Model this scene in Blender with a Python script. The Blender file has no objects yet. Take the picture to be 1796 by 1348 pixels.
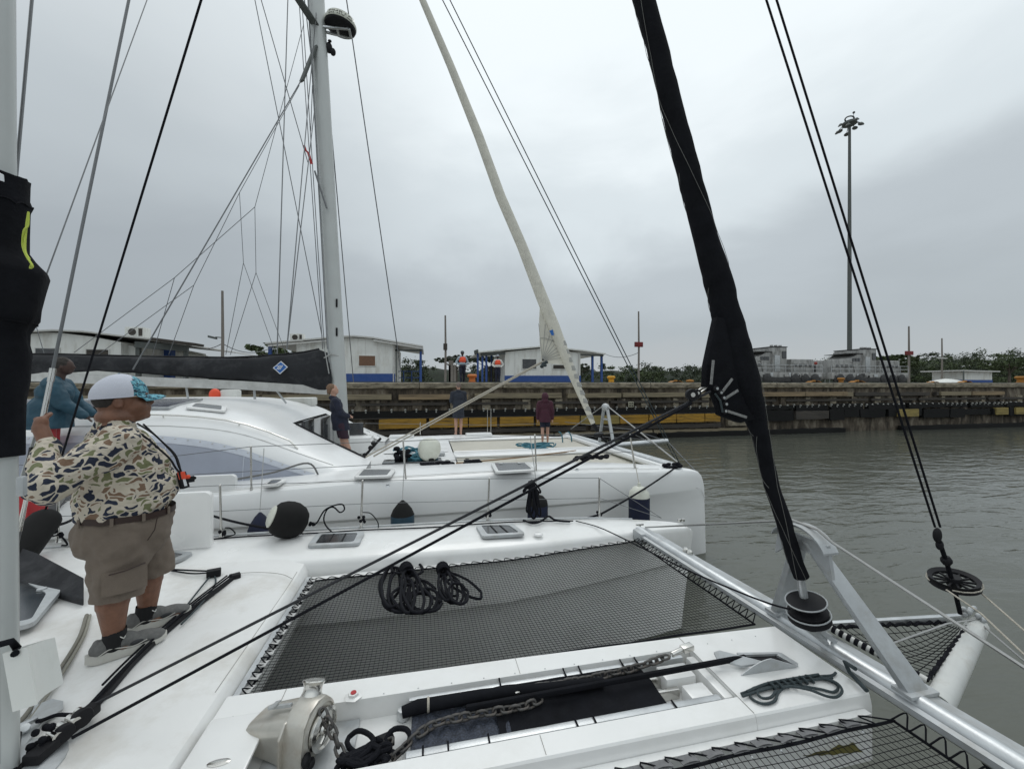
import bpy, bmesh, math, random
from mathutils import Vector, Matrix, noise
random.seed(7)
sc = bpy.context.scene
C = sc.collection
R = math.radians
# World axes: x runs along the lock (forward for both boats), y across it towards the quay, z up, water at 0.
YAW = R(12.0); CY, SY = math.cos(YAW), math.sin(YAW)
H = 3.1; F = 700.0; CX, CYP = 898.0, 674.0
cam_d = bpy.data.cameras.new('camera'); cam = bpy.data.objects.new('camera', cam_d); C.objects.link(cam)
cam_d.sensor_width = 36; cam_d.lens = F/1796*36; cam_d.clip_start = 0.05; cam_d.clip_end = 3000
cam.location = (0, 0, H); cam.rotation_euler = (R(90), 0, -YAW)
sc.camera = cam
# ---- overcast sky
w = bpy.data.worlds.new('World'); sc.world = w; w.use_nodes = True
nt = w.node_tree; N = nt.nodes; L = nt.links
for n in list(N): N.remove(n)
out = N.new('ShaderNodeOutputWorld'); bg = N.new('ShaderNodeBackground'); L.new(bg.outputs[0], out.inputs[0])
tc = N.new('ShaderNodeTexCoord')
def vdot(vec):
    d = N.new('ShaderNodeVectorMath'); d.operation = 'DOT_PRODUCT'; L.new(tc.outputs['Generated'], d.inputs[0]); d.inputs[1].default_value = vec
    return d.outputs['Value']
def mth(op, a, b=None, clamp=False):
    m = N.new('ShaderNodeMath'); m.operation = op; m.use_clamp = clamp
    for i, s in enumerate((a, b)):
        if s is None: continue
        if isinstance(s, (int, float)): m.inputs[i].default_value = s
        else: L.new(s, m.inputs[i])
    return m.outputs[0]
sx = N.new('ShaderNodeSeparateXYZ'); L.new(tc.outputs['Generated'], sx.inputs[0])
mp = N.new('ShaderNodeMapping'); mp.inputs['Scale'].default_value = (1, 1, 2.2); L.new(tc.outputs['Generated'], mp.inputs[0])
nz = N.new('ShaderNodeTexNoise'); nz.inputs['Scale'].default_value = 1.7; nz.inputs['Detail'].default_value = 6; nz.inputs['Roughness'].default_value = .5; nz.inputs['Distortion'].default_value = .5
L.new(mp.outputs[0], nz.inputs[0])
nz2 = N.new('ShaderNodeTexNoise'); nz2.inputs['Scale'].default_value = 5; nz2.inputs['Detail'].default_value = 6; L.new(mp.outputs[0], nz2.inputs[0])
el = mth('ADD', sx.outputs['Z'], mth('MULTIPLY', mth('SUBTRACT', nz.outputs[0], .5), .41))
el = mth('ADD', el, mth('MULTIPLY', mth('SUBTRACT', nz2.outputs[0], .5), .10))
ramp = N.new('ShaderNodeValToRGB'); cr = ramp.color_ramp; cr.interpolation = 'EASE'
cr.elements[0].position = 0; cr.elements[0].color = (.40, .43, .45, 1)
cr.elements[1].position = 1; cr.elements[1].color = (.86, .91, .93, 1)
for p, c in ((.10, (.38, .42, .445, 1)), (.26, (.44, .485, .515, 1)), (.42, (.62, .68, .71, 1)), (.60, (.79, .85, .875, 1))):
    e = cr.elements.new(p); e.color = c
L.new(el, ramp.inputs[0])
# heavier cloud bank low on the left
dk = Vector((-1.0, 1.25, .42)).normalized()
dd = mth('MULTIPLY', mth('SUBTRACT', vdot(dk), .72), 3.4, True)
dd = mth('MULTIPLY', dd, mth('ADD', .35, nz.outputs[0]), True)
mix = N.new('ShaderNodeMix'); mix.data_type = 'RGBA'; L.new(mth('MULTIPLY', dd, .62), mix.inputs[0]); L.new(ramp.outputs[0], mix.inputs[6]); mix.inputs[7].default_value = (.25, .278, .302, 1)
# a thin share of the physical sky behind the cloud
sky = N.new('ShaderNodeTexSky'); sky.sky_type = 'NISHITA'; sky.sun_disc = False; sky.sun_elevation = R(58); sky.sun_rotation = R(20)
sm = N.new('ShaderNodeVectorMath'); sm.operation = 'SCALE'; L.new(sky.outputs[0], sm.inputs[0]); sm.inputs['Scale'].default_value = .003
ad = N.new('ShaderNodeVectorMath'); ad.operation = 'ADD'; L.new(mix.outputs[2], ad.inputs[0]); L.new(sm.outputs[0], ad.inputs[1])
L.new(ad.outputs[0], bg.inputs[0]); bg.inputs[1].default_value = 1.13
sd = bpy.data.lights.new('sun', 'SUN'); sd.energy = .5; sd.angle = R(25); sd.color = (1, .98, .95)
so = bpy.data.objects.new('sun', sd); C.objects.link(so); so.rotation_euler = (R(32), R(6), R(-20)+R(180))
sc.view_settings.view_transform = 'Standard'; sc.view_settings.look = 'None'; sc.view_settings.exposure = 0; sc.view_settings.gamma = 1
sc.render.engine = 'CYCLES'
sc.cycles.max_bounces = 6; sc.cycles.transparent_max_bounces = 12

# ---------------------------------------------------------------- measuring helpers (a pixel's sight line met with a plane of the place)
def ray(px, py):
    dx = (px-CX)/F; dz = (CYP-py)/F
    return Vector((dx*CY+SY, -dx*SY+CY, dz))
def PY(px, py, Y): r = ray(px, py); return Vector((0, 0, H))+r*Y
def PZ(px, py, z): r = ray(px, py); return Vector((0, 0, H))+r*((z-H)/r.z)
def PV(px, py, v): r = ray(px, py); return Vector((0, 0, H))+r*(v/r.y)
def V(*a): return Vector(a)

# ---------------------------------------------------------------- materials
MATS = {}
def newmat(name):
    m = bpy.data.materials.new(name); m.use_nodes = True; MATS[name] = m
    return m, m.node_tree.nodes, m.node_tree.links, m.node_tree.nodes['Principled BSDF']
def mat(name, col, rough=.5, metal=0, var=.12, vs=4, bump=0, bs=60, coat=0, dirt=None, ds=2.0, da=.3, detail=5, stretch=None, spec=None, alpha=None):
    m, n, l, b = newmat(name)
    b.inputs['Roughness'].default_value = rough; b.inputs['Metallic'].default_value = metal
    if coat: b.inputs['Coat Weight'].default_value = coat; b.inputs['Coat Roughness'].default_value = .12
    if spec is not None: b.inputs['Specular IOR Level'].default_value = spec
    t = n.new('ShaderNodeTexCoord'); mpn = n.new('ShaderNodeMapping'); l.new(t.outputs['Object'], mpn.inputs[0])
    if stretch: mpn.inputs['Scale'].default_value = stretch
    nz = n.new('ShaderNodeTexNoise'); nz.inputs['Scale'].default_value = vs; nz.inputs['Detail'].default_value = detail; nz.inputs['Roughness'].default_value = .6
    l.new(mpn.outputs[0], nz.inputs[0])
    r = n.new('ShaderNodeValToRGB'); r.color_ramp.elements[0].position = .3; r.color_ramp.elements[1].position = .7
    r.color_ramp.elements[0].color = tuple(max(0, c*(1-var)) for c in col)+(1,); r.color_ramp.elements[1].color = tuple(min(1, c*(1+var)) for c in col)+(1,)
    l.new(nz.outputs[0], r.inputs[0]); cur = r.outputs[0]
    if dirt:
        n2 = n.new('ShaderNodeTexNoise'); n2.inputs['Scale'].default_value = ds; n2.inputs['Detail'].default_value = 9; n2.inputs['Roughness'].default_value = .68
        l.new(mpn.outputs[0], n2.inputs[0])
        r2 = n.new('ShaderNodeValToRGB'); r2.color_ramp.elements[0].position = .48; r2.color_ramp.elements[1].position = .72
        r2.color_ramp.elements[0].color = (0, 0, 0, 1); r2.color_ramp.elements[1].color = (da, da, da, 1); l.new(n2.outputs[0], r2.inputs[0])
        mx = n.new('ShaderNodeMix'); mx.data_type = 'RGBA'; l.new(r2.outputs[0], mx.inputs[0]); l.new(cur, mx.inputs[6]); mx.inputs[7].default_value = dirt+(1,); cur = mx.outputs[2]
    l.new(cur, b.inputs['Base Color'])
    rr = n.new('ShaderNodeMapRange'); rr.inputs[3].default_value = max(.02, rough-.08); rr.inputs[4].default_value = min(1, rough+.12); l.new(nz.outputs[0], rr.inputs[0]); l.new(rr.outputs[0], b.inputs['Roughness'])
    if bump:
        n3 = n.new('ShaderNodeTexNoise'); n3.inputs['Scale'].default_value = bs; n3.inputs['Detail'].default_value = 4; l.new(mpn.outputs[0], n3.inputs[0])
        bp = n.new('ShaderNodeBump'); bp.inputs['Strength'].default_value = bump; bp.inputs['Distance'].default_value = .01; l.new(n3.outputs[0], bp.inputs['Height']); l.new(bp.outputs[0], b.inputs['Normal'])
    return m
gel = mat('white_gelcoat', (.80, .80, .785), .22, var=.025, vs=1.5, coat=.3, dirt=(.56, .55, .51), ds=2.4, da=.28)
geln = mat('white_gelcoat_far_boat', (.80, .805, .80), .3, var=.02, vs=1.2, coat=.12, dirt=(.6, .6, .58), ds=1.7, da=.2, stretch=(.4, 1, 2))
deckm = mat('white_nonskid_deck', (.76, .76, .745), .42, var=.03, vs=3, bump=.12, bs=420, dirt=(.50, .47, .41), ds=2.3, da=.6)
beige = mat('beige_net_fabric', (.50, .48, .42), .8, var=.06, vs=6, bump=.2, bs=300)
alu = mat('brushed_aluminium', (.58, .60, .61), .36, .75, var=.1, vs=7, bump=.08, bs=140, dirt=(.33, .33, .33), ds=5, da=.45)
alup = mat('dull_grey_aluminium', (.46, .48, .49), .5, .35, var=.12, vs=5, bump=.08, bs=90, dirt=(.26, .24, .2), ds=6, da=.5)
steel = mat('stainless_steel', (.62, .61, .58), .2, 1, var=.06, vs=9)
steelw = mat('weathered_windlass_metal', (.56, .54, .49), .34, .55, var=.1, vs=9, dirt=(.28, .21, .14), ds=9, da=.55, bump=.05, bs=60)
wire = mat('wire_stay', (.16, .165, .17), .4, .7, var=.1, vs=30)
wirel = mat('pale_wire', (.38, .38, .37), .35, .6, var=.1, vs=30)
mastm = mat('mast_paint', (.50, .52, .51), .33, .15, var=.05, vs=3, dirt=(.42, .42, .4), ds=6, da=.3)
black = mat('black_canvas', (.009, .0095, .012), .9, var=.35, vs=8, bump=.35, bs=45, dirt=(.014, .015, .017), ds=9, da=.5, spec=.12)
blackp = mat('black_plastic', (.010, .010, .012), .6, var=.2, vs=20, spec=.25)
rubber = mat('dull_black_rubber', (.010, .010, .010), .8, var=.25, vs=8, bump=.3, bs=20, spec=.25)
grayc = mat('charcoal_sail_cover', (.026, .027, .030), .85, var=.25, vs=2.5, bump=.3, bs=14, spec=.25, dirt=(.12, .12, .125), ds=3.5, da=.35)
ropeb = mat('black_rope', (.008, .0085, .012), .85, var=.5, vs=160, bump=.6, bs=260, spec=.2)
ropeg = mat('dark_green_grey_rope', (.04, .055, .06), .8, var=.6, vs=200, bump=.6, bs=260)
ropet = mat('teal_rope', (.05, .17, .22), .8, var=.55, vs=45, bump=.6, bs=120)
ropew = mat('pale_rope', (.42, .39, .33), .8, var=.3, vs=120, bump=.4, bs=200)
cord = mat('black_net_cord', (.010, .010, .012), .85, var=.3, vs=60, spec=.2)
darkglass = mat('smoked_acrylic', (.035, .038, .042), .12, var=.25, vs=2, coat=.5, dirt=(.14, .14, .14), ds=5, da=.3)
vinyl = mat('pale_blue_window_cover', (.33, .355, .42), .5, var=.05, vs=3, bump=.15, bs=25, dirt=(.36, .38, .46), ds=3, da=.3)
vinylt = mat('pale_window_cover_hem', (.55, .58, .64), .5, var=.06, vs=12, bump=.3, bs=30)
sailw = mat('cream_sailcloth', (.66, .64, .56), .75, var=.07, vs=5, bump=.3, bs=18, dirt=(.42, .41, .37), ds=6, da=.4)
sailg = mat('grey_sail_stripe', (.36, .36, .34), .75, var=.1, vs=9)
navy = mat('navy_fender_cover', (.008, .012, .035), .8, var=.3, vs=12, bump=.3, bs=90)
bluef = mat('blue_fender_vinyl', (.02, .055, .085), .45, var=.2, vs=7)
whitef = mat('white_fender_vinyl', (.62, .63, .55), .35, var=.05, vs=6, dirt=(.4, .4, .33), ds=8, da=.35)
orange = mat('orange_plastic', (.75, .08, .03), .55, var=.1, vs=12)
hivis = mat('orange_life_vest', (.80, .10, .04), .7, var=.15, vs=14)
redm = mat('red_plastic', (.42, .02, .025), .5, var=.15, vs=12)
solar = mat('solar_cell', (.025, .03, .075), .12, var=.3, vs=3, coat=.6)
teal = mat('teal_jacket_cloth', (.016, .062, .095), .6, var=.2, vs=6, bump=.4, bs=14)
navyc = mat('navy_jacket_cloth', (.010, .013, .03), .8, var=.3, vs=9, bump=.3, bs=20)
burg = mat('burgundy_coat_cloth', (.055, .012, .025), .8, var=.25, vs=9, bump=.3, bs=20)
khaki = mat('taupe_short_cloth', (.165, .132, .105), .9, var=.1, vs=7, bump=.3, bs=160)
leather = mat('dark_brown_leather', (.03, .014, .01), .5, var=.2, vs=30)
sock = mat('black_sock', (.008, .008, .009), .9, var=.2, vs=60)
shoe = mat('grey_running_shoe', (.14, .14, .135), .75, var=.18, vs=45, bump=.5, bs=300)
shoel = mat('pale_shoe_sole', (.50, .49, .45), .7, var=.08, vs=12)
shoed = mat('dark_shoe_panel', (.03, .032, .035), .6, var=.2, vs=40)
skin = mat('tanned_skin', (.19, .088, .052), .48, var=.22, vs=14, bump=.25, bs=110, dirt=(.12, .05, .03), ds=20, da=.5)
skinl = mat('light_skin', (.46, .27, .20), .5, var=.12, vs=9)
skind = mat('dark_skin', (.05, .025, .018), .5, var=.15, vs=9)
hairm = mat('short_grey_black_hair', (.035, .03, .026), .8, var=.4, vs=160, bump=.6, bs=400)
hairb = mat('light_brown_hair', (.17, .10, .06), .7, var=.3, vs=40, bump=.5, bs=90)
capw = mat('white_mesh_cap', (.66, .68, .76), .85, var=.05, vs=260, bump=.5, bs=520)
whitep = mat('white_paint', (.70, .71, .68), .6, var=.06, vs=2, dirt=(.36, .33, .27), ds=1.3, da=.6, stretch=(1.6, 1.6, .45))
bluep = mat('blue_paint', (.02, .07, .26), .55, var=.12, vs=3, dirt=(.1, .1, .12), ds=3, da=.3)
roofm = mat('grey_roof_sheet', (.58, .58, .56), .6, .2, var=.12, vs=2, dirt=(.25, .22, .18), ds=2, da=.5)
woodp = mat('grey_wood_pole', (.20, .18, .16), .9, var=.2, vs=9, stretch=(1, 1, .1))
brownb = mat('brown_boarded_window', (.17, .095, .06), .8, var=.2, vs=8)
timber = mat('weathered_tan_timber', (.27, .20, .12), .9, var=.3, vs=1.6, stretch=(.35, 2, 6), dirt=(.06, .05, .04), ds=2.4, da=.8, bump=.4, bs=12)
timberg = mat('grey_weathered_timber', (.25, .21, .14), .9, var=.3, vs=1.8, stretch=(.35, 2, 6), dirt=(.07, .06, .045), ds=2.4, da=.8, bump=.4, bs=12)
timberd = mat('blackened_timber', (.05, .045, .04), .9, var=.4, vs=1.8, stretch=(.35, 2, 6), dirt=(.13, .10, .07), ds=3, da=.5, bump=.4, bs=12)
yellow = mat('yellow_fender_board', (.36, .20, .025), .8, var=.2, vs=1.4, stretch=(.5, 1, 4), dirt=(.07, .05, .025), ds=2.6, da=.95)
yellow2 = mat('faded_yellow_fender_board', (.28, .215, .07), .85, var=.2, vs=1.6, stretch=(.5, 1, 4), dirt=(.07, .06, .03), ds=2.2, da=.8)
locom = mat('worn_grey_locomotive_paint', (.34, .34, .33), .6, .1, var=.2, vs=2.5, dirt=(.07, .065, .06), ds=2.2, da=.85, stretch=(1.6, 1.6, .7))
locod = mat('dark_grimy_steel', (.05, .05, .05), .7, .2, var=.4, vs=6)
orangeb = mat('ochre_orange_paint', (.34, .15, .02), .7, var=.2, vs=5, dirt=(.1, .06, .03), ds=7, da=.6)
polem = mat('dark_grey_pole_steel', (.10, .11, .105), .6, .4, var=.15, vs=6)
bark = mat('tree_bark', (.09, .075, .06), .95, var=.3, vs=6)
leafa = mat('dark_green_leaves', (.045, .060, .034), .8, var=.5, vs=.9)
leafb = mat('mid_green_leaves', (.062, .085, .034), .8, var=.45, vs=.9)
concrete = mat('quay_paving', (.25, .24, .22), .9, var=.2, vs=.8, dirt=(.1, .09, .07), ds=.7, da=.5)
badge_b = mat('badge_blue', (.02, .13, .42), .5); badge_w = mat('badge_white', (.72, .74, .76), .5)
yellowc = mat('yellow_green_cord', (.42, .50, .06), .7)
lens = mat('sunglass_lens', (.02, .018, .02), .08, coat=.6)

# streaky wall concrete
def wallmat():
    m, n, l, b = newmat('stained_lock_concrete')
    t = n.new('ShaderNodeTexCoord'); mp1 = n.new('ShaderNodeMapping'); mp1.inputs['Scale'].default_value = (1.1, 1, .32); l.new(t.outputs['Object'], mp1.inputs[0])
    a = n.new('ShaderNodeTexNoise'); a.inputs['Scale'].default_value = 2.1; a.inputs['Detail'].default_value = 9; a.inputs['Roughness'].default_value = .7; l.new(mp1.outputs[0], a.inputs[0])
    r = n.new('ShaderNodeValToRGB'); e = r.color_ramp.elements; e[0].position = .36; e[0].color = (.022, .018, .013, 1); e[1].position = .74; e[1].color = (.34, .30, .235, 1)
    x = e.new(.52); x.color = (.10, .08, .058, 1); l.new(a.outputs[0], r.inputs[0])
    l.new(r.outputs[0], b.inputs['Base Color']); b.inputs['Roughness'].default_value = .9
    bp = n.new('ShaderNodeBump'); bp.inputs['Strength'].default_value = .8; bp.inputs['Distance'].default_value = .06; l.new(a.outputs[0], bp.inputs['Height']); l.new(bp.outputs[0], b.inputs['Normal'])
    return m
wallm = wallmat()
coping = mat('pale_worn_coping', (.27, .235, .175), .9, var=.5, vs=2.2, dirt=(.035, .027, .018), ds=3.1, da=1.0, bump=.6, bs=8, stretch=(.8, 1, 2.2))
def watermat():
    m, n, l, b = newmat('lock_water')
    b.inputs['Base Color'].default_value = (.092, .097, .080, 1); b.inputs['Roughness'].default_value = .07; b.inputs['IOR'].default_value = 1.33
    t = n.new('ShaderNodeTexCoord'); hs = []
    for sc_, st, wt, det, ro in ((.75, (1.0, 2.8, 1), 1.5, 3, .5), (3.2, (1.0, 2.2, 1), .30, 3, .5), (.22, (1, 1.6, 1), 1.2, 2, .5)):
        mp1 = n.new('ShaderNodeMapping'); mp1.inputs['Scale'].default_value = st; mp1.inputs['Rotation'].default_value = (0, 0, R(14)); l.new(t.outputs['Object'], mp1.inputs[0])
        a = n.new('ShaderNodeTexNoise'); a.inputs['Scale'].default_value = sc_; a.inputs['Detail'].default_value = det; a.inputs['Roughness'].default_value = ro; a.inputs['Distortion'].default_value = .6; l.new(mp1.outputs[0], a.inputs[0])
        mm = n.new('ShaderNodeMath'); mm.operation = 'MULTIPLY'; mm.inputs[1].default_value = wt; l.new(a.outputs[0], mm.inputs[0]); hs.append(mm.outputs[0])
    s = hs[0]
    for h in hs[1:]:
        q = n.new('ShaderNodeMath'); q.operation = 'ADD'; l.new(s, q.inputs[0]); l.new(h, q.inputs[1]); s = q.outputs[0]
    bp = n.new('ShaderNodeBump'); bp.inputs['Strength'].default_value = .30; bp.inputs['Distance'].default_value = .12; l.new(s, bp.inputs['Height']); l.new(bp.outputs[0], b.inputs['Normal'])
    return m
waterm = watermat()
def camomat(name, base, cols, scale, stretch=(1, 1, 1.7), rough=.8, th=.56, dist=.9):
    m, n, l, b = newmat(name); b.inputs['Roughness'].default_value = rough
    t = n.new('ShaderNodeTexCoord'); cur = None; prev = base+(1,)
    for i, c in enumerate(cols):
        mp1 = n.new('ShaderNodeMapping'); mp1.inputs['Scale'].default_value = stretch; mp1.inputs['Location'].default_value = (3.3*i, 7.1*i, 1.7*i+.4); l.new(t.outputs['Object'], mp1.inputs[0])
        a = n.new('ShaderNodeTexNoise'); a.inputs['Scale'].default_value = scale; a.inputs['Detail'].default_value = 1.2; a.inputs['Roughness'].default_value = .4; a.inputs['Distortion'].default_value = dist; l.new(mp1.outputs[0], a.inputs[0])
        r = n.new('ShaderNodeValToRGB'); r.color_ramp.elements[0].position = th; r.color_ramp.elements[1].position = th+.008; l.new(a.outputs[0], r.inputs[0])
        mx = n.new('ShaderNodeMix'); mx.data_type = 'RGBA'; l.new(r.outputs[0], mx.inputs[0])
        if cur is None: mx.inputs[6].default_value = prev
        else: l.new(cur, mx.inputs[6])
        mx.inputs[7].default_value = c+(1,); cur = mx.outputs[2]
    l.new(cur, b.inputs['Base Color'])
    f = n.new('ShaderNodeTexNoise'); f.inputs['Scale'].default_value = 16; l.new(t.outputs['Object'], f.inputs[0]); bp = n.new('ShaderNodeBump'); bp.inputs['Strength'].default_value = .35; bp.inputs['Distance'].default_value = .02; l.new(f.outputs[0], bp.inputs['Height']); l.new(bp.outputs[0], b.inputs['Normal'])
    return m
def duckmat():
    m, n, l, b = newmat('duck_camouflage_cloth'); b.inputs['Roughness'].default_value = .85
    t = n.new('ShaderNodeTexCoord'); nz = n.new('ShaderNodeTexNoise'); nz.inputs['Scale'].default_value = 13; nz.inputs['Detail'].default_value = 1.5; l.new(t.outputs['Object'], nz.inputs[0])
    sub = n.new('ShaderNodeVectorMath'); sub.operation = 'SUBTRACT'; l.new(nz.outputs['Color'], sub.inputs[0]); sub.inputs[1].default_value = (.5, .5, .5)
    scl = n.new('ShaderNodeVectorMath'); scl.operation = 'SCALE'; l.new(sub.outputs[0], scl.inputs[0]); scl.inputs['Scale'].default_value = .11
    add = n.new('ShaderNodeVectorMath'); add.operation = 'ADD'; l.new(t.outputs['Object'], add.inputs[0]); l.new(scl.outputs[0], add.inputs[1])
    mp1 = n.new('ShaderNodeMapping'); mp1.inputs['Scale'].default_value = (1, 1, 1.75); l.new(add.outputs[0], mp1.inputs[0])
    col = n.new('ShaderNodeTexVoronoi'); col.inputs['Scale'].default_value = 15.5; l.new(mp1.outputs[0], col.inputs[0])
    ed = n.new('ShaderNodeTexVoronoi'); ed.feature = 'DISTANCE_TO_EDGE'; ed.inputs['Scale'].default_value = 15.5; l.new(mp1.outputs[0], ed.inputs[0])
    n2 = n.new('ShaderNodeTexNoise'); n2.inputs['Scale'].default_value = 22; l.new(t.outputs['Object'], n2.inputs[0])
    th = n.new('ShaderNodeMath'); th.operation = 'MULTIPLY_ADD'; l.new(n2.outputs[0], th.inputs[0]); th.inputs[1].default_value = .22; th.inputs[2].default_value = -.01
    gt = n.new('ShaderNodeMath'); gt.operation = 'GREATER_THAN'; l.new(ed.outputs['Distance'], gt.inputs[0]); l.new(th.outputs[0], gt.inputs[1])
    sp = n.new('ShaderNodeSeparateColor'); l.new(col.outputs['Color'], sp.inputs[0])
    r = n.new('ShaderNodeValToRGB'); r.color_ramp.interpolation = 'CONSTANT'; e = r.color_ramp.elements; th.inputs[2].default_value = .015
    e[0].position = 0; e[0].color = (.014, .020, .042, 1); e[1].position = .34; e[1].color = (.20, .125, .08, 1)
    x = e.new(.58); x.color = (.165, .175, .085, 1); x = e.new(.80); x.color = (.020, .028, .055, 1); x = e.new(.93); x.color = (.56, .50, .40, 1)
    l.new(sp.outputs[0], r.inputs[0])
    mx = n.new('ShaderNodeMix'); mx.data_type = 'RGBA'; l.new(gt.outputs[0], mx.inputs[0]); mx.inputs[6].default_value = (.56, .50, .41, 1); l.new(r.outputs[0], mx.inputs[7]); l.new(mx.outputs[2], b.inputs['Base Color'])
    f = n.new('ShaderNodeTexNoise'); f.inputs['Scale'].default_value = 11; f.inputs['Distortion'].default_value = 1.2; l.new(t.outputs['Object'], f.inputs[0]); bp = n.new('ShaderNodeBump'); bp.inputs['Strength'].default_value = .6; bp.inputs['Distance'].default_value = .035; l.new(f.outputs[0], bp.inputs['Height']); l.new(bp.outputs[0], b.inputs['Normal'])
    return m
camo = duckmat()
capc = camomat('turquoise_camouflage_cloth', (.02, .03, .05), [(.05, .22, .30), (.16, .42, .50)], 42, th=.5)
net_mat_woven = mat('woven_chain_mat', (.035, .042, .06), .7, var=.7, vs=90, bump=.8, bs=110)

# ---------------------------------------------------------------- mesh building
class MB:
    def __init__(s): s.v = []; s.f = []
    def add(s, vs, fs):
        o = len(s.v); s.v += [Vector(p) for p in vs]; s.f += [tuple(i+o for i in f) for f in fs]; return s
    def box(s, x0, x1, y0, y1, z0, z1):
        return s.add([(x0,y0,z0),(x1,y0,z0),(x1,y1,z0),(x0,y1,z0),(x0,y0,z1),(x1,y0,z1),(x1,y1,z1),(x0,y1,z1)], [(3,2,1,0),(4,5,6,7),(0,1,5,4),(1,2,6,5),(2,3,7,6),(3,0,4,7)])
    def obox(s, c, ax, ay, az):   # half-axis vectors
        c, ax, ay, az = map(Vector, (c, ax, ay, az)); p = []
        for k in (-1, 1):
            for (i, j) in ((-1,-1),(1,-1),(1,1),(-1,1)): p.append(c+ax*i+ay*j+az*k)
        return s.add(p, [(3,2,1,0),(4,5,6,7),(0,1,5,4),(1,2,6,5),(2,3,7,6),(3,0,4,7)])
    def bar(s, a, b, w, h, up=(0,0,1)):
        a, b = Vector(a), Vector(b); d = (b-a); u = Vector(up); side = d.cross(u)
        if side.length < 1e-6: side = d.cross(Vector((1,0,0)))
        side.normalize(); u2 = side.cross(d).normalized()
        return s.obox((a+b)/2, d/2, side*w/2, u2*h/2)
    def tube(s, pts, r, n=8, caps=True, flat=1.0, fdir=None):
        pts = [Vector(p) for p in pts]; m = len(pts)
        rad = r if isinstance(r, (list, tuple)) else [r]*m
        t = (pts[1]-pts[0]).normalized(); nn = t.orthogonal().normalized()
        if fdir is not None:
            f = Vector(fdir); nn = (f-t*f.dot(t)).normalized()
        vs = []
        for i in range(m):
            if i == 0: tt = pts[1]-pts[0]
            elif i == m-1: tt = pts[-1]-pts[-2]
            else: tt = (pts[i+1]-pts[i]).normalized()+(pts[i]-pts[i-1]).normalized()
            if tt.length < 1e-9: tt = t
            tt.normalize(); nn = (nn-tt*nn.dot(tt))
            if nn.length < 1e-6: nn = tt.orthogonal()
            nn.normalize(); bb = tt.cross(nn)
            for k in range(n):
                a = 2*math.pi*k/n; vs.append(pts[i]+(nn*math.cos(a)*flat+bb*math.sin(a))*rad[i])
        fs = []
        for i in range(m-1):
            for k in range(n):
                k2 = (k+1) % n; fs.append((i*n+k, i*n+k2, (i+1)*n+k2, (i+1)*n+k))
        if caps: fs.append(tuple(range(n-1, -1, -1))); fs.append(tuple((m-1)*n+k for k in range(n)))
        return s.add(vs, fs)
    def lathe(s, prof, base=(0,0,0), axis=(0,0,1), n=24):   # prof: (radius, height)
        ax = Vector(axis).normalized(); e1 = ax.orthogonal().normalized(); e2 = ax.cross(e1); b = Vector(base); vs = []
        for r_, h_ in prof:
            for k in range(n):
                a = 2*math.pi*k/n; vs.append(b+ax*h_+(e1*math.cos(a)+e2*math.sin(a))*max(r_, 1e-4))
        fs = []
        m = len(prof)
        for i in range(m-1):
            for k in range(n):
                k2 = (k+1) % n; fs.append((i*n+k, i*n+k2, (i+1)*n+k2, (i+1)*n+k))
        fs.append(tuple(range(n-1, -1, -1))); fs.append(tuple((m-1)*n+k for k in range(n)))
        return s.add(vs, fs)
    def ell(s, c, r, n=14, m=9, rot=None):
        c = Vector(c); vs = []; fs = []
        if not isinstance(r, (tuple, list)): r = (r, r, r)
        for i in range(m+1):
            th = math.pi*i/m
            for k in range(n):
                a = 2*math.pi*k/n; p = Vector((r[0]*max(math.sin(th), 1e-3)*math.cos(a), r[1]*max(math.sin(th), 1e-3)*math.sin(a), -r[2]*math.cos(th)))
                if rot is not None: p = rot @ p
                vs.append(c+p)
        for i in range(m):
            for k in range(n):
                k2 = (k+1) % n; fs.append((i*n+k, i*n+k2, (i+1)*n+k2, (i+1)*n+k))
        fs.append(tuple(range(n-1, -1, -1))); fs.append(tuple(m*n+k for k in range(n)))
        return s.add(vs, fs)
    def cap(s, a, b, r0, r1, n=14):
        a, b = Vector(a), Vector(b); d = b-a; Ln = d.length; d = d.normalized() if Ln > 1e-6 else Vector((0,0,1)); prof = []
        for i in range(5): th = math.pi/2*i/4; prof.append((r0*math.sin(th), -r0*math.cos(th)))
        for i in range(5): th = math.pi/2*i/4; prof.append((r1*math.cos(th), Ln+r1*math.sin(th)))
        return s.lathe(prof, a, d, n)
    def prism(s, outline, thick):
        o = [Vector(p) for p in outline]; t = Vector(thick); n = len(o)
        fs = [tuple(range(n)), tuple(range(2*n-1, n-1, -1))]
        for i in range(n): j = (i+1) % n; fs.append((j, i, n+i, n+j))
        return s.add(o+[p+t for p in o], fs)
    def loft(s, secs, closed=False, caps=True):
        n = len(secs[0]); m = len(secs); vs = [p for q in secs for p in q]; fs = []
        for i in range(m-1):
            for k in range(n if closed else n-1):
                k2 = (k+1) % n; fs.append((i*n+k, i*n+k2, (i+1)*n+k2, (i+1)*n+k))
        if caps and closed: fs.append(tuple(range(n-1, -1, -1))); fs.append(tuple((m-1)*n+k for k in range(n)))
        return s.add(vs, fs)
    def grid(s, fn, nu, nv, skip=None):
        vs = [fn(i/nu, j/nv) for i in range(nu+1) for j in range(nv+1)]; fs = []
        for i in range(nu):
            for j in range(nv):
                if skip and skip((i+.5)/nu, (j+.5)/nv): continue
                a = i*(nv+1)+j; fs.append((a, a+nv+1, a+nv+2, a+1))
        return s.add(vs, fs)
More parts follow.
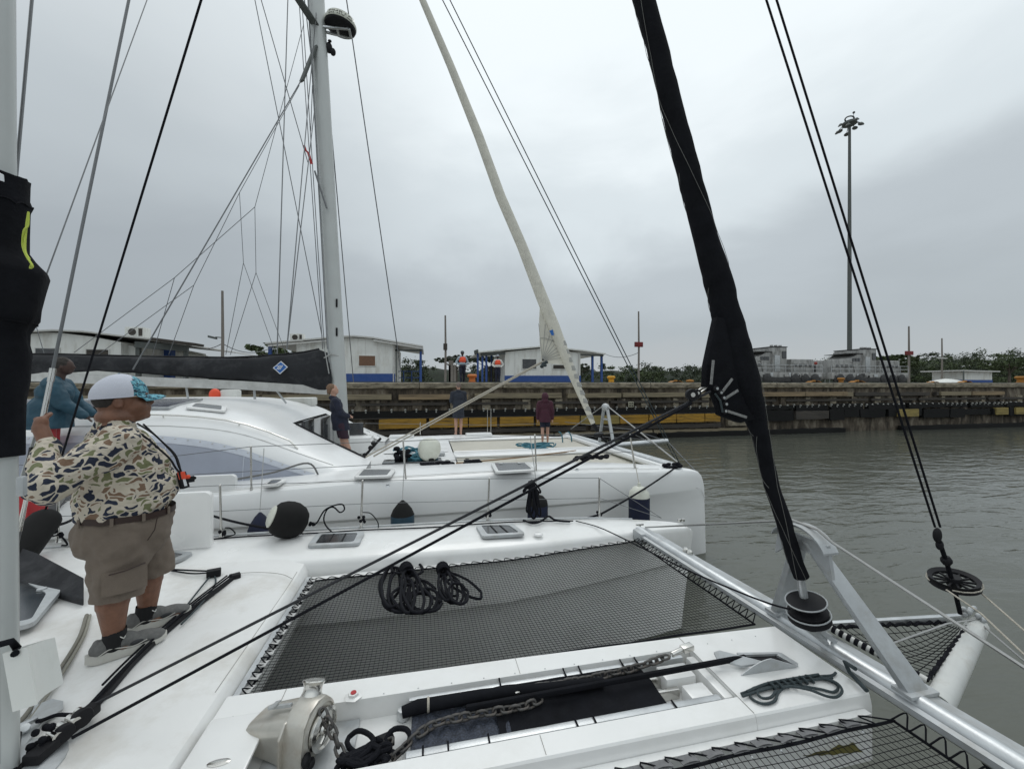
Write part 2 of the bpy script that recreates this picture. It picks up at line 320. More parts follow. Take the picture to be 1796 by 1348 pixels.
    def mesh(s, name, off=V(0,0,0), bevel=0, fixn=True, angle=38, smooth=True):
        me = bpy.data.meshes.new(name); me.from_pydata([p-off for p in s.v], [], s.f); me.update()
        bm = bmesh.new(); bm.from_mesh(me)
        if bevel:
            es = [e for e in bm.edges if len(e.link_faces) == 2 and e.calc_face_angle(0) > R(30)]
            if es: bmesh.ops.bevel(bm, geom=es, offset=bevel, segments=2, affect='EDGES', profile=.6, clamp_overlap=True)
        if fixn: bmesh.ops.recalc_face_normals(bm, faces=bm.faces[:])
        bm.to_mesh(me); bm.free()
        if smooth:
            me.polygons.foreach_set('use_smooth', [True]*len(me.polygons)); me.set_sharp_from_angle(angle=R(angle))
        return me
    def build(s, name, m, parent=None, label=None, cat=None, group=None, kind=None, bevel=0, fixn=True, angle=38, smooth=True, origin=None):
        if parent is not None: off = V(*parent['_o'])
        elif origin is not None: off = Vector(origin)
        else:
            xs = [p.x for p in s.v]; ys = [p.y for p in s.v]; zs = [p.z for p in s.v]
            off = V((min(xs)+max(xs))/2, (min(ys)+max(ys))/2, min(zs))
        me = s.mesh(name, off, bevel, fixn, angle, smooth)
        me.materials.append(m)
        return link(name, me, parent, off, label, cat, group, kind)
def tag(o, label=None, cat=None, group=None, kind=None):
    if label: o['label'] = label
    if cat: o['category'] = cat
    if group: o['group'] = group
    if kind: o['kind'] = kind
    return o
def link(name, me, parent, off, label=None, cat=None, group=None, kind=None):
    o = bpy.data.objects.new(name, me); C.objects.link(o); o['_o'] = list(off)
    if parent is not None: o.parent = parent
    else: o.location = off
    return tag(o, label, cat, group, kind)
def thing(name, loc, label, cat, group=None, rz=0):
    o = bpy.data.objects.new(name, None); C.objects.link(o); o.empty_display_size = .2; o.location = loc; o.rotation_euler.z = rz; o['_o'] = [0.0,0.0,0.0] if rz else list(Vector(loc))
    return tag(o, label, cat, group)
def copy_tree(o, parent=None, **kw):
    c = o.copy(); C.objects.link(c)
    if parent is not None: c.parent = parent
    for ch in list(o.children): copy_tree(ch, c)
    for k, v in kw.items(): c[k] = v
    return c
def T(name, m, pts, r, parent=None, n=8, **kw): return MB().tube(pts, r, n).build(name, m, parent, **kw)
def lerp(a, b, t): return a+(b-a)*t
def interp(tab, x):
    if x <= tab[0][0]: return tab[0][1]
    for (x0, y0), (x1, y1) in zip(tab, tab[1:]):
        if x <= x1:
            t = (x-x0)/(x1-x0); return y0+(y1-y0)*t
    return tab[-1][1]
def smi(tab, x, h=.25):
    return (interp(tab, x-h)+2*interp(tab, x)+interp(tab, x+h))/4
def catenary(a, b, sag, n=16):
    a, b = Vector(a), Vector(b); return [a.lerp(b, i/n)-V(0, 0, sag*4*(i/n)*(1-i/n)) for i in range(n+1)]
def spline(pts, k=6):
    pts = [Vector(p) for p in pts]; P = [pts[0]*2-pts[1]]+pts+[pts[-1]*2-pts[-2]]; out = []
    for i in range(1, len(P)-2):
        for j in range(k):
            t = j/k; a, b, c, d = P[i-1], P[i], P[i+1], P[i+2]
            out.append(.5*((2*b)+(c-a)*t+(2*a-5*b+4*c-d)*t*t+(3*b-a-3*c+d)*t**3))
    out.append(pts[-1]); return out
def blob(name, prim, m, parent, voxel=.012, smooth=4, disp=0, dsc=12, fac=.5, keep=None, **kw):
    """join overlapping closed forms into one continuous skin"""
    off = V(*parent['_o']) if parent is not None else V(0,0,0)
    me = bpy.data.meshes.new(name); me.from_pydata([p-off for p in prim.v], [], prim.f); me.update()
    bm = bmesh.new(); bm.from_mesh(me); bmesh.ops.recalc_face_normals(bm, faces=bm.faces[:]); bm.to_mesh(me); bm.free()
    o = bpy.data.objects.new(name+'_tmp', me); C.objects.link(o)
    md = o.modifiers.new('r', 'REMESH'); md.mode = 'VOXEL'; md.voxel_size = voxel
    if smooth: ms = o.modifiers.new('s', 'SMOOTH'); ms.factor = fac; ms.iterations = smooth
    dg = bpy.context.evaluated_depsgraph_get(); dg.update(); nm = bpy.data.meshes.new_from_object(o.evaluated_get(dg)); nm.name = name
    bpy.data.objects.remove(o)
    bm = bmesh.new(); bm.from_mesh(nm)
    if keep is not None:
        dele = [v for v in bm.verts if not keep(v.co+off)]
        bmesh.ops.delete(bm, geom=dele, context='VERTS')
    if disp:
        for v in bm.verts:
            q = v.co*dsc; v.co += v.normal*disp*(noise.noise(q)+.5*noise.noise(q*2.3+V(5,1,2)))
    bm.to_mesh(nm); bm.free()
    nm.materials.clear(); nm.materials.append(m); nm.polygons.foreach_set('use_smooth', [True]*len(nm.polygons))
    return link(name, nm, parent, off, **kw)
# ================================================================ SETTING
WV = 21.15; QZ = 3.19
MB().grid(lambda a, b: V(-260+a*760, -60+b*(60+WV+.3), 0), 40, 6).build('water', waterm, kind='structure', fixn=False, smooth=True)
MB().box(-300, 900, WV+.9, 900, QZ-1.2, QZ-.01).build('quay_ground', concrete, kind='structure')
wl = thing('lock_wall', (0, WV, 0), 'long stained concrete lock wall with timber and yellow fender rows above the water', 'lock wall')
U0, U1 = -40, 118
def wbump(u, z): return .05*noise.noise(V(u*.8, z*2.1, 1.3))+.03*noise.noise(V(u*3, z*5, 4))
MB().grid(lambda a, b: V(U0+(U1-U0)*a, WV+.18+wbump(U0+(U1-U0)*a, b*3)+.0, -0.6+b*(QZ-.2+.6)), 420, 14).build('wall_face', wallm, wl, kind=None)
# coping in cast lengths with a ragged lower lip
u = U0; k = 0
cop = []
while u < U1:
    ln = 4.4
    def f(a, b, u=u, ln=ln):
        uu = u+.02+(ln-.04)*a; ang = b*3
        prof = [(.20+.03*noise.noise(V(uu*1.3, 2, 5)), -.34-.06*noise.noise(V(uu*2, 0, 0))), (.02+.04*noise.noise(V(uu*1.7, 1, 1)), -.27-.05*noise.noise(V(uu*1.1, 6, 2))), (.0+.02*noise.noise(V(uu*2.3, 3, 1)), -.03), (.06, 0), (.95, 0)]
        q = b*(len(prof)-1); i = min(int(q), len(prof)-2); t = q-i
        return V(uu, WV+lerp(prof[i][0], prof[i+1][0], t), QZ+lerp(prof[i][1], prof[i+1][1], t))
    MB().grid(f, 12, 8).build('coping_block', coping, wl); u += ln; k += 1
def rowz(y, Y=22.3): return H-(y-674)/F*Y
# upper timber rail: separate beams
rnd = random.Random(3)
def runs(u0, u1, lmin, lmax, gap, skip=0):
    u = u0; o = []
    while u < u1:
        l_ = rnd.uniform(lmin, lmax)
        if rnd.random() >= skip: o.append((u, min(u+l_, u1)))
        u += l_+gap*(1 if rnd.random() < .6 else 3)
    return o
def beam(u0, u1, z0, z1, d, m, name='timber_beam', off=.0, ragged=.012):
    n = max(2, int((u1-u0)/.35))
    def sec(u):
        j = lambda s: ragged*noise.noise(V(u*2.2, s*3.1, z0*5))
        return [V(u, WV+off+j(1), z0+j(2)), V(u, WV+off+d, z0+j(3)), V(u, WV+off+d, z1+j(4)), V(u, WV+off+j(5), z1+j(6))]
    return MB().loft([sec(u0+(u1-u0)*i/n) for i in range(n+1)], closed=True).build(name, m, wl, bevel=0, angle=30)
zt0, zt1 = 2.34, 2.60
for (a, b) in runs(-24, 27.5, 3.0, 6.5, .12):
    beam(a, b, zt0+rnd.uniform(-.03, .03), zt1+rnd.uniform(-.04, .03), .26, rnd.choice([timber, timberg, timberg]), off=-.08)
for (a, b) in runs(20.2, 27, 2.6, 3.4, .03): beam(a, b, zt0+.02, zt1+.02, .22, timber, off=-.12)
for (a, b) in runs(27.7, 35, 2, 4, .2): beam(a, b, zt0, zt1-.03, .26, timberd, off=-.06)
for (a, b) in runs(35.2, 60, 2.6, 5.5, .15, .1): beam(a, b, zt0, zt1, .26, rnd.choice([timber, timberg]), off=-.08)
for (a, b) in runs(60, 112, 6, 9, .3): beam(a, b, zt0, zt1, .26, timberg, off=-.08)
# darker second rail and piers of paler concrete
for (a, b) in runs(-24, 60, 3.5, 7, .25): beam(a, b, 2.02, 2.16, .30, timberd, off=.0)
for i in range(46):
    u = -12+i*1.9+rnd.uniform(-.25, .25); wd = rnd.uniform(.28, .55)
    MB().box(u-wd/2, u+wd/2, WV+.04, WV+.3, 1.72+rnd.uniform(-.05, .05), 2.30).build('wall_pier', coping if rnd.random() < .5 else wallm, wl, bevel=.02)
# rubber strip with pale bolt heads
for (a, b) in runs(-24, 17.5, 7, 10, .0): beam(a, b, 1.40, 1.74, .2, rubber, 'rubber_strip', off=-.04, ragged=.02)
for (a, b) in runs(19.5, 60, 1.6, 3.4, .12): beam(a, b, 1.48+rnd.uniform(-.06, .05), 1.78+rnd.uniform(-.05, .08), .24, rubber, 'rubber_strip', off=rnd.uniform(-.12, 0), ragged=.05)
bolts = MB(); u = -13.5
while u < 58:
    if not 17.6 < u < 19.6:
        z = 1.78+rnd.uniform(-.03, .03); bolts.lathe([(.055, 0), (.06, .05), (.035, .09)], (u, WV-.04, z), (0, -1, 0), 7)
        bolts.box(u-.035, u+.035, WV-.05, WV+.02, z-.13, z-.05)
    u += rnd.choice([.55, .62, .68, .5])*(1 if u < 20 else .8)
bolts.build('bolt_heads', mat('pale_bolt', (.36, .36, .34), .6, .3, var=.3, vs=9), wl, kind='stuff')
# yellow boards (three thick planks high) left and centre, broken black blocks right
for (a, b) in runs(-2.4, 17.4, 1.5, 2.6, .05, .04):
    m_ = rnd.choice([yellow, yellow, yellow2])
    for q in range(3): beam(a+rnd.uniform(0, .03), b, .86+q*.165, .86+q*.165+.158, .26, m_, 'yellow_board', off=-.10+rnd.uniform(-.012, .012), ragged=.008)
for (a, b) in runs(-24, 17.6, 7, 9, 0): beam(a, b, 1.36, 1.395, .36, timberd, off=-.1)
for (a, b) in runs(20.3, 60, 1.1, 3.0, .1):
    m_ = rnd.choice([rubber, rubber, timberd, rubber])
    beam(a, b, .86+rnd.uniform(-.12, .1), 1.42+rnd.uniform(-.1, .06), .3, m_, 'fender_block', off=rnd.uniform(-.16, -.04), ragged=.05)
for (a, b) in ((31.2, 32.9), (40.2, 41.4), (42.2, 44.1), (44.6, 46.3), (46.4, 48.2), (50, 51.7), (51.8, 54), (56, 58)):
    beam(a, b, .92, 1.42, .2, yellow2, 'yellow_board', off=-.24, ragged=.01)
# broken pier stub
MB().box(18.0, 19.4, WV-.02, WV+.25, .55, 2.3).build('wall_pier', coping, wl, bevel=.06)
# lower ledges just over the water
for (a, b) in runs(-24, 17.5, 6, 10, .1): beam(a, b, .52, .74, .3, timberd, off=-.02, ragged=.03)
for (a, b) in runs(-24, 21, 5, 8, .1): beam(a, b, .20, .42, .28, timberg, 'low_waler', off=.02, ragged=.04)
for (a, b) in ((-14, 4), (4.2, 13), (13.3, 26.5), (31.5, 47), (53, 70), (76, 92)):
    beam(a, b, -.5, .28, .4, rubber, 'low_waler', off=-.34, ragged=.05)
# cable rail along the quay edge
MB().box(U0, U1, WV+.5, WV+.66, QZ, QZ+.05).build('edge_rail', polem, wl)
# small hanging number board
nb = PV(1107, 709, WV-.1)
fr = MB().box(nb.x-.16, nb.x+.16, WV-.09, WV-.05, nb.z-.16, nb.z+.16).build('number_board', mat('pale_number_board', (.38, .37, .28), .8), wl, bevel=.01)
b = MB()
for (x, z) in ((-.07, .07), (.07, .07), (-.07, -.07), (.07, -.07)): b.box(nb.x+x-.045, nb.x+x+.045, WV-.105, WV-.094, nb.z+z-.045, nb.z+z+.045)
b.build('board_marks', timberd, fr)

# ---- far wood behind the quay: leaf clumps, plus trees one can tell apart
def crown(mb, c, rx, ry, rz, nclump, per, ls, rg):
    c = Vector(c)
    for _ in range(nclump):
        while True:
            q = V(rg.uniform(-1, 1), rg.uniform(-1, 1), rg.uniform(-.7, 1))
            if .25 < q.length < 1: break
        q.normalize(); q *= rg.uniform(.55, 1.0)
        cc = c+V(q.x*rx, q.y*ry, q.z*rz); cr_ = min(rx, rz)*rg.uniform(.16, .32)
        for _ in range(per):
            p = cc+V(rg.gauss(0, 1), rg.gauss(0, 1), rg.gauss(0, .6))*cr_*.6
            a = V(rg.uniform(-1, 1), rg.uniform(-1, 1), rg.uniform(-.4, .4)).normalized()*ls*rg.uniform(.6, 1.3)
            b_ = a.orthogonal().normalized(); b_.rotate(Matrix.Rotation(rg.uniform(0, 6.28), 3, a.normalized())); b_ = b_*ls*rg.uniform(.4, .8)
            mb.add([p-a, p-b_, p+a, p+b_], [(0, 1, 2, 3)])
rg = random.Random(11)
wood = MB(); wood2 = MB()
for i in range(400):
    x = rg.uniform(-260, 620); y = rg.uniform(112, 172) if i % 2 else rg.uniform(108, 135)
    hh = 5.7+2.0*noise.noise(V(x*.02, y*.01, 2))+1.8*noise.noise(V(x*.08, 1, 2))+(y-120)*.03
    if x > 95: hh += min(6, (x-95)*.05)
    rr = rg.uniform(4, 7)
    crown(wood if rg.random() < .55 else wood2, (x, y, QZ+hh*.5), rr, rr, hh*.62, 18, 56, .32, rg)
MB().grid(lambda a, b: V(-300+a*960, 142+48*b, QZ-.1+(5.2+1.6*noise.noise(V(a*40, 1, 1))+.9*noise.noise(V(a*160, 1, 1))+1.6*noise.noise(V(a*9, 3, 1))+max(0, a-.4)*14)*min(1, b*6)), 420, 9).build('wood_backing', mat('dark_wood_backing', (.013, .020, .010), .95, var=.6, vs=.5, bump=1.0, bs=.8), kind='structure')  # dark sheet added behind the leaf clumps to fill their gaps
wood.build('distant_wood', leafa, kind='stuff', label='low dark green tropical wood behind the quay', cat='wood', fixn=False, smooth=False)
wood2.build('distant_wood', leafb, kind='stuff', label='lighter green tree crowns of the wood behind the quay', cat='wood', fixn=False, smooth=False)
def tree(px, ytop, v, width, label, umbrella=False, seed=1):
    g = random.Random(seed); base = PV(px, 674, v); base.z = QZ; top = PV(px, ytop, v).z
    t = thing('broadleaf_tree', base, label, 'tree', 'single trees rising above the wood')
    hh = top-QZ; tr = MB(); tr.tube([base-V(0,0,.3), base+V(.1, 0, hh*.35), base+V(.2, .1, hh*.6)], [hh*.05, hh*.035, hh*.02], 7)
    for k in range(7):
        a = g.uniform(0, 6.28); e = base+V(math.cos(a)*width*.3, math.sin(a)*width*.3, hh*g.uniform(.68, .85))
        tr.tube([base+V(.1, 0, hh*(.3+.04*k)), base.lerp(e, .6)+V(0, 0, hh*.2), e], [hh*.022, hh*.014, hh*.006], 5)
    tr.build('trunk', bark, t)
    cr_ = MB(); n = 9 if umbrella else 7
    for k in range(n):
        a = g.uniform(0, 6.28); d = g.uniform(0, width*.42)
        crown(cr_, base+V(math.cos(a)*d, math.sin(a)*d, hh*(.84 if umbrella else g.uniform(.6, .82))), width*.2, width*.2, hh*(.10 if umbrella else .2), 16, 12, width*.028+.05, g)
    cr_.build('crown', leafa if seed % 2 else leafb, t, fixn=False, smooth=False)
tree(503, 606, 52, 9.5, 'bushy green tree over the boom cover, left end of the middle white building', False, 2)
tree(322, 624, 60, 7, 'small tree seen under the open porch of the leftmost white building', False, 4)
tree(800, 622, 78, 11, 'flat topped tree behind the wooden posts left of the small white building', True, 3)
tree(862, 622, 80, 9, 'flat topped tree seen through the left porch of the small white building', True, 5)
tree(1262, 625, 90, 13, 'low spreading tree just left of the black furled headsail', False, 7)
tree(1012, 636, 80, 9, 'small tree behind the right porch of the small white building', False, 9)
tree(1520, 622, 95, 21, 'wide flat topped tree rising behind the right grey locomotive', True, 6)
tree(1580, 633, 92, 12, 'tree just right of the wide flat topped one behind the locomotives', True, 8)
tree(1770, 626, 100, 13, 'bushy tree at the right edge above the yellow bollard', False, 10)

# ---- buildings on the quay
def gable_building(name, label, v, x0, x1, xr, yl, yr, yap, wallx, depth, band=None):
    pass
def win(parent, x0, x1, y0, y1, v, m, fm=whitep, frame=.06):
    a, b = PV(x0, y1, v), PV(x1, y0, v)
    f = MB().box(a.x-frame, b.x+frame, v-.05, v+.02, a.z-frame, b.z+frame).build('window', fm, parent, bevel=.01)
    MB().box(a.x, b.x, v-.065, v-.052, a.z, b.z).build('pane', m, f)
def profile_wall(parent, pts, v, depth, m, name='wall'):
    o = [PV(x, y, v) for x, y in pts]
    for p in o: p.y = v
    return MB().prism(o, (0, depth, 0)).build(name, m, parent)
def roof_strip(parent, pts, v, depth, th, m, over=.3):
    """sheet roof following a row of points on the front plane"""
    o = [PV(x, y, v) for x, y in pts]; b = MB()
    for p, q in zip(o, o[1:]):
        b.loft([[V(p.x, v-over, p.z), V(p.x, v+depth+over, p.z), V(p.x, v+depth+over, p.z+th), V(p.x, v-over, p.z+th)],
                [V(q.x, v-over, q.z), V(q.x, v+depth+over, q.z), V(q.x, v+depth+over, q.z+th), V(q.x, v-over, q.z+th)]], closed=True)
    return b.build('roof', m, parent, smooth=False)
def post(parent, x, y0, y1, v, m, w=.14, name='porch_post'):
    a, b = PV(x, y1, v), PV(x, y0, v)
    return MB().box(a.x-w/2, a.x+w/2, v-w/2, v+w/2, min(a.z, QZ-.02), b.z).build(name, m, parent)
# C: small building centre
v = 28.5
bc = thing('small_building', PV(950, 674, v), 'small white building with blue base and porches at both ends, centre of the quay', 'building', 'white and blue buildings on the quay')
bc['_o'] = list(bc.location)
profile_wall(bc, [(886, 676), (1018, 676), (1018, 619), (950, 610.5), (886, 617)], v, 5, whitep)
profile_wall(bc, [(885, 672), (1019, 672), (1019, 658.5), (885, 658.5)], v-.04, .035, bluep, 'blue_base')
roof_strip(bc, [(838, 619), (886, 614.5), (948, 609), (1018, 615.5), (1060, 622)], v, 5, .09, whitep)
MB().tube([PV(1015, 618, v-.05), PV(1015, 670, v-.05)], .03, 6).build('downpipe', roofm, bc)
for q_ in (903, 953, 1003): MB().bar(PV(q_, 616, v-.004), PV(q_, 658, v-.004), .02, .02).build('wall_batten', roofm, bc)
win(bc, 916, 940, 630, 646, v, darkglass); win(bc, 970, 992, 640, 646.5, v, timberd)
for x in (838, 846, 853): post(bc, x, 620, 672, v+.2, bluep, .13)
for x in (838, 862): post(bc, x, 622, 672, v+4.2, bluep, .13)
for x in (1039, 1055): post(bc, x, 622, 672, v+.2, bluep, .15)
MB().bar(PV(843, 621.5, v), PV(886, 619.5, v), .12, .2).build('porch_beam', polem, bc)
MB().bar(PV(1018, 621.5, v), PV(1058, 623.5, v), .12, .12).build('porch_beam', polem, bc)
for i in range(9):
    a = PV(851+i*4.2, 671, v+3.0); MB().box(a.x-.07, a.x+.07, v+3, v+3.05, QZ-.05, PV(851, 642, v+3).z).build('porch_slat', timberd, bc)
MB().bar(PV(1018, 671, v+.3), PV(1036, 650, v+.3), .05, .05).build('brace', polem, bc); MB().bar(PV(1040, 671, v+.3), PV(1055, 648, v+.3), .05, .05).build('brace', polem, bc)
lb = PV(835.5, 617, v-.1); MB().obox(lb, (.13, -.05, .05), (.05, .16, 0), (-.02, 0, .13)).build('floodlight', polem, bc, bevel=.02)
# B: middle building
v = 29.5
bb = thing('middle_building', PV(620, 674, v), 'white gabled building with blue base and boarded brown window behind the white mast', 'building', 'white and blue buildings on the quay')
profile_wall(bb, [(520, 676), (692, 676), (692, 605), (650, 594), (612, 591.5), (520, 601)], v, 7, whitep)
profile_wall(bb, [(519, 671), (693, 671), (693, 655), (519, 655)], v-.04, .035, bluep, 'blue_base')
roof_strip(bb, [(468, 604), (520, 599), (600, 592), (622, 591), (655, 594), (700, 602), (742, 609)], v, 7, .10, roofm)
win(bb, 630, 658, 624, 641, v, brownb)
MB().bar(PV(470, 606.5, v-.3), PV(600, 594.5, v-.3), .1, .1).bar(PV(655, 596.5, v-.3), PV(742, 611, v-.3), .1, .1).build('gutter', roofm, bb)
MB().tube([PV(690, 606, v-.06), PV(690, 670, v-.06)], .04, 6).build('downpipe', roofm, bb)
for q_ in range(3): MB().bar(PV(537+q_*52, 603-q_*4, v-.004), PV(537+q_*52, 655, v-.004), .02, .02).build('wall_batten', roofm, bb)
post(bb, 738, 611, 671, v+.2, bluep, .16); post(bb, 695, 606, 671, v+.1, polem, .08); post(bb, 737, 611, 671, v+5, bluep, .12)
post(bb, 474, 606, 671, v+.2, bluep, .2)
MB().bar(PV(693, 614, v+.1), PV(740, 614.5, v+.1), .08, .12).build('porch_beam', polem, bb)
for y in (651, 662): MB().bar(PV(696, y, v+4), PV(738, y, v+4), .05, .06).build('porch_rail', bluep, bb)
for x in (708, 722): post(bb, x, 650, 671, v+4, bluep, .08, 'porch_rail')
def ac_unit(x0, x1, y0, y1, v, label, parent_label=None):
    a, b = PV(x0, y1, v), PV(x1, y0, v); t = thing('air_conditioner', V((a.x+b.x)/2, v, a.z), label, 'air conditioner', 'air conditioners on the quay roofs')
    MB().box(a.x, b.x, v-.35, v+.35, a.z, b.z).build('casing', whitep, t, bevel=.03)
    cx_, cz_ = a.x+(b.x-a.x)*.42, (a.z+b.z)/2; r = (b.z-a.z)*.42
    g = MB().lathe([(r, 0), (r, .03), (r*.85, .03), (r*.8, .005)], (cx_, v-.35, cz_), (0, -1, 0), 18).build('fan_ring', whitep, t)
    MB().lathe([(r*.8, 0), (r*.8, .012)], (cx_, v-.352, cz_), (0, -1, 0), 18).build('fan_grille', timberd, t)
    MB().box(cx_+r*1.25, b.x-.03, v-.365, v-.352, a.z+.08, b.z-.08).build('side_grille', timberd, t)
ac_unit(511, 533, 586, 599, 29.6, 'boxy white air conditioner on the roof left of the white mast')
# A: left building
v = 27
ba = thing('left_building', PV(180, 674, v), 'wide white building with low curved roof behind the dark boom cover, far left', 'building', 'white and blue buildings on the quay')
profile_wall(ba, [(20, 676), (212, 676), (212, 600), (160, 590), (110, 584), (80, 583), (20, 588)], v, 9, whitep)
roof_strip(ba, [(15, 587), (50, 583.5), (100, 581), (150, 583), (200, 589), (250, 594), (300, 600), (333, 606)], v, 9, .08, roofm)
profile_wall(ba, [(205, 676), (238, 676), (238, 608), (205, 600)], v+.6, 8, whitep, 'porch_wall')
win(ba, 64, 104, 611.5, 626, v, darkglass, roofm); win(ba, 153, 191, 613.5, 626, v, timberd, roofm)
MB().bar(PV(238, 604, v), PV(330, 611, v), .2, .35).build('porch_beam', polem, ba)
post(ba, 326, 610, 672, v+.1, polem, .18); post(ba, 296, 608, 672, v+3.4, bluep, .5)
post(ba, 243, 604, 672, v+.1, polem, .2)
ac_unit(226, 258, 575, 592, 27.6, 'dark grilled air conditioner on the curved roof of the leftmost building')
sl = PV(312, 600, v-.3); MB().obox(sl, (1.1, 0, -.14), (0, .5, 0), (.02, 0, .07)).build('roof_sign_box', timberd, ba, bevel=.02)
# hut far right
v = 27.5
hb = thing('guard_hut', PV(1715, 674, v), 'tiny white hut with blue base and flat roof at the far right of the quay', 'hut', 'white and blue buildings on the quay')
a, b = PV(1691, 675, v), PV(1740, 652, v)
MB().box(a.x, b.x, v, v+2.4, QZ-.05, b.z).build('wall', whitep, hb); MB().box(a.x-.01, b.x+.01, v-.03, v+2.43, QZ-.05, QZ+.34).build('blue_base', bluep, hb)
MB().obox(V((a.x+b.x)/2-.3, v+1.2, b.z+.06), ((b.x-a.x)/2+.6, 0, -.03), (0, 1.6, 0), (0, 0, .05)).build('roof', roofm, hb)
post(hb, 1690, 650, 674, v-1.3, polem, .08)
# white tarpaulin mound
tp = PV(1660, 672, 26.5)
def tf(a, b):
    x = tp.x+(a-.5)*3.4; y = 26.5+(b-.5)*1.8; return V(x, y, QZ-.02+.42*max(0, math.sin(math.pi*a))**.7*math.sin(math.pi*b)**.5+.03*noise.noise(V(x*2, y*2, 0)))
MB().grid(tf, 16, 8).build('white_tarpaulin', whitep, label='white tarpaulin over a low heap left of the tiny hut', cat='tarpaulin')
# ---- poles
def light_pole():
    v = 45; b0 = PV(1490, 674, v); top = PV(1490, 218, v).z
    t = thing('light_mast', V(b0.x, v, QZ), 'very tall grey floodlight mast with a ring of lamps behind the locomotives', 'floodlight mast')
    MB().tube([V(b0.x, v, QZ-.1), V(b0.x, v, top)], [.30, .16], 14).build('pole', polem, t)
    MB().lathe([(.75, 0), (.85, .05), (.85, .35), (.7, .4)], (b0.x, v, top-.1), n=16).build('lamp_ring', polem, t)
    MB().tube([V(b0.x+.5*math.cos(a), v+.5*math.sin(a), top+.35+.55*abs(math.sin(a/2))) for a in [i*math.pi/8 for i in range(17)]], .09, 6).build('head_hoop', polem, t)
    MB().tube([V(b0.x+.6, v, top+.3), V(b0.x+.75, v, top+1.7)], .03, 5).ell(V(b0.x+.75, v, top+1.75), .16).build('lightning_rod', polem, t)
    for k in range(9):
        a = 2*math.pi*k/9+.2; r = 1.3; c = V(b0.x+r*math.cos(a), v+r*math.sin(a), top-.2-.5*((k % 2)))
        arm = MB().bar(V(b0.x+.7*math.cos(a), v+.7*math.sin(a), top+.05), c+V(0, 0, .15), .07, .07).build('lamp_arm', polem, t)
        MB().lathe([(.12, .22), (.2, .15), (.34, 0), (.32, -.03)][::-1], c, (math.cos(a)*.35, math.sin(a)*.35, 1), 12).build('floodlight', polem, t)
light_pole()
def quay_pole(px, ytop, v, label, w=.075, sign=None, box=None, m=None):
    b0 = PV(px, 674, v); top = PV(px, ytop, v).z
    t = thing('wooden_pole', V(b0.x, v, QZ), label, 'pole', 'slim poles along the quay')
    MB().tube([V(b0.x, v, QZ-.1), V(b0.x+.02, v, (QZ+top)/2), V(b0.x, v, top)], [w*1.25, w*1.1, w*.85], 8).build('pole', m or woodp, t)
    if sign:
        c = PV(px+sign[2], sign[0], v-.12); MB().box(c.x-sign[1], c.x+sign[1], v-.2, v-.08, c.z-.17, c.z+.17).build('red_lamp_box', mat('dark_red_box_'+str(px), (.16, .015, .015), .6, var=.3, vs=7), t, bevel=.02)
    if box:
        c = PV(px, box, v-.1); MB().box(c.x-.12, c.x+.12, v-.2, v-.06, c.z-.2, c.z+.2).build('switch_box', timberd, t, bevel=.02)
    return t
quay_pole(390, 510, 26, 'bare grey wooden pole left of the boom cover tip, with a lamp arm')
quay_pole(781, 553, 25, 'slim wooden pole with small dark box beside the two quay workers', .06, box=608)
quay_pole(1120, 546, 25, 'slim grey pole carrying a dark red box, left of the black furled sail', .06, sign=(604, .3, 0))
quay_pole(1594, 572, 27, 'slim pole carrying a dark red box, right of the locomotives', .07, sign=(619, .42, 0))
quay_pole(1652, 593, 28, 'slimmest pole with little crossbar at the far right of the quay', .06, box=None)
cb = PV(1652, 628, 28); MB().box(cb.x-.5, cb.x+.5, 27.9, 27.98, cb.z-.05, cb.z+.05).build('crossbar_lamp', roofm, label='short grey lamp bar across the slimmest far right pole', cat='lamp')
for px_, w_ in ((791, .3), (797, .18), (788.5, .12)):
    b0 = PV(px_, 674, 26.3); MB().box(b0.x-w_/2, b0.x+w_/2, 26.2, 26.35, QZ-.05, PV(px_, 632 if w_ > .2 else 640, 26.3).z).build('wooden_post', woodp, label='short broad grey post behind the workers' if w_ > .2 else ('short thin grey post right of the broad one' if px_ > 791 else 'short thin grey post left of the broad one'), cat='post', group='short posts behind the workers')
a = PV(390, 592, 26); lamp = MB().tube([a, a+V(-.35, 0, .03)], .03, 6); lamp.obox(a+V(-.5, 0, .0), (.2, 0, -.05), (0, .1, 0), (0, 0, .06)); lamp.build('lamp_arm', polem, label='small cobra lamp on the bare pole left of the mast', cat='lamp')
T('power_cable', wire, catenary(PV(332, 607, 27), PV(390, 602, 26), .25), .022, label='slack cable from the left building to the bare pole', cat='cable')
T('power_cable', wire, catenary(PV(390, 602, 26), PV(482, 606, 29.4), .5), .022, label='slack cable from the bare pole to the middle building', cat='cable')
T('power_cable', wire, catenary(PV(1060, 620, 28.6), PV(1120, 618, 25), .3), .02, label='slack cable from the small building to the pole with the red box', cat='cable')
# fence of thin wires behind
T('quay_wire', wire, [PV(786, 627, 26.4), PV(838, 628, 28)], .015, label='wire strung from the short posts to the small building porch', cat='cable')
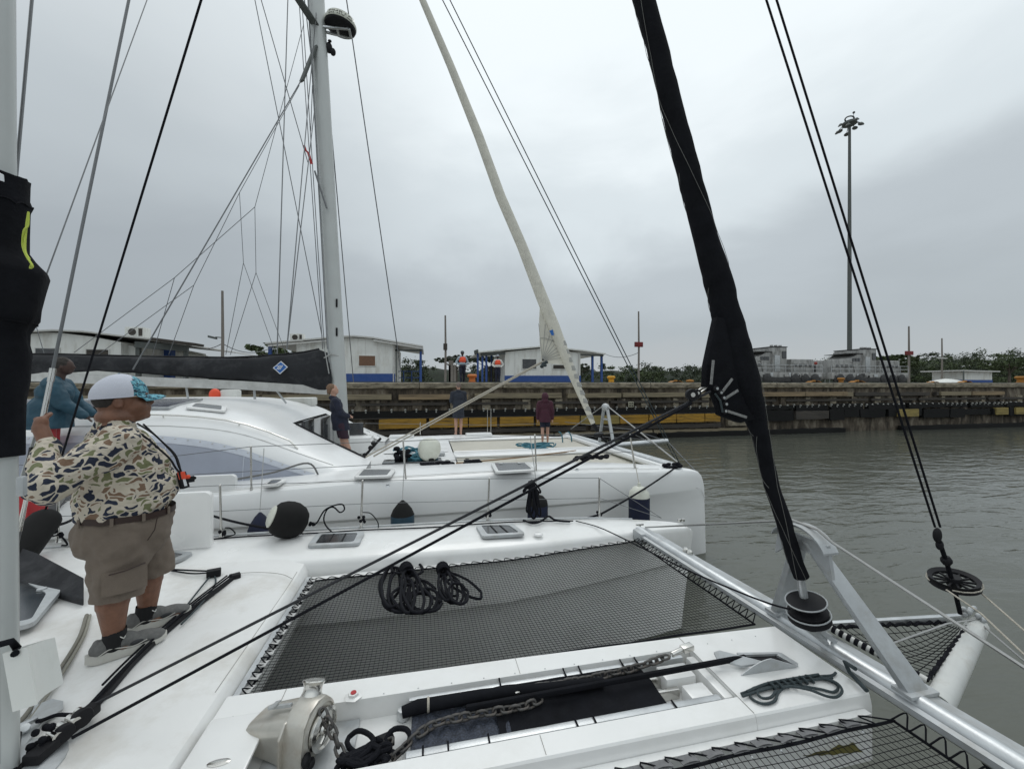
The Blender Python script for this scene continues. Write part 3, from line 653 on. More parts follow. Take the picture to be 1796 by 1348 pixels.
# ---- bollards and ochre gear
def bollard(px, v, s, label, m=orangeb):
    s *= .8
    b0 = PV(px, 674, v); b0.z = QZ
    t = thing('bollard', b0, label, 'bollard', 'ochre bollards on the quay edge')
    MB().lathe([(.30*s, 0), (.30*s, .05*s), (.18*s, .1*s), (.17*s, .28*s), (.27*s, .36*s), (.28*s, .44*s), (.2*s, .5*s)], b0-V(0, 0, .02), n=18).build('post', m, t)
    MB().box(b0.x-.42*s, b0.x+.42*s, b0.y-.3*s, b0.y+.3*s, QZ-.03, QZ+.035).build('base_plate', m, t, bevel=.01)
bollard(828, 22.2, 1.25, 'orange bollard at the feet of the left quay worker', mat('faded_orange_paint', (.55, .17, .04), .7, dirt=(.12, .07, .04), ds=8, da=.6))
bollard(1072, 23, 1.15, 'bright ochre bollard right of the small white building', mat('bright_ochre_paint', (.58, .30, .02), .7))
bollard(1475, 22.6, 1.0, 'ochre bollard in front of the right locomotive cab')
bollard(1790, 23, 1.5, 'yellow ochre bollard at the right edge of the photograph')
def fairlead(px, v, s, label):
    b0 = PV(px, 674, v); b0.z = QZ-.02; t = thing('rope_fairlead', b0, label, 'fairlead', 'ochre fairleads on the quay edge')
    MB().loft([[b0+V(x*s, y, 0), b0+V(x*.8*s, y, .10*s), b0+V(x*.35*s, y, .26*s), b0+V(x*.1*s, y, .28*s)] for x, y in ((-1, -.2), (-1, .2))]+[[b0+V(-x*s, y, 0), b0+V(-x*.8*s, y, .10*s), b0+V(-x*.35*s, y, .26*s), b0+V(-x*.1*s, y, .28*s)] for x, y in ((-1, .2), (-1, -.2))], closed=True).build('base', orangeb, t)
    MB().lathe([(.16*s, .1), (.2*s, .22*s), (.16*s, .36*s)], b0, n=12).build('roller', orangeb, t)
fairlead(1185, 22.5, .6, 'low ochre fairlead left of the black furled sail'); fairlead(1503, 22.3, .7, 'low ochre fairlead below the right locomotive')
fairlead(1692, 22.3, .65, 'low ochre fairlead in front of the tiny hut'); fairlead(1636, 22.3, .5, 'small ochre fairlead beside the white tarpaulin'); fairlead(1427, 22.6, .65, 'low ochre fairlead between the two locomotives')
MB().ell(PV(1210, 668, 22.6), (.3, .12, .1)).build('red_hose_heap', orangeb, label='small ochre heap left of the black sail foot on the quay', cat='heap')

# ---- towing locomotives
def loco(u0, label, mirror=False):
    v0 = 23.4; Lc = 7.2; t = thing('towing_locomotive', (u0+Lc/2, v0+1.2, QZ), label, 'locomotive', 'grey towing locomotives on the quay')
    def X(a): return u0+(Lc*(1-a) if mirror else Lc*a)
    def bx(name, a, b, y0, y1, z0, z1, m=locom, bv=.03, par=t):
        x0, x1 = sorted((X(a), X(b))); return MB().box(x0, x1, v0+y0, v0+y1, QZ+z0, QZ+z1).build(name, m, par, bevel=bv)
    bx('chassis', 0, 1, 0, 2.4, .3, .78); bx('skirt', .03, .97, -.04, .1, .1, .42, locod)
    for (a, b) in ((.06, .33), (.66, .93)):
        hd = bx('hood', a, b, .25, 2.2, .78, 1.72, bv=.05)
        for k in range(2):
            aa = a+(b-a)*(.07+.47*k); bx('access_panel', aa, aa+(b-a)*.38, .225, .252, .86, 1.45, par=hd, bv=.01)
        for k in range(4): aa = a+(b-a)*(.1+.22*k); bx('vent_slot', aa, aa+(b-a)*.12, .195, .222, 1.2, 1.36, locod, 0, hd)
    cb_ = bx('cab', .42, .585, .1, 2.3, .78, 2.52, bv=.04)
    bx('window', .53, .575, .06, .098, 1.75, 2.25, darkglass, 0, cb_); bx('door', .44, .50, .06, .098, .85, 1.95, alup, .01, cb_)
    x0, x1 = X(.60), X(.30); s = 1 if x1 > x0 else -1
    nose = [V(X(.42), 0, .0), V(X(.42), 0, 2.15), V(X(.36), 0, 2.15), V(X(.28), 0, 1.85), V(X(.27), 0, 1.55), V(X(.30), 0, 1.55), V(X(.33), 0, .78), V(X(.42), 0, .78)][1:]
    fc = MB().prism([V(p.x, v0+.2, QZ+p.z) for p in nose], (0, 1.9, 0)).build('front_cab', locom, t, angle=20)
    for k in range(3): a = .293+.035*k; bx('window', a, a+.026, .16, .19, 1.62, 1.86, darkglass, 0, fc)
    bx('cab_roof', .265, .422, .15, 2.2, 2.17, 2.21, locod, .01); bx('cab_roof', .415, .59, .07, 2.33, 2.52, 2.58, locod, .01); bx('exhaust_stack', .60, .63, .8, 1.2, 1.72, 2.3, locod, .01); bx('roof_rack', .32, .40, .5, 1.8, 2.21, 2.36, locom, .02)
    for k in range(3): bx('roof_lamp', .44+.05*k, .455+.05*k, .3, .5, 2.58, 2.70, locom, .01)
    rl = MB()
    for a in [i/9 for i in range(10)]:
        x = X(a); rl.tube([V(x, v0+.03, QZ+.78), V(x, v0+.03, QZ+1.28)], .018, 5)
    for z in (1.03, 1.28): rl.tube([V(X(0), v0+.03, QZ+z), V(X(1), v0+.03, QZ+z)], .018, 5)
    rl.build('handrail', alup, t)
    for a in (.1, .22, .34, .66, .78, .9):
        MB().lathe([(.33, 0), (.35, .04), (.27, .1), (.1, .13)], (X(a), v0-.02, QZ+.33), (0, -1, 0), 16).build('wheel', locod, t)
    for k in range(12):
        a = rnd.uniform(.03, .95); bx('side_box', a, a+rnd.uniform(.015, .05), -.08, -.042, .45, .45+rnd.uniform(.1, .3), rnd.choice([locod, locom, alup]), .01)
    bx('front_box', .965, 1.0, .5, 1.6, .78, 1.35, locod)
    return t
loco(20.6, 'grey grimy towing locomotive half hidden behind the black furled sail')
loco(28.6, 'grey grimy towing locomotive standing in front of the tall floodlight mast', mirror=False)
a = PV(1412, 674, 24)
MB().box(a.x-1.2, a.x+1.1, 24.6, 25.6, QZ, QZ+1.0).build('equipment_cabinet', alup, label='grey cabinet standing between the two locomotives', cat='cabinet', bevel=.05)
fn = MB(); b0 = PV(1392, 674, 26).x; b1 = PV(1455, 674, 26).x
for i in range(9): x = lerp(b0, b1, i/8); fn.tube([V(x, 26, QZ), V(x, 26, QZ+1.75)], .025, 5)
for z in (.9, 1.35, 1.75): fn.tube([V(b0, 26, QZ+z), V(b1, 26, QZ+z)], .02, 5)
fn.build('pipe_railing', alup, label='thin pipe railing rising between the two locomotives', cat='railing')
MB().ell(PV(1435, 637, 25), (.28, .28, .22)).build('red_lamp', mat('faded_red', (.3, .05, .035), .6), label='faded red dome lamp between the two locomotives', cat='lamp')
# ================================================================ OUR BOAT (foreground catamaran)
BC = 2.14   # centreline
boat = thing('catamaran', (0, BC, 0), 'foreground white catamaran whose foredeck, black nets and silver crossbeam fill the lower photo', 'catamaran')
def hull_section(u, vin, vout, zd, zk, lean, rake, zb=-.35):
    w_ = vout-vin; c = (vin+vout)/2; z0 = lambda z: u-rake*(1-max(0, z)/zd)
    P = lambda v_, z: V(z0(z), v_, z)
    k = min(1, w_/.8)
    return [P(c-.2*w_, zb), P(vin+.17*w_, 0.02), P(vin+.09*w_, zk-.12), P(vin+.075*w_, zk-.04), P(vin-.02*k, zk+.0), P(vin-.035*k, zd-.16), P(vin-.022*k, zd-.05), P(vin+.0*k, zd-.015), P(vin+.03*k, zd),
            P(c-.15*w_, zd+.03*k), P(c+.15*w_, zd+.03*k), P(vout-.06*k, zd+.012), P(vout-.02*k, zd), P(vout, zd-.03), P(vout+.012*k, zd-.2), P(vout+.0*k, zk+.1), P(vout-.06*w_, zk-.0), P(vout-.075*w_, zk-.06), P(vout-.17*w_, 0.02), P(c+.2*w_, zb)]
TVI = [(-9, 4.18), (-1.8, 4.17), (.9, 4.11), (2.35, 4.30), (2.9, 4.41), (3.2, 4.47), (3.33, 4.52)]
TVO = [(-9, 5.0), (-2, 4.99), (-.7, 4.97), (.9, 4.92), (2.17, 4.83), (2.8, 4.74), (3.15, 4.67), (3.28, 4.62), (3.33, 4.56)]
TZD = [(-9, 1.42), (-1.8, 1.42), (.9, 1.40), (2.3, 1.36), (3.0, 1.31), (3.25, 1.28), (3.33, 1.22)]
def our_hull(mirror):
    us = [-9, -7, -5, -4]+[-3+.35*i for i in range(16)]+[2.5, 2.7, 2.9, 3.05, 3.17, 3.25, 3.3, 3.33]
    secs = []
    for u in us:
        s = hull_section(u, smi(TVI, u, .2) if u < 2.6 else interp(TVI, u), smi(TVO, u, .2) if u < 2.6 else interp(TVO, u), interp(TZD, u), .80+.03*max(0, u), 0, .17*max(0, min(1, (u-1.5)/1.8)))
        if mirror: s = [V(p.x, 2*BC-p.y, p.z) for p in s]
        secs.append(s)
    return MB().loft(secs, closed=True).build('hull', gel, boat, angle=32)
hullF = our_hull(False); hullN = our_hull(True)
tag(hullF, label='far hull with its long white side deck'); 
def deck_z(u, v):
    e = max(0, (u+1.55)/.4); z = 1.405-.045*min(1, e)**2
    d = max(0, (abs(v-BC)-1.55)/.5); return z+.03*min(1, d)**1.5+.02*max(0, -u-2)
def fdeck(a, b):
    u = -9+(-1.15+9)*(a**.4); v = lerp(2*BC-4.2, 4.2, b); return V(u, v, deck_z(u, v))
fd = MB().grid(fdeck, 70, 40)
fd.loft([[V(-1.15, lerp(2*BC-4.2, 4.2, j/20), deck_z(-1.15, lerp(2*BC-4.2, 4.2, j/20))-.0), V(-1.11, lerp(2*BC-4.2, 4.2, j/20), deck_z(-1.15, 2)-.03), V(-1.10, lerp(2*BC-4.2, 4.2, j/20), 1.24), V(-1.14, lerp(2*BC-4.2, 4.2, j/20), .95), V(-2.2, lerp(2*BC-4.2, 4.2, j/20), .72), V(-9, lerp(2*BC-4.2, 4.2, j/20), .68)] for j in range(21)], caps=False)
fd.build('foredeck', deckm, boat, angle=50)
# cabin behind the frame edge
cab = MB(); cab.loft([[V(-9, v, 1.42), V(-3.9+.0*v, v, 1.42), V(-4.3, v, 2.0), V(-5.0, v, 2.55), V(-9, v, 2.6)] for v in (.5, 1.2, 3.2, 4.0)], caps=False)
for v in (.5, 4.0): cab.add([V(-9, v, 1.42), V(-3.9, v, 1.42), V(-4.3, v, 2.0), V(-5.0, v, 2.55), V(-9, v, 2.6)], [(0, 1, 2, 3, 4)])
cab.build('cabin', gel, boat)
MB().loft([[V(-3.96, v, 1.53), V(-4.26, v, 1.96)] for v in (.8, 3.7)], caps=False).add([V(-3.95, .8, 1.53)], []).build('cabin_window', darkglass, boat)
# dark cushion panel and deck hatch left of the man
dp = MB(); q = [PZ(8, 1012, 1.50), PZ(147, 1052, 1.47), PZ(147, 1012, 1.56), PZ(66, 969, 1.62), PZ(10, 950, 1.62)]
dp.prism([p for p in q], (0, 0, -.05)).build('dark_coachroof_panel', grayc, boat, bevel=.012)
def hatch(corners, parent, name='deck_hatch', frame=.035, h=.03, lensm=darkglass, handle=True, bars=0):
    c = sum(corners, V(0, 0, 0))/4; o = [c+(p-c)*1.0 for p in corners]; inn = [c+(p-c)*(1-2.2*frame/((p-c).length)) for p in corners]
    def rnd_poly(ps, r, up):
        out_ = []
        for i, p in enumerate(ps):
            a, b = ps[i-1], ps[(i+1) % 4]
            d0 = (a-p).normalized()*r; d1 = (b-p).normalized()*r
            for t in (0, .33, .67, 1): out_.append(p+d0*(1-t)**2+d1*t**2+V(0, 0, up))
        return out_
    f = MB(); A = rnd_poly(o, .05, 0); B = rnd_poly(o, .05, h); Ci = rnd_poly(inn, .035, h+.004); D = rnd_poly(inn, .035, h-.006); n = len(A)
    f.loft([A, B, Ci, D], closed=False, caps=False)
    m2 = MB()
    vs = A+B+Ci+D; fs = []
    for r_ in range(3):
        for k in range(n): k2 = (k+1) % n; fs.append((r_*n+k, r_*n+k2, (r_+1)*n+k2, (r_+1)*n+k))
    m2.add(vs, fs); fo = m2.build(name, alup if parent is boat else gel, parent, angle=30)
    g = MB().add([p+V(0, 0, .004) for p in D], [tuple(range(n))]).build('lens', lensm, fo, fixn=False)
    if g.data.polygons[0].normal.z < 0: g.data.flip_normals()
    if handle:
        for t in (.25, .75):
            p = corners[0].lerp(corners[1], t)*.18+corners[3].lerp(corners[2], t)*.82
            MB().lathe([(.03, 0), (.028, .012), (.012, .016)], p+V(0, 0, h), n=12).build('hatch_knob', alup, fo)
    for k in range(bars):
        t = (k+1)/(bars+1); MB().bar(inn[0].lerp(inn[1], t)+V(0, 0, h+.002), inn[3].lerp(inn[2], t)+V(0, 0, h+.002), .012, .006).build('lens_bar', blackp, fo)
    return fo
hatch([PZ(0, 1112, 1.46), PZ(58, 1100, 1.46), PZ(108, 1040, 1.46), PZ(0, 1000, 1.46)], boat)
hatch([PZ(538, 962, 1.44), PZ(630, 957, 1.44), PZ(640, 936, 1.44), PZ(556, 939, 1.44)], boat, handle=False, bars=2)
hatch([PZ(846, 945, 1.435), PZ(922, 940, 1.435), PZ(900, 922, 1.435), PZ(834, 924, 1.435)], boat, handle=False, bars=2)
hatch([PZ(290, 992, 1.44), PZ(318, 985, 1.44), PZ(341, 973, 1.44), PZ(292, 970, 1.44)], boat, handle=False)
p = PZ(944, 937, 1.43); MB().lathe([(.055, 0), (.045, .015), (.02, .022)], p, n=16).build('deck_filler', gel, boat)
p = PZ(1122, 924, 1.37); MB().bar(p+V(-.05, 0, .03), p+V(.05, 0, .03), .015, .015).bar(p, p+V(0, 0, .03), .02, .02).build('small_cleat', steel, boat)
p = PZ(1192, 914, 1.33); c_ = MB(); c_.lathe([(.022, 0), (.022, .03)], p, n=10).lathe([(.022, 0), (.022, .03)], p+V(.05, .0, 0), n=10); c_.build('bow_cleat', steel, boat)
# daggerboard
def rounded_board(x0, x1, ytop, ybot, v, th, parent, m):
    a, b = PV(x0, ybot, v), PV(x1, ytop, v); r = .06; o = [V(a.x, v, a.z), V(b.x, v, a.z)]
    for k in range(6): t = math.pi/2*k/5; o.append(V(b.x-r+r*math.cos(t), v, b.z-r+r*math.sin(t)))
    for k in range(6): t = math.pi/2*k/5; o.append(V(a.x+r-r*math.sin(t), v, b.z-r+r*math.cos(t)))
    return MB().prism(o, (0, th, 0)).build('daggerboard', m, parent, bevel=.012, angle=30)
rounded_board(268, 369, 862, 966, 4.55, .07, boat, gel)
# toe rail along the outer gunwale
T('toe_rail', alup, [V(u, smi(TVO, u)-.03, interp(TZD, u)+.02) for u in [-9+.5*i for i in range(23)]]+[V(2.6, 4.74, 1.355)], .012, boat)
T('jackline', ropeb, spline([PZ(300, 952, 1.44), PZ(420, 941, 1.45), PZ(560, 934, 1.45), PZ(640, 929, 1.45), PZ(760, 924, 1.44), PZ(860, 917, 1.44), PZ(930, 914, 1.43), PZ(1005, 913, 1.42)]), .008, boat)

# nacelle (central beam) with the chain locker trough
def nac(u, w0, w1, top, trough=True):
    a = [V(u, w1+.02, .98), V(u, w1+.02, top-.05), V(u, w1, top-.01), V(u, w1-.01, top)]
    if trough: a += [V(u, 2.345, top), V(u, 2.335, top-.11), V(u, 1.935, top-.11), V(u, 1.925, top)]
    a += [V(u, 1.805, top), V(u, 1.797, top-.01), V(u, 1.784, top-.065), V(u, 1.782, .98)]
    return a
MB().loft([nac(-1.095, 1.70, 2.53, 1.352), nac(.6, 1.70, 2.50, 1.352), nac(1.70, 1.69, 2.47, 1.352)], closed=True).build('nacelle', gel, boat, angle=25, bevel=0)
sl = [(1.72, 1.95, 2.32), (2.02, 2.02, 2.25)]
MB().loft([nac(1.702, 1.69, 2.47, 1.352, False), nac(2.46, 1.68, 2.44, 1.352, False)], closed=True).build('nacelle_head', gel, boat, angle=25)
# anchor slot plates on the nacelle head
zz = 1.3545
MB().prism([PZ(1296, 1151, zz), PZ(1368, 1150, zz), PZ(1397, 1168, zz), PZ(1335, 1171, zz)], (0, 0, .002)).build('anchor_slot_shade', blackp, boat)  # flat black plate, paints the shade inside the slot
MB().prism([PZ(1370, 1148, zz), PZ(1400, 1167, zz), PZ(1394, 1170, zz), PZ(1362, 1152, zz)], (0, 0, .016)).build('slot_cheek', alu, boat)
MB().prism([PZ(1292, 1148, zz), PZ(1366, 1147, zz), PZ(1370, 1150, zz), PZ(1296, 1152, zz)], (0, 0, .016)).build('slot_cheek', alup, boat)
pb = PZ(1300, 1184, zz); pe = PZ(1396, 1170, zz); pl_ = [pb]
for k in range(8): t = k/7; pl_.append(pb.lerp(pe, t*.55)+V(0, 0, .075*math.sin(math.pi/2*t)))
pl_.append(pe+V(0, 0, .012)); pl_.append(pe)
MB().prism(pl_, (0, .006, 0)).build('slot_cheek', alup, boat, angle=60)
anc = MB().bar(V(.2, 2.12, 1.385), V(1.95, 2.14, 1.395), .022, .03)
anc.build('anchor_shank', black, boat, bevel=.008)
MB().prism([PZ(1252, 1146, 1.40), PZ(1262, 1143, 1.41), PZ(1345, 1164, 1.385), PZ(1300, 1170, 1.37), PZ(1258, 1158, 1.38)], (0, 0, .012)).build('anchor_fluke', alup, boat)
# small white blocks at the trough's forward end
for (a, b, c_, d) in ((1.46, 1.60, 1.97, 2.09), (1.40, 1.60, 2.14, 2.26), (1.64, 1.70, 1.95, 2.3)):
    MB().box(a, b, c_, d, 1.243, 1.335).build('roller_block', gel, boat, bevel=.012)
MB().box(1.22, 1.46, 2.10, 2.13, 1.244, 1.30).build('roller_rail', steel, boat, bevel=.004); MB().box(1.22, 1.46, 2.2, 2.23, 1.244, 1.30).build('roller_rail', steel, boat, bevel=.004)
# locker lid, windlass recess floor
lid = MB().box(-1.09, -.80, 1.93, 2.34, 1.353, 1.374).build('locker_lid', gel, boat, bevel=.01)
MB().ell(V(-.93, 2.06, 1.376), (.05, .02, .006)).build('flush_latch', steel, lid)
MB().box(-.79, -.36, 1.95, 2.33, 1.2425, 1.262).build('windlass_plinth', alup, boat, bevel=.008)
# far trampoline rail strips
MB().loft([[V(-1.094, 2.56, 1.27), V(-1.06, 2.56, 1.27), V(-1.06, 2.56, 1.31), V(-1.094, 2.56, 1.31)], [V(-1.094, 4.03, 1.27), V(-1.06, 4.03, 1.27), V(-1.06, 4.03, 1.31), V(-1.094, 4.03, 1.31)]], closed=True).build('net_rail', alu, boat)
vt = lambda u: interp([(-1.2, 4.02), (.9, 4.075), (2.4, 4.27)], u)
MB().loft([[V(u, vt(u)-.02, 1.262), V(u, vt(u)+.05, 1.262), V(u, vt(u)+.05, 1.285), V(u, vt(u)-.02, 1.285)] for u in (-1.06, -.4, .2, .9, 1.6, 2.36)], closed=True).build('net_rail', gel, boat)
nr = MB().loft([[V(u, 1.742, 1.262), V(u, 1.780, 1.262), V(u, 1.780, 1.284), V(u, 1.742, 1.284)] for u in (-1.09, 2.4)], closed=True).build('net_rail', gel, boat)
for i in range(20): MB().lathe([(.006, 0), (.004, .003)], (-1.0+.17*i, 1.66, 1.284), n=8).build('rail_screw', alup, nr)
def net(name, vlo, vhi, u0, u1, z0, sag, label, cell=.0285, r=.0016, bul=.02):
    mb = MB()
    def zz(a, b): return z0-sag*math.sin(math.pi*a)*math.sin(math.pi*b)+.0035*noise.noise(V(a*9, b*6, 2))
    def P(a, b):
        u = u0+(u1(b)-u0)*a; v = lerp(vlo(u), vhi(u), b); w_ = .006
        return V(u+w_*noise.noise(V(u*3, v*3, 7)), v+w_*1.2*noise.noise(V(u*3, v*3, 1)), zz(a, b))
    nu = int((u1(.5)-u0)/cell); nv = int((vhi(u0+1)-vlo(u0+1))/cell)
    for i in range(nu+1):
        a = i/nu; mb.tube([P(a, j/14) for j in range(15)], r, 4, caps=False)
    for j in range(nv+1):
        b = j/nv; mb.tube([P(i/30, b) for i in range(31)], r, 4, caps=False)
    o = mb.build(name, cord, boat, kind='stuff', label=label, fixn=False, smooth=False)
    # bolt rope round the border
    ring = [P(i/30, 0) for i in range(31)]+[P(1, j/14) for j in range(1, 15)]+[P(1-i/30, 1) for i in range(1, 31)]+[P(0, 1-j/14) for j in range(1, 15)]
    T('bolt_rope', ropeb, ring, .0075, boat, 6)
    return P
def beamp(v): return V(lerp(2.47, 2.62, (4.3-v)/3.0), v, lerp(1.345, 1.36, (4.3-v)/3.0))
P1 = net('trampoline_net', lambda u: 2.575, lambda u: vt(u)-.035, -1.03, lambda b: lerp(2.43, 2.355, b), 1.285, .055, 'fine black trampoline net between nacelle and far hull')
P2 = net('trampoline_net', lambda u: -.02, lambda u: 1.695, -1.03, lambda b: lerp(2.575, 2.485, b), 1.27, .09, 'near black trampoline net at the bottom right corner', cell=.033)
# lacing and webbing tabs
def lacing(fn, fo, n, seed=0):
    g = random.Random(seed); pts = []
    for i in range(n+1):
        t = i/n; a, b = Vector(fn(t)), Vector(fo(t)); pts.append(a.lerp(b, .96 if i % 2 else .0)+V(0, 0, .008+g.uniform(0, .006)))
    return T('net_lacing', ropeb, spline(pts, 4), .0042, boat, 5)
lacing(lambda t: P1(t*.995, .99), lambda t: V(-1.05+3.35*t, vt(-1.05+3.35*t)+.0, 1.285), 60)
lacing(lambda t: P1(.005, t), lambda t: V(-1.06, lerp(2.58, 4.0, t), 1.31), 42)
lacing(lambda t: P1(.995, t), lambda t: V(beamp(lerp(2.58, 4.2, t)).x-.09, lerp(2.58, 4.2, t), 1.335), 50)
lacing(lambda t: P2(t, .995), lambda t: V(-1.03+3.4*t, 1.745, 1.278), 52)
lacing(lambda t: P2(.995, t), lambda t: V(beamp(lerp(0, 1.69, t)).x-.09, lerp(0, 1.69, t), 1.335), 44)
tabm = mat('grey_webbing', (.17, .17, .175), .8, var=.15, vs=40, bump=.2, bs=300)
tabw = mat('pale_webbing', (.50, .50, .49), .8, var=.1, vs=40)
tab = MB().grid(lambda a, b: V((a-.5)*.095, (b-.5)*.052, .006*math.sin(math.pi*a)), 6, 2).box(-.045, .045, -.024, .024, -.006, -.001).mesh('net_tab')
tab.materials.append(tabm)
tab2 = tab.copy(); tab2.materials.clear(); tab2.materials.append(tabw)
for i in range(24):
    o = link('net_tab', tab, boat, V(0, 0, 0)); o.location = Vector((-1.0+.14*i, 1.715+.004*(i % 2), 1.284))-boat.location; o.rotation_euler = (R(-14+8*noise.noise(V(i, 0, 0))), 0, R(random.uniform(-5, 5)))
for i in range(13):
    o = link('net_tab', tab2, boat, V(0, 0, 0)); o.location = Vector((-1.035, 2.64+.112*i, 1.296))-boat.location; o.rotation_euler = (0, R(12), R(90+random.uniform(-7, 7)))
# front crossbeam
def beamp(v): return V(lerp(2.47, 2.62, (4.3-v)/3.0), v, lerp(1.345, 1.36, (4.3-v)/3.0))
vs_ = [4.34, 3.6, 2.9, 2.14, 1.4, .7, 0, -.06]
cbm = MB(); secs = []
for v in vs_:
    c = beamp(v); secs.append([c+V(.058*math.cos(a), 0, .068*math.sin(a)) for a in [2*math.pi*k/20 for k in range(20)]])
cbm.loft(secs, closed=True).build('crossbeam', alu, boat, angle=40)
flg = MB().loft([[beamp(v)+V(.035, 0, .052), beamp(v)+V(.125+.01*math.sin(v*3), 0, .040), beamp(v)+V(.125, 0, .028), beamp(v)+V(.035, 0, .038)] for v in (4.15, 3.4, 2.7, 1.9, 1.1, .3)], closed=True).build('beam_flange', alup, boat)
bt = MB().loft([[beamp(v)+V(-.060, 0, .03), beamp(v)+V(-.088, 0, .02), beamp(v)+V(-.088, 0, -.012), beamp(v)+V(-.06, 0, -.014)] for v in (4.15, 2.6, 1.7, .2)], closed=True).build('beam_track', alup, boat)
for v in (4.22, -.0): MB().box(beamp(v).x-.10, beamp(v).x+.10, v-.09, v+.11, 1.27, 1.40).build('beam_bracket', alup, boat, bevel=.03)
for v in (3.62, 3.56): MB().lathe([(.028, 0), (.028, .03), (.018, .04)], beamp(v)+V(.08, 0, .045), n=12).build('shackle_pad', steel, boat)
# A-frame striker
apex = V(2.36, 2.12, 2.16); fA = beamp(2.50)+V(.03, 0, .06); fB = beamp(1.69)+V(.03, 0, .06)
st = MB()
for f in (fA, fB):
    d = (apex-f); st.loft([[f+V(x, y, 0) for x, y in ((-.075, -.028), (.075, -.028), (.075, .028), (-.075, .028))], [f+d*.93+V(x, y, 0) for x, y in ((-.05, -.022), (.05, -.022), (.05, .022), (-.05, .022))]], closed=True)
st.build('striker_leg', alup, boat, bevel=.012)
ar = []
for k in range(13):
    a = math.pi*(.12+.76*k/12); ar.append(apex+V(0, .20*math.cos(a), -.13+.17*math.sin(a)))
MB().loft([[p+V(-.055, 0, 0), p+V(.055, 0, 0), p+V(.055, 0, -.012), p+V(-.055, 0, -.012)] for p in ar], closed=True).prism([apex+V(-.012, .17, -.03), apex+V(-.012, -.17, -.03), apex+V(-.012, -.20, -.22), apex+V(-.012, -.09, -.12), apex+V(-.012, .09, -.12), apex+V(-.012, .20, -.22)], (.024, 0, 0)).build('striker_head', alup, boat, angle=30)
for f in (fA, fB): MB().box(f.x-.1, f.x+.1, f.y-.05, f.y+.05, f.z-.012, f.z+.01).build('striker_foot', alup, boat, bevel=.006)
hd = apex+V(0, 0, .045)
T('striker_stay', wirel, [beamp(4.28)+V(.05, 0, .07), apex+V(0, .19, .0), hd+V(0, .1, 0), hd, hd+V(0, -.1, -.002), apex+V(0, -.19, .0), beamp(.02)+V(.05, 0, .07)], .0085, boat, 6)
# bowsprit frame with small forward net
tipN = V(3.76, 2.05, 1.42); nE = V(2.78, 1.68, 1.315); fE = beamp(2.30)+V(.06, 0, .05); tipF = V(3.74, 2.13, 1.43)
MB().tube([nE, nE.lerp(tipN, .5), tipN], [.062, .06, .056], 18).build('bowsprit', mat('scuffed_white_tube', (.60, .61, .59), .5, .1, var=.08, vs=7, dirt=(.33, .30, .25), ds=7, da=.6), boat, angle=40)
MB().bar(fE, tipF, .035, .05).build('bowsprit_stay_tube', alu, boat, bevel=.008)
sA, sB = V(2.69, 2.22, 1.44), V(2.86, 1.78, 1.37)
tb = MB().tube([sA, sB], .020, 12).build('striped_tube', mat('white_pvc_tube', (.6, .6, .57), .5, var=.05), boat)
for k in range(11):
    c = sA.lerp(sB, .06+.085*k); d = (sB-sA).normalized()
    if .22 < (c-sA).length/(sB-sA).length < .40 and False: continue
    MB().lathe([(.0225, -.011), (.024, 0), (.0225, .011)], c, d, 12).build('rope_wrap', ropeb, tb)
cn = MB(); NA = 16
edge1 = lambda t: sA.lerp(tipF+V(-.1, 0, -.02), t); edge2 = lambda t: sB.lerp(tipN+V(-.12, -.02, .03), t)
def cp(a, b): p = edge1(a).lerp(edge2(a), b); return p-V(0, 0, .07*math.sin(math.pi*a)*math.sin(math.pi*b)+.01)
for i in range(17): cn.tube([cp(i/17, j/6) for j in range(7)], .0024, 4, caps=False)
for j in range(9): cn.tube([cp(i/10*.97, j/8) for i in range(11)], .0024, 4, caps=False)
cn.build('forward_net', cord, boat, kind='stuff', fixn=False)
for ed in (edge1, edge2): T('bolt_rope', ropeb, [ed(i/30)+V(0, 0, .012*math.sin(i*2.6)) for i in range(30)], .011, boat, 6)
T('bolt_rope', ropeb, [sA.lerp(sB, i/16)+V(.02+.006*math.sin(i*3), 0, .006*math.cos(i*4)) for i in range(17)], .01, boat, 6)
T('bobstay', wirel, [tipN+V(.0, -.02, .06), tipN+V(-.25, .02, .03), V(2.72, 1.95, 1.46)], .006, boat, 6)
T('bowsprit_stay', wirel, [tipN+V(0, 0, .03), PV(1796, 1265, 1.2)+V(.3, -.4, -.2)], .006, boat, 6)
T('bowsprit_stay', ropeb, [nE+V(.05, 0, -.03), V(3.2, 1.35, .55)], .012, boat, 6)
b_ = MB(); rgx = random.Random(5)
for k in range(9): b_.ell(tipN+V(rgx.uniform(-.07, .03), rgx.uniform(-.04, .06), rgx.uniform(.05, .10)), (.022, .016, .02), 8, 6)
b_.build('tip_shackles', alup, boat)

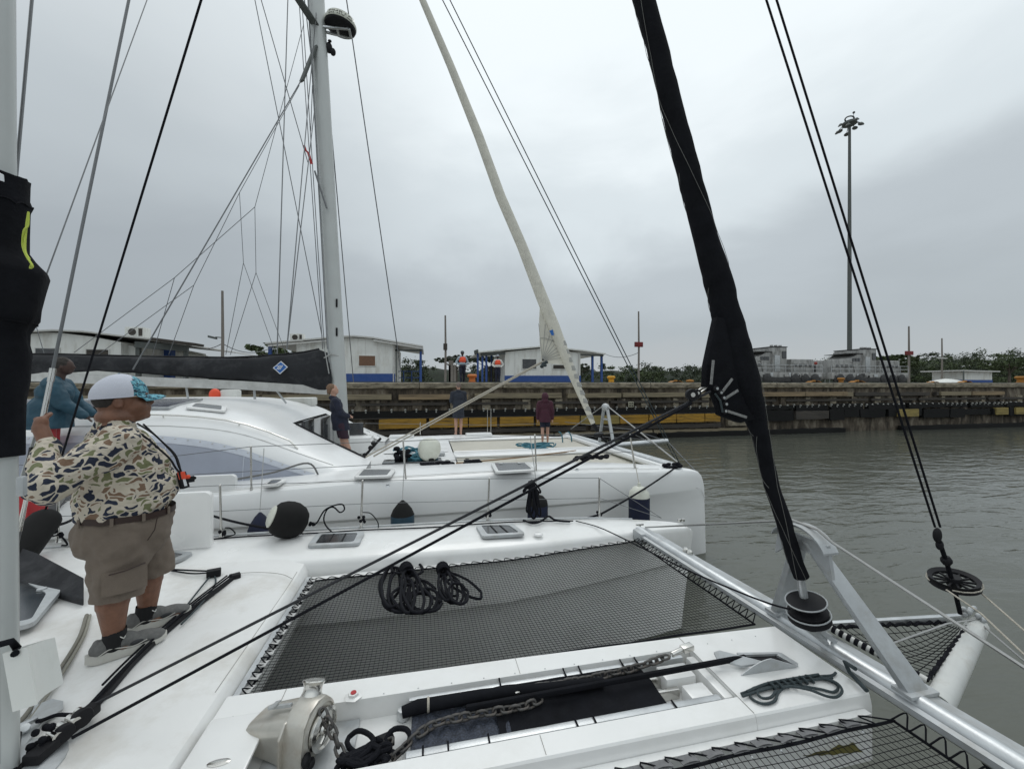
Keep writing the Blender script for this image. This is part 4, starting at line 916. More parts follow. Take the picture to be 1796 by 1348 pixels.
# mast
mc = V(-1.80, BC, 0)
def oval(c, a, b, n=24): return [c+V(a*math.cos(2*math.pi*k/n), b*math.sin(2*math.pi*k/n), 0) for k in range(n)]
ms = MB().loft([oval(mc+V(0, 0, 1.41), .060, .050), oval(mc+V(-.03, 0, 8), .060, .050), oval(mc+V(-.06, 0, 16), .06, .05)], closed=True).build('mast', mastm, boat)
gd = V(.060*math.cos(R(-58)), .050*math.sin(R(-58)), 0)
T('mast_groove', blackp, [mc+gd+V(0, 0, 1.5), mc+gd+V(-.03, 0, 8), mc+gd*.85+V(-.06, 0, 15)], .0035, ms, 6)
MB().lathe([(.20, 0), (.20, .014), (.15, .03), (.12, .035)], mc+V(0, 0, 1.40), n=24).build('mast_step', alup, boat)
pl = [PZ(52, 1262, 1.42), PZ(60, 1240, 1.42), PZ(92, 1228, 1.42), PZ(111, 1232, 1.42), PZ(111, 1245, 1.42), PZ(75, 1270, 1.42), PZ(20, 1340, 1.42), PZ(-40, 1380, 1.42)]
MB().prism(pl, (0, 0, .012)).build('mast_base_plate', alup, boat, bevel=.003)
# white tail bag and cleat on the mast foot
tb_ = [PY(4, 1146, 1.62), PY(56, 1128, 1.74), PY(72, 1210, 1.74), PY(22, 1248, 1.62)]
tb = thing('rope_tail_bag', tb_[3], 'white open topped rope bag strapped to the mast foot at the left edge', 'bag')
nrm = (tb_[1]-tb_[0]).cross(tb_[2]-tb_[1]).normalized()*.09
if nrm.y < 0: nrm = -nrm
bg_ = MB()
def bagf(a, b): p = tb_[0].lerp(tb_[1], a).lerp(tb_[3].lerp(tb_[2], a), b); return p-nrm*.35*math.sin(math.pi*a)*(1-.3*b)
bg_.grid(bagf, 10, 8); bg_.grid(lambda a, b: bagf(a, b)+nrm*(.9), 4, 4); bg_.loft([[bagf(0, b/6) for b in range(7)], [bagf(0, b/6)+nrm*.9 for b in range(7)]], caps=False); bg_.loft([[bagf(1, b/6) for b in range(7)], [bagf(1, b/6)+nrm*.9 for b in range(7)]], caps=False); bg_.loft([[bagf(a/6, 1) for a in range(7)], [bagf(a/6, 1)+nrm*.9 for a in range(7)]], caps=False)
bg_.build('bag', whitep, tb)
T('bag_strap', black, [PY(-10, 1132, 1.6), PY(20, 1124, 1.62), PY(30, 1136, 1.66), PY(26, 1146, 1.62)], .013, tb)
MB().bar(PZ(22, 1280, 1.47), PZ(66, 1258, 1.47), .03, .02).tube([PZ(40, 1285, 1.42), PZ(44, 1275, 1.47)], .02, 8).build('horn_cleat', alu, boat, bevel=.006)
# sail pack wrapped round the mast
prof = [(296, 38), (306, 46), (335, 50), (345, 53), (360, 48), (400, 50), (430, 50), (445, 62), (462, 80), (472, 82), (500, 78), (530, 70), (552, 66), (560, 60), (578, 50), (600, 48), (618, 54), (640, 52), (668, 47), (700, 40), (715, 34), (760, 32), (802, 32)]
secs = []
for k, (y, xr) in enumerate(prof):
    z = H+(674-y)/F*1.66; n = 34; ring = []
    rr = max(.088 if y < 690 else .076, (xr-2)/545)
    for j in range(n):
        a = 2*math.pi*j/n; q = V(math.cos(a)*1.2, math.sin(a)*1.2, z*2.2)
        wob = 1+.10*noise.noise(V(math.cos(a)*2.2, math.sin(a)*2.2, z*1.3))+.05*noise.noise(q*4)+.03*noise.noise(V(a*4, z*9, 1))
        ex = 1.0 if math.cos(a) > 0 else 1.5
        ring.append(mc+V(-.005+rr*math.cos(a)*ex*wob, rr*math.sin(a)*wob*.98, 0)+V(0, 0, z+.015*noise.noise(q*2.5)))
    secs.append(ring)
pk = thing('folded_mainsail', mc+V(0, 0, 2.8), 'black folded mainsail cover wrapped round the near mast at the left edge', 'sail cover')
MB().loft(secs, closed=True).build('cover', black, pk, angle=55)
for yy in (345, 560):   # seams and straps
    i = [p[0] for p in prof].index(yy) if yy in [p[0] for p in prof] else min(range(len(prof)), key=lambda k: abs(prof[k][0]-yy))
    T('cover_seam', black, [p+(p-mc-V(0, 0, p.z)).normalized()*.001 for p in secs[i]]+[secs[i][0]], .004, pk, 5)
T('yellow_cord', yellowc, spline([PY(50, 372, 1.60), PY(49, 395, 1.585), PY(42, 405, 1.57), PY(40, 430, 1.57), PY(46, 448, 1.55), PY(57, 466, 1.52), PY(53, 470, 1.53), PY(56, 462, 1.53)]), .0035, pk, 6)
T('yellow_cord', yellowc, spline([PY(50, 372, 1.60), PY(46, 400, 1.58), PY(44, 438, 1.56), PY(52, 455, 1.54)]), .0035, pk, 6)
MB().prism([PY(-5, 301, 1.62), PY(4, 306, 1.62), PY(5, 318, 1.62), PY(-4, 315, 1.62)], (.002, .004, 0)).build('white_patch', badge_w, pk)
# shroud fitting on the mast
MB().obox(PY(38, 852, 1.66), (.014, 0, 0), (0, .012, 0), (0, 0, .042)).build('shroud_bracket', alup, boat, bevel=.01)
# shrouds and halyards rising past the frame top
def stay(name, p, q, r, m, ext=2.2, parent=None, **kw):
    return T(name, m, [p, p+(q-p)*(ext if ext else 1)], r, parent or boat, 8, **kw)
Hd = V(-1.85, BC, 15)      # mast head region
handp = PY(74, 716, 2.02)
chain = PY(56, 806, 1.76)
top1 = PY(226, 0, 2.75)
stay('lazy_line', PY(30, 622, 1.80), PY(258, 0, 3.0), .003, wire, 2.5)
stay('running_rope', PY(56, 972, 3.99), PY(353, 0, 3.2), .0085, ropeb, 2.5)
stay('lazy_line', PY(6, 560, 1.68), PY(56, 0, 1.9), .006, wire, 2.5)
# two halyards to the bowsprit
blk = PY(1645, 935, 2.66)
for dx in (0, 9):
    stay('sprit_halyard', PY(1640+dx, 924, 2.66), PY(1344+dx*2.0, 0, 2.52), .0065, ropeb, 3.6)
MB().ell(PY(1644, 938, 2.66), (.03, .02, .05)).ell(PY(1648, 955, 2.67), (.022, .02, .035)).build('halyard_block', blackp, boat)
T('swivel_rod', black, [PY(1646, 945, 2.66), PY(1660, 985, 2.70), PY(1673, 1028, 2.74), PY(1684, 1075, 2.80)], .013, boat)
MB().lathe([(.018, -.04), (.03, -.02), (.03, .0), (.018, .02)], PY(1660, 985, 2.70), (0.1, 0, -1), 10).build('swivel', blackp, boat)
def wheel_furler(c, ax, ro, name='furler_wheel'):
    w_ = MB().lathe([(ro*.86, -.012), (ro, -.02), (ro*.93, -.003), (ro*.93, .003), (ro, .02), (ro*.86, .012)], c, ax, 36)
    ax = Vector(ax).normalized(); e1 = ax.orthogonal().normalized(); e2 = ax.cross(e1)
    o = MB()
    n = 36; prof_ = [(ro*.80, -.010), (ro, -.024), (ro*.94, -.004), (ro*.94, .004), (ro, .024), (ro*.80, .010)]
    vs = []; fs = []
    for (r_, h_) in prof_:
        for k in range(n): a = 2*math.pi*k/n; vs.append(c+ax*h_+(e1*math.cos(a)+e2*math.sin(a))*r_)
    m = len(prof_)
    for i in range(m):
        for k in range(n): k2 = (k+1) % n; i2 = (i+1) % m; fs.append((i*n+k, i*n+k2, i2*n+k2, i2*n+k))
    o.add(vs, fs)
    for k in range(12):
        a = 2*math.pi*k/12; dd = e1*math.cos(a)+e2*math.sin(a); o.bar(c+dd*ro*.25, c+dd*ro*.83, .010, .012, up=ax)
    o.lathe([(ro*.3, -.03), (ro*.34, 0), (ro*.3, .03)], c, ax, 16)
    return o.build(name, blackp, boat)
wc = PY(1673, 1018, 2.73); wheel_furler(wc, (-.18, -.06, 1), .128)
T('furler_loop', ropew, [wc+V(.132*math.cos(a), .132*math.sin(a), .023*math.cos(a)+.006*math.sin(a)) for a in [math.pi*(-.85+i*.12) for i in range(15)]], .0045, boat, 6)
T('furling_line', ropew, [PY(1710, 1030, 2.68), PY(1796, 1105, 2.3), PY(1900, 1190, 1.9)], .0055, boat, 6)
T('furling_line', ropew, [PY(1660, 1034, 2.66), PY(1720, 1075, 2.4), PY(1796, 1147, 2.1), PY(1900, 1240, 1.8)], .0055, boat, 6)

# black furled headsail
FV = BC
fp = [(1404, 1010, 13, 1), (1396, 985, 13, 1), (1375, 915, 13, 1), (1353, 850, 13, 1), (1342, 800, 13.5, 1), (1333, 760, 15, 1), (1322, 725, 20, 1), (1312, 700, 25, 1), (1300, 660, 28, 1), (1288, 610, 26, 1), (1275, 560, 24, 1), (1261, 500, 22.5, 1), (1255, 478, 22, 1), (1233, 400, 20.5, 1), (1208, 300, 20.5, 1), (1182, 200, 20, 1), (1157, 100, 18, 1), (1129, 0, 19, 1)]
secs = []
pts3 = [PV(x, y, FV) for x, y, r, _ in fp]
last = pts3[-1]; dirn = (pts3[-1]-pts3[-6]).normalized()
ext_pts = [last+dirn*(.8*k) for k in range(1, 14)]
allp = pts3+ext_pts
for k, p in enumerate(allp):
    dep = (p.x*SY+p.y*CY)
    rpx = fp[k][2] if k < len(fp) else None
    r = (rpx/F*dep*.94) if rpx else max(.02, .058-.0028*(k-len(fp)))
    tt = (allp[min(k+1, len(allp)-1)]-allp[max(k-1, 0)]).normalized(); e1 = tt.cross(V(0, 1, 0)).normalized(); e2 = tt.cross(e1); ring = []
    for j in range(28):
        a = 2*math.pi*j/28; hx = (a/(2*math.pi)+p.z*.42) % 1.0
        wob = 1+.13*(hx-.5)*min(1, k/3)+.04*math.sin(2*(a+p.z*1.3))*min(1, k/3)+.06*noise.noise(V(math.cos(a)*1.5, math.sin(a)*1.5, p.z*2.2))+.03*noise.noise(V(math.cos(a)*4, math.sin(a)*4, p.z*7))
        ring.append(p+(e1*math.cos(a)+e2*math.sin(a))*r*wob)
    secs.append(ring)
gen = thing('furled_headsail', V(2.46, FV, 1.5), 'thick black furled headsail slanting up from the silver crossbeam', 'furled sail')
# finer rings by interpolation for soft folds
fine = []
for a_, b_ in zip(secs, secs[1:]):
    for t in (0, .25, .5, .75): fine.append([p.lerp(q, t)+V(.007*noise.noise(p.lerp(q, t)*11), .007*noise.noise(p.lerp(q, t)*11+V(4, 0, 0)), 0) for p, q in zip(a_, b_)])
fine.append(secs[-1])
MB().loft(fine, closed=True).build('rolled_sail', black, gen, angle=60)
seam = mat('grey_seam_thread', (.16, .16, .15), .8)
def seamline(k0, k1, j0, j1):
    n = (k1-k0)*6; pts = []
    for i in range(n+1):
        kk = k0+(k1-k0)*i/n; jj = j0+(j1-j0)*i/n; f0 = min(int(kk), len(secs)-2); tt = kk-f0; j = int(jj) % 28
        j2 = (j+1) % 28; tj = jj-int(jj)
        p = secs[f0][j].lerp(secs[f0+1][j], tt).lerp(secs[f0][j2].lerp(secs[f0+1][j2], tt), tj); c = allp[f0].lerp(allp[f0+1], tt); pts.append(p+(p-c).normalized()*.002)
    T('seam', seam, pts, .0016, gen, 4)
for ph0 in (0, .5):
    pts = []; zc_ = None
    for i in range(17*14):
        kk = i/14; f0 = min(int(kk), len(secs)-2); tt = kk-f0; c = allp[f0].lerp(allp[f0+1], tt); jj = ((-(c.z*(.42 if ph0 == 0 else -.30))+ph0) % 1.0)*28; j = int(jj) % 28; j2 = (j+1) % 28; tj = jj-int(jj)
        p = secs[f0][j].lerp(secs[f0+1][j], tt).lerp(secs[f0][j2].lerp(secs[f0+1][j2], tt), tj)
        pts.append(p+(p-c).normalized()*.0045)
    T('seam', seam, pts, .0014, gen, 4)
for (k0, k1, j0, j1) in ((1, 5, 26, 14), (2, 5, 18, 30), (8, 9, 28, 14), (9, 11, 16, 28), (10, 12, 16, 26), (12, 14, 14, 28), (13, 15, 16, 26), (15, 17, 14, 27), (16, 17, 24, 15), (5, 6, 28, 15), (3, 4, 30, 16)):
    seamline(k0, min(k1, 17), j0, j1)
# clew panel
A = lambda x, y: PV(x, y, FV-.05)
clp = [A(1258, 555), A(1240, 640), A(1238, 680), A(1252, 690), A(1261, 712), A(1264, 728), A(1300, 742), A(1325, 735), A(1320, 640), A(1285, 560)]
MB().prism(clp, (0, .05, 0)).build('clew_panel', black, gen, bevel=.008)
for (x0, y0, x1, y1) in ((1245, 632, 1241, 674), (1278, 664, 1258, 690), (1288, 684, 1263, 700), (1303, 731, 1266, 719)):
    MB().bar(A(x0, y0)-V(0, .03, 0), A(x1, y1)-V(0, .03, 0), .016, .006, up=(0, 1, 0)).build('clew_strap', mat('strap_%d' % x0, (.22, .22, .215), .8, var=.3, vs=60), gen, bevel=.002)
for (x, y) in ((1250, 681), (1257, 688), (1262, 697), (1266, 708), (1265, 720)):
    c = A(x, y)-V(0, .03, 0)
    MB().lathe([(.015, -.008), (.019, 0), (.015, .008)], c, (0, 1, 0), 14).build('clew_ring', blackp, gen); MB().lathe([(.008, -.012), (.008, .012)], c, (0, 1, 0), 10).build('ring_bush', alup, gen)
T('clew_line', ropeg, [A(1247, 690)-V(0, .035, 0), A(1256, 702)-V(0, .035, 0), A(1260, 722)-V(0, .035, 0)], .006, gen)
# turning blocks at the clew
bk = thing('sheet_block', A(1213, 692), 'pair of black turning blocks shackled to the clew of the black headsail', 'pulley block')
for (x, y, r) in ((1213, 692, .034), (1222, 689, .022)):
    c = A(x, y); MB().lathe([(r, -.014), (r*1.04, 0), (r, .014)], c, (.2, 1, 0), 20).build('cheek', blackp, bk); MB().lathe([(r*.4, -.02), (r*.4, .02)], c, (.2, 1, 0), 12).build('pin', steel, bk)
T('shackle', steel, [A(1222, 686), A(1230, 680), A(1240, 679), A(1231, 686), A(1224, 690)], .005, bk)
# furling drum
dc = PV(1415, 1062, FV); ax_ = (pts3[0]-PV(1428, 1125, FV)).normalized()
MB().tube([PV(1402, 1000, FV), PV(1410, 1046, FV)], .024, 14).build('foil', alu, gen)
def drum(c, r, h, name, m): return MB().lathe([(r*.6, -h), (r, -h), (r, -h+.008), (r*.62, -h+.02), (r*.62, h-.02), (r, h-.008), (r, h), (r*.6, h)], c, ax_, 30).build(name, m, gen)
drum(dc, .112, .036, 'furling_drum', blackp)
_e1 = ax_.orthogonal().normalized(); _e2 = ax_.cross(_e1)
for (q_, r_) in ((.036, .112), (-.046, .120)): T('drum_rim', alup, [dc+ax_*q_+(_e1*math.cos(R(12*k))+_e2*math.sin(R(12*k)))*r_ for k in range(31)], .0045, gen, 8)
MB().lathe([(.095, 0), (.12, .0), (.11, .036), (.07, .04)], dc-ax_*.088, ax_, 26).build('lower_drum', blackp, gen)
MB().tube([dc-ax_*.08, dc-ax_*.15], [.05, .042], 14).build('drum_neck', blackp, gen)
T('tack_fork', alup, [dc-ax_*.14, beamp(FV)+V(-.03, 0, .07)], .024, gen, 10)
for s in (-1, 1): MB().bar(dc-ax_*.15+V(s*.03, -.03*s, 0), beamp(FV)+V(s*.035, -.03, .06), .012, .03).build('tack_plate', alup, gen, bevel=.003)
MB().obox(dc-ax_*.15+V(.07, -.03, .02), (.03, 0, 0), (0, .012, 0), (.01, 0, .03)).build('line_guide', alup, gen, bevel=.004)
T('furling_line', ropeb, spline([PZ(1010, 913, 1.42), PZ(1060, 928, 1.42), PY(1190, 992, 3.4), PY(1290, 1035, 2.9), PY(1350, 1058, 2.72), dc+V(-.11, .02, -.02)], 4), .0068, boat, 6)
T('pad_eye_line', ropeg, [PZ(1500, 1172, 1.44), PZ(1482, 1160, 1.42), PZ(1490, 1178, 1.38), PZ(1520, 1210, 1.38)], .012, boat)

# stanchions and lifelines
def stanchion(px, yb, yt, vb, parent, lean=0):
    b0 = PV(px, yb, vb); t0 = PV(px+lean, yt, vb)
    s = MB().tube([b0, t0], .0115, 10).lathe([(.028, 0), (.02, .012), (.016, .06)], b0-V(0, 0, .012), n=12).ell(t0, .014, 8, 6)
    s.build('stanchion', steel, parent); return b0, t0
tops = [stanchion(x, yb, yt, vv, boat, l)[1] for x, yb, yt, vv, l in ((102, 948, 865, 4.93, 0), (388, 938, 851, 4.93, -2), (633, 928, 843, 4.93, 3), (855, 915, 839, 4.88, 3), (1051, 906, 838, 4.84, 0))]
pul = PV(1160, 908, 4.70)
T('lifeline', wire, [PV(-200, 880, 4.93)]+tops+[pul], .0038, boat, 6)
mids = [PV(x, y, vv) for x, y, vv in ((-200, 925, 4.93), (100, 905, 4.93), (387, 896, 4.93), (634, 883, 4.93), (856, 877, 4.88), (1051, 873, 4.84))]
T('lifeline', wire, mids+[pul], .0035, boat, 6)
for (x, y) in ((388, 935), (633, 915), (1051, 905), (855, 905), (100, 940)):
    g = random.Random(x); c = PV(x, y, 4.92); m_ = MB()
    for k in range(5): m_.ell(c+V(g.uniform(-.03, .05), g.uniform(-.02, .02), g.uniform(-.01, .06)), (.018, .014, .02), 8, 6)
    m_.build('line_knot', ropeb, boat)
T('tied_line', ropeb, spline([PV(636, 898, 4.9), PV(650, 900, 4.9), PV(662, 914, 4.9), PV(664, 926, 4.9)]), .006, boat)
T('tied_line', ropeb, spline([PV(395, 925, 4.9), PV(404, 926, 4.9), PV(412, 936, 4.9), PV(392, 942, 4.86)]), .007, boat)
T('tied_line', ropeb, spline([PV(92, 940, 4.9), PV(104, 938, 4.9), PV(112, 945, 4.9), PV(118, 955, 4.88), PV(108, 956, 4.88)]), .008, boat)

# tracks, sheets and small deck gear
def L3(ps, z): return [PZ(x, y, z) for x, y in ps]
trk = L3([(410, 1012), (345, 1062), (290, 1108), (235, 1160), (190, 1212), (155, 1245), (100, 1285), (40, 1345), (0, 1380)], 1.425)
MB().loft([[p+V(-.014, -.006, -.012), p+V(.014, .006, -.012), p+V(.011, .005, .016), p+V(-.011, -.005, .016)] for p in spline(trk, 4)], closed=True).build('jib_track', blackp, boat)
T('control_line', ropeb, spline(L3([(405, 1008), (340, 1058), (286, 1104), (228, 1160), (185, 1205), (150, 1243)], 1.455), 5), .0075, boat)
T('control_line', ropeb, spline(L3([(398, 1009), (332, 1060), (278, 1106), (222, 1158), (180, 1200)], 1.445), 5), .0065, boat)
T('control_line', ropeg, spline(L3([(372, 1006), (352, 1030), (322, 1068), (300, 1092)], 1.43), 5), .0065, boat)
T('control_line', ropeg, spline(L3([(376, 1006), (378, 1022), (366, 1042), (340, 1072), (318, 1094)], 1.43), 5), .0065, boat)
T('control_line', ropeb, spline(L3([(300, 998), (340, 1000), (368, 1001)], 1.45), 5), .0075, boat)
T('control_line', ropeb, spline(L3([(300, 1000), (335, 1005), (366, 1004)], 1.45), 5), .0065, boat)
T('control_line', ropeb, spline(L3([(185, 1208), (160, 1240), (130, 1252), (100, 1253), (75, 1262)], 1.44)+[PZ(66, 1264, 1.47)], 5), .009, boat)
T('control_line', ropeb, spline([PZ(33, 1285, 1.47), PZ(30, 1310, 1.45), PZ(24, 1348, 1.44), PZ(20, 1400, 1.43)], 5), .010, boat)
T('grey_hose', mat('grey_rope', (.20, .19, .16), .8, bump=.4, bs=200), spline(L3([(152, 1078), (140, 1115), (110, 1165), (70, 1220), (35, 1265), (0, 1290), (-60, 1310)], 1.425), 5), .0115, boat)
T('grey_hose', mat('pale_grey_rope', (.27, .26, .22), .8, bump=.4, bs=200), spline(L3([(158, 1078), (147, 1115), (116, 1170), (76, 1228), (42, 1272), (4, 1300), (-60, 1322)], 1.425), 5), .0085, boat)
MB().obox(PZ(375, 1004, 1.45), (.05, .015, 0), (-.012, .03, 0), (0, 0, .03)).build('line_organiser', blackp, boat, bevel=.008)
MB().obox(PZ(412, 1010, 1.43), (.035, .02, 0), (-.015, .025, 0), (0, 0, .02)).build('track_stop', blackp, boat, bevel=.006)
car = MB(); g = random.Random(4)
c0, c1 = PZ(168, 1238, 1.46), PZ(52, 1335, 1.46)
car.bar(c0, c0.lerp(c1, .55), .055, .05); car.lathe([(.04, -.02), (.045, 0), (.04, .02)], c0.lerp(c1, .3)+V(.02, -.01, .02), (1, -.6, .2), 18); car.lathe([(.035, -.02), (.04, 0), (.035, .02)], c0.lerp(c1, .55)+V(.02, -.02, .02), (1, -.6, .2), 18); car.bar(c0.lerp(c1, .5), c1, .07, .045)
car.build('traveller_car', blackp, boat, bevel=.008)
cs = MB()
for k in range(4): cs.lathe([(.018, -.03), (.018, .03)], c0.lerp(c1, .25+.14*k)+V(.0, 0, .03), (1, -.6, 0), 10)
cs.build('car_pins', steel, boat)
wd = MB()
for k in range(16): wd.ell(PZ(72, 1308, 1.46)+V(g.uniform(-.03, .03), g.uniform(-.03, .03), g.uniform(-.02, .09)), (.016, .012, .016), 8, 6)
wd.build('rope_clump', ropeb, boat)
# headsail sheets down to the car
sh1 = [A(1246, 686), PZ(162, 1236, 1.47)]; sh2 = [A(1213, 707), PZ(128, 1292, 1.47)]
sht = thing('headsail_sheets', sh1[0], 'two long taut black ropes from the headsail clew down to the track car', 'sheet ropes')
T('sheet', mat('black_fleck_rope', (.03, .031, .036), .75, var=.8, vs=240, bump=.6, bs=260), sh1, .0082, sht); T('sheet', ropeb, sh2, .0082, sht)

# moulded seams, screw heads and small stains on the near deck
seamm = mat('grey_sealant_seam', (.30, .29, .27), .7)
for pts in ([V(.55, 2.502, 1.3535), V(.55, 2.35, 1.3535)], [V(.55, 1.918, 1.3535), V(.55, 1.81, 1.3535)], [V(1.701, 2.46, 1.3538), V(1.701, 1.81, 1.3538)], [V(-.79, 2.34, 1.3538), V(-.79, 2.515, 1.3538)]):
    T('deck_seam', seamm, pts, .0016, boat, 4)
for k in range(18):
    p = V(-1.0+.19*k, 2.36, 1.3535); MB().lathe([(.0045, 0), (.003, .002)], p, n=8).build('screw_head', alup, boat)
T('deck_seam', seamm, spline([PZ(404, 1006, 1.43), PZ(450, 1003, 1.43), PZ(492, 1006, 1.42), PZ(512, 1014, 1.40)]), .0022, boat, 4)
T('deck_seam', seamm, spline([V(-1.17, v, deck_z(-1.17, v)+.001) for v in (2.55, 2.9, 3.3, 3.7, 4.0)]), .002, boat, 4)
# ================================================================ WINDLASS, CHAIN, TRAY (on the nacelle)
wc0 = V(-.56, 2.14, 1.262)
tray = MB()
FR = 1.348
T1 = [V(.08, 1.965, 1.30), V(1.60, 1.965, 1.30)]
MB().box(-.10, 1.62, 1.945, 1.985, 1.262, 1.338).build('tray_side', alu, boat, bevel=.006)
MB().box(-.10, 1.62, 2.295, 2.325, 1.262, 1.338).build('tray_side', alu, boat, bevel=.006)
MB().box(-.06, 1.30, 1.99, 2.29, 1.262, 1.31).build('tray_floor', alup, boat)
mat1 = MB().grid(lambda a, b: V(-.08+.50*a, 1.988+.305*b, 1.328+.010*noise.noise(V(a*6, b*4, 2))+.006*math.sin(a*40)), 30, 12)
mat1.build('woven_mat', net_mat_woven, boat, fixn=False)
MB().grid(lambda a, b: V(.36+.94*a, 1.985+.312*b, 1.336+.008*noise.noise(V(a*6, b*3, 9))+.01*math.exp(-((b-.5)/.2)**2)), 40, 12).build('canvas_cover', black, boat, fixn=False)
for (u, s) in ((.10, 0), (.30, 0), (.76, 0), (.86, 0), (1.33, 0), (-.02, 0)):
    T('lashing', ropeb, [V(u, 1.99, 1.343), V(u, 1.94, 1.343), V(u+.005, 1.939, 1.28)], .005, boat, 6)
for u in (.42, .82, .92, 1.2, 1.30): T('lashing', ropeb, [V(u, 2.27, 1.345), V(u, 2.33, 1.345), V(u, 2.345, 1.35)], .005, boat, 6)
for u in (.02, .62, 1.17): MB().lathe([(.014, 0), (.016, .004), (.008, .008)], V(u, 1.944, 1.305), (0, -1, 0), 12).build('tray_bolt', alup, boat)
MB().lathe([(.034, 0), (.036, .02), (.028, .028)], V(-.14, 1.985, 1.245), n=18).build('tray_knob', alu, boat)
MB().lathe([(.034, 0), (.036, .03), (.028, .05)], V(-.13, 2.30, 1.245), n=18).build('tray_knob', alu, boat)
MB().tube([V(-.10, 2.30, 1.30), V(-.02, 2.30, 1.30)], .018, 12).build('tray_pin', alu, boat)
# rolled black sail tube lying on the mat
T('rolled_canvas', black, [V(-.13, 2.205, 1.352), V(-.05, 2.21, 1.365), V(.3, 2.21, 1.370), V(1.0, 2.155, 1.378)], [.028, .034, .030, .024], boat, 12)
T('white_seizing', ropew, [V(-.0, 2.21, 1.367), V(.012, 2.21, 1.367)], .036, boat, 12)
MB().lathe([(.045, 0), (.05, .008), (.03, .014), (.028, .026)], PZ(620, 1222, 1.352), n=6).build('deck_fitting', gel, boat)
MB().lathe([(.016, 0), (.015, .006)], PZ(620, 1222, 1.352)+V(0, 0, .024), n=16).build('red_button', redm, boat)
# windlass
wn = MB()
WS = 1.04; WA = R(-24)
W = lambda a, b, c: V(-.60+WS*(a*math.cos(WA)-b*math.sin(WA)), 2.185+WS*(a*math.sin(WA)+b*math.cos(WA)), 1.262+WS*c)
WX = V(math.cos(WA), math.sin(WA), 0); WY = V(-math.sin(WA), math.cos(WA), 0)
def rsec(a, hw, zlo, zhi, r):
    pts = []
    for (cy, cz, a0) in ((hw-r, zhi-r, 0), (-hw+r, zhi-r, 90), (-hw+.015, zlo+.015, 180), (hw-.015, zlo+.015, 270)):
        rr = r if a0 < 180 else .015
        for k in range(5): t = R(a0+90*k/4); pts.append(W(a, cy+rr*math.cos(t), cz+rr*math.sin(t)))
    return pts
MB().loft([rsec(-.275, .070, .035, .10, .03), rsec(-.268, .085, .02, .125, .045), rsec(-.22, .095, .01, .15, .055), rsec(-.07, .108, .0, .20, .07), rsec(-.035, .11, .0, .205, .07)], closed=True).build('motor_housing', steelw, boat, angle=30)
MB().bar(W(-.19, -.02, .185), W(-.06, -.02, .222), .014, .014).bar(W(-.17, -.02, .20), W(-.14, -.02, .212), .05, .006).build('housing_plate', alup, boat)
# gear case: rounded profile plate
o = []
for (y, z) in ((-.125, -.0), (-.12, .09), (-.10, .19), (-.06, .235), (.0, .25), (.06, .235), (.10, .19), (.125, .10), (.13, .0), (.06, -.0)): o.append(W(-.035, y, z))
MB().prism(o, WX*.115).build('gear_case', steelw, boat, bevel=.016, angle=30)
o2 = [W(.0, -.14, .0), W(.0, -.135, .15), W(.0, -.10, .20), W(.0, .09, .20), W(.0, .12, .15), W(.0, .15, .07), W(.0, .14, .0)]
MB().prism([p-WX*.040 for p in o2], WX*.014).build('case_flange', steelw, boat, bevel=.004)
gx = .066
MB().lathe([(.112, 0), (.114, .012), (.10, .02), (.097, .012), (.05, .018), (.04, .03)], W(gx, .005, .125), WX, 32).build('gypsy_ring', steelw, boat)
MB().lathe([(.09, 0), (.094, .034), (.078, .044), (.072, .032), (.035, .034), (.03, .045)], W(gx+.008, -.0, .12), WX, 30).build('gypsy_wheel', steel, boat)
hb_ = MB()
for a in (90, 205, 335):
    d = WX*.06+WY*math.cos(R(a))+V(0, 0, math.sin(R(a))); hb_.tube([W(gx+.055, 0, .12), W(gx+.055, 0, .12)+d*.062], [.010, .008], 8)
hb_.lathe([(.016, 0), (.014, .02), (.005, .026)], W(gx+.045, 0, .12), WX, 12).build('clutch_handle', steel, boat)
MB().ell(W(gx+.02, -.10, .055), (.02, .035, .03)).ell(W(gx+.03, -.085, .03), (.02, .03, .02)).build('chain_stripper', blackp, boat)
# warping drum on the far upper side
ax2 = V(.10, .42, .90).normalized(); dcn = W(.0, .035, .205)
MB().lathe([(.058, 0), (.055, .02), (.046, .04), (.045, .062), (.052, .082), (.058, .088), (.054, .094), (.02, .100)], dcn, ax2, 30).build('warping_drum', steel, boat)
MB().lathe([(.012, 0), (.014, .008)], W(.03, -.04, .222), (.6, -.3, 1), 12).build('plug', blackp, boat)
MB().ell(W(-.30, -.03, .07), (.012, .012, .012), 8, 6).build('stud', steel, boat)
# anchor chain, link by link
ch = thing('anchor_chain', V(.5, 2.1, 1.35), 'steel anchor chain running from the windlass over the black mats to the anchor', 'chain')
def torus_link(L_, w_, r, n=12, m=6):
    pts = []
    for k in range(n):
        a = 2*math.pi*k/n; pts.append(V((L_/2-w_/2)*(1 if math.cos(a) > 0 else -1)*min(1, abs(math.cos(a))*3)+math.cos(a)*w_/2, math.sin(a)*w_/2, 0))
    mb = MB(); vs = []; fs = []
    for i in range(n):
        t = (pts[(i+1) % n]-pts[i-1]).normalized(); nn = V(0, 0, 1); bb = t.cross(nn)
        for k in range(m): a = 2*math.pi*k/m; vs.append(pts[i]+(nn*math.cos(a)+bb*math.sin(a))*r)
    for i in range(n):
        for k in range(m): fs.append((i*m+k, i*m+(k+1) % m, ((i+1) % n)*m+(k+1) % m, ((i+1) % n)*m+k))
    mb.add(vs, fs); return mb
def chain_mesh(mt, s=1): me = torus_link(.060*s, .036*s, .0072*s).mesh('link', angle=80); me.materials.append(mt); return me
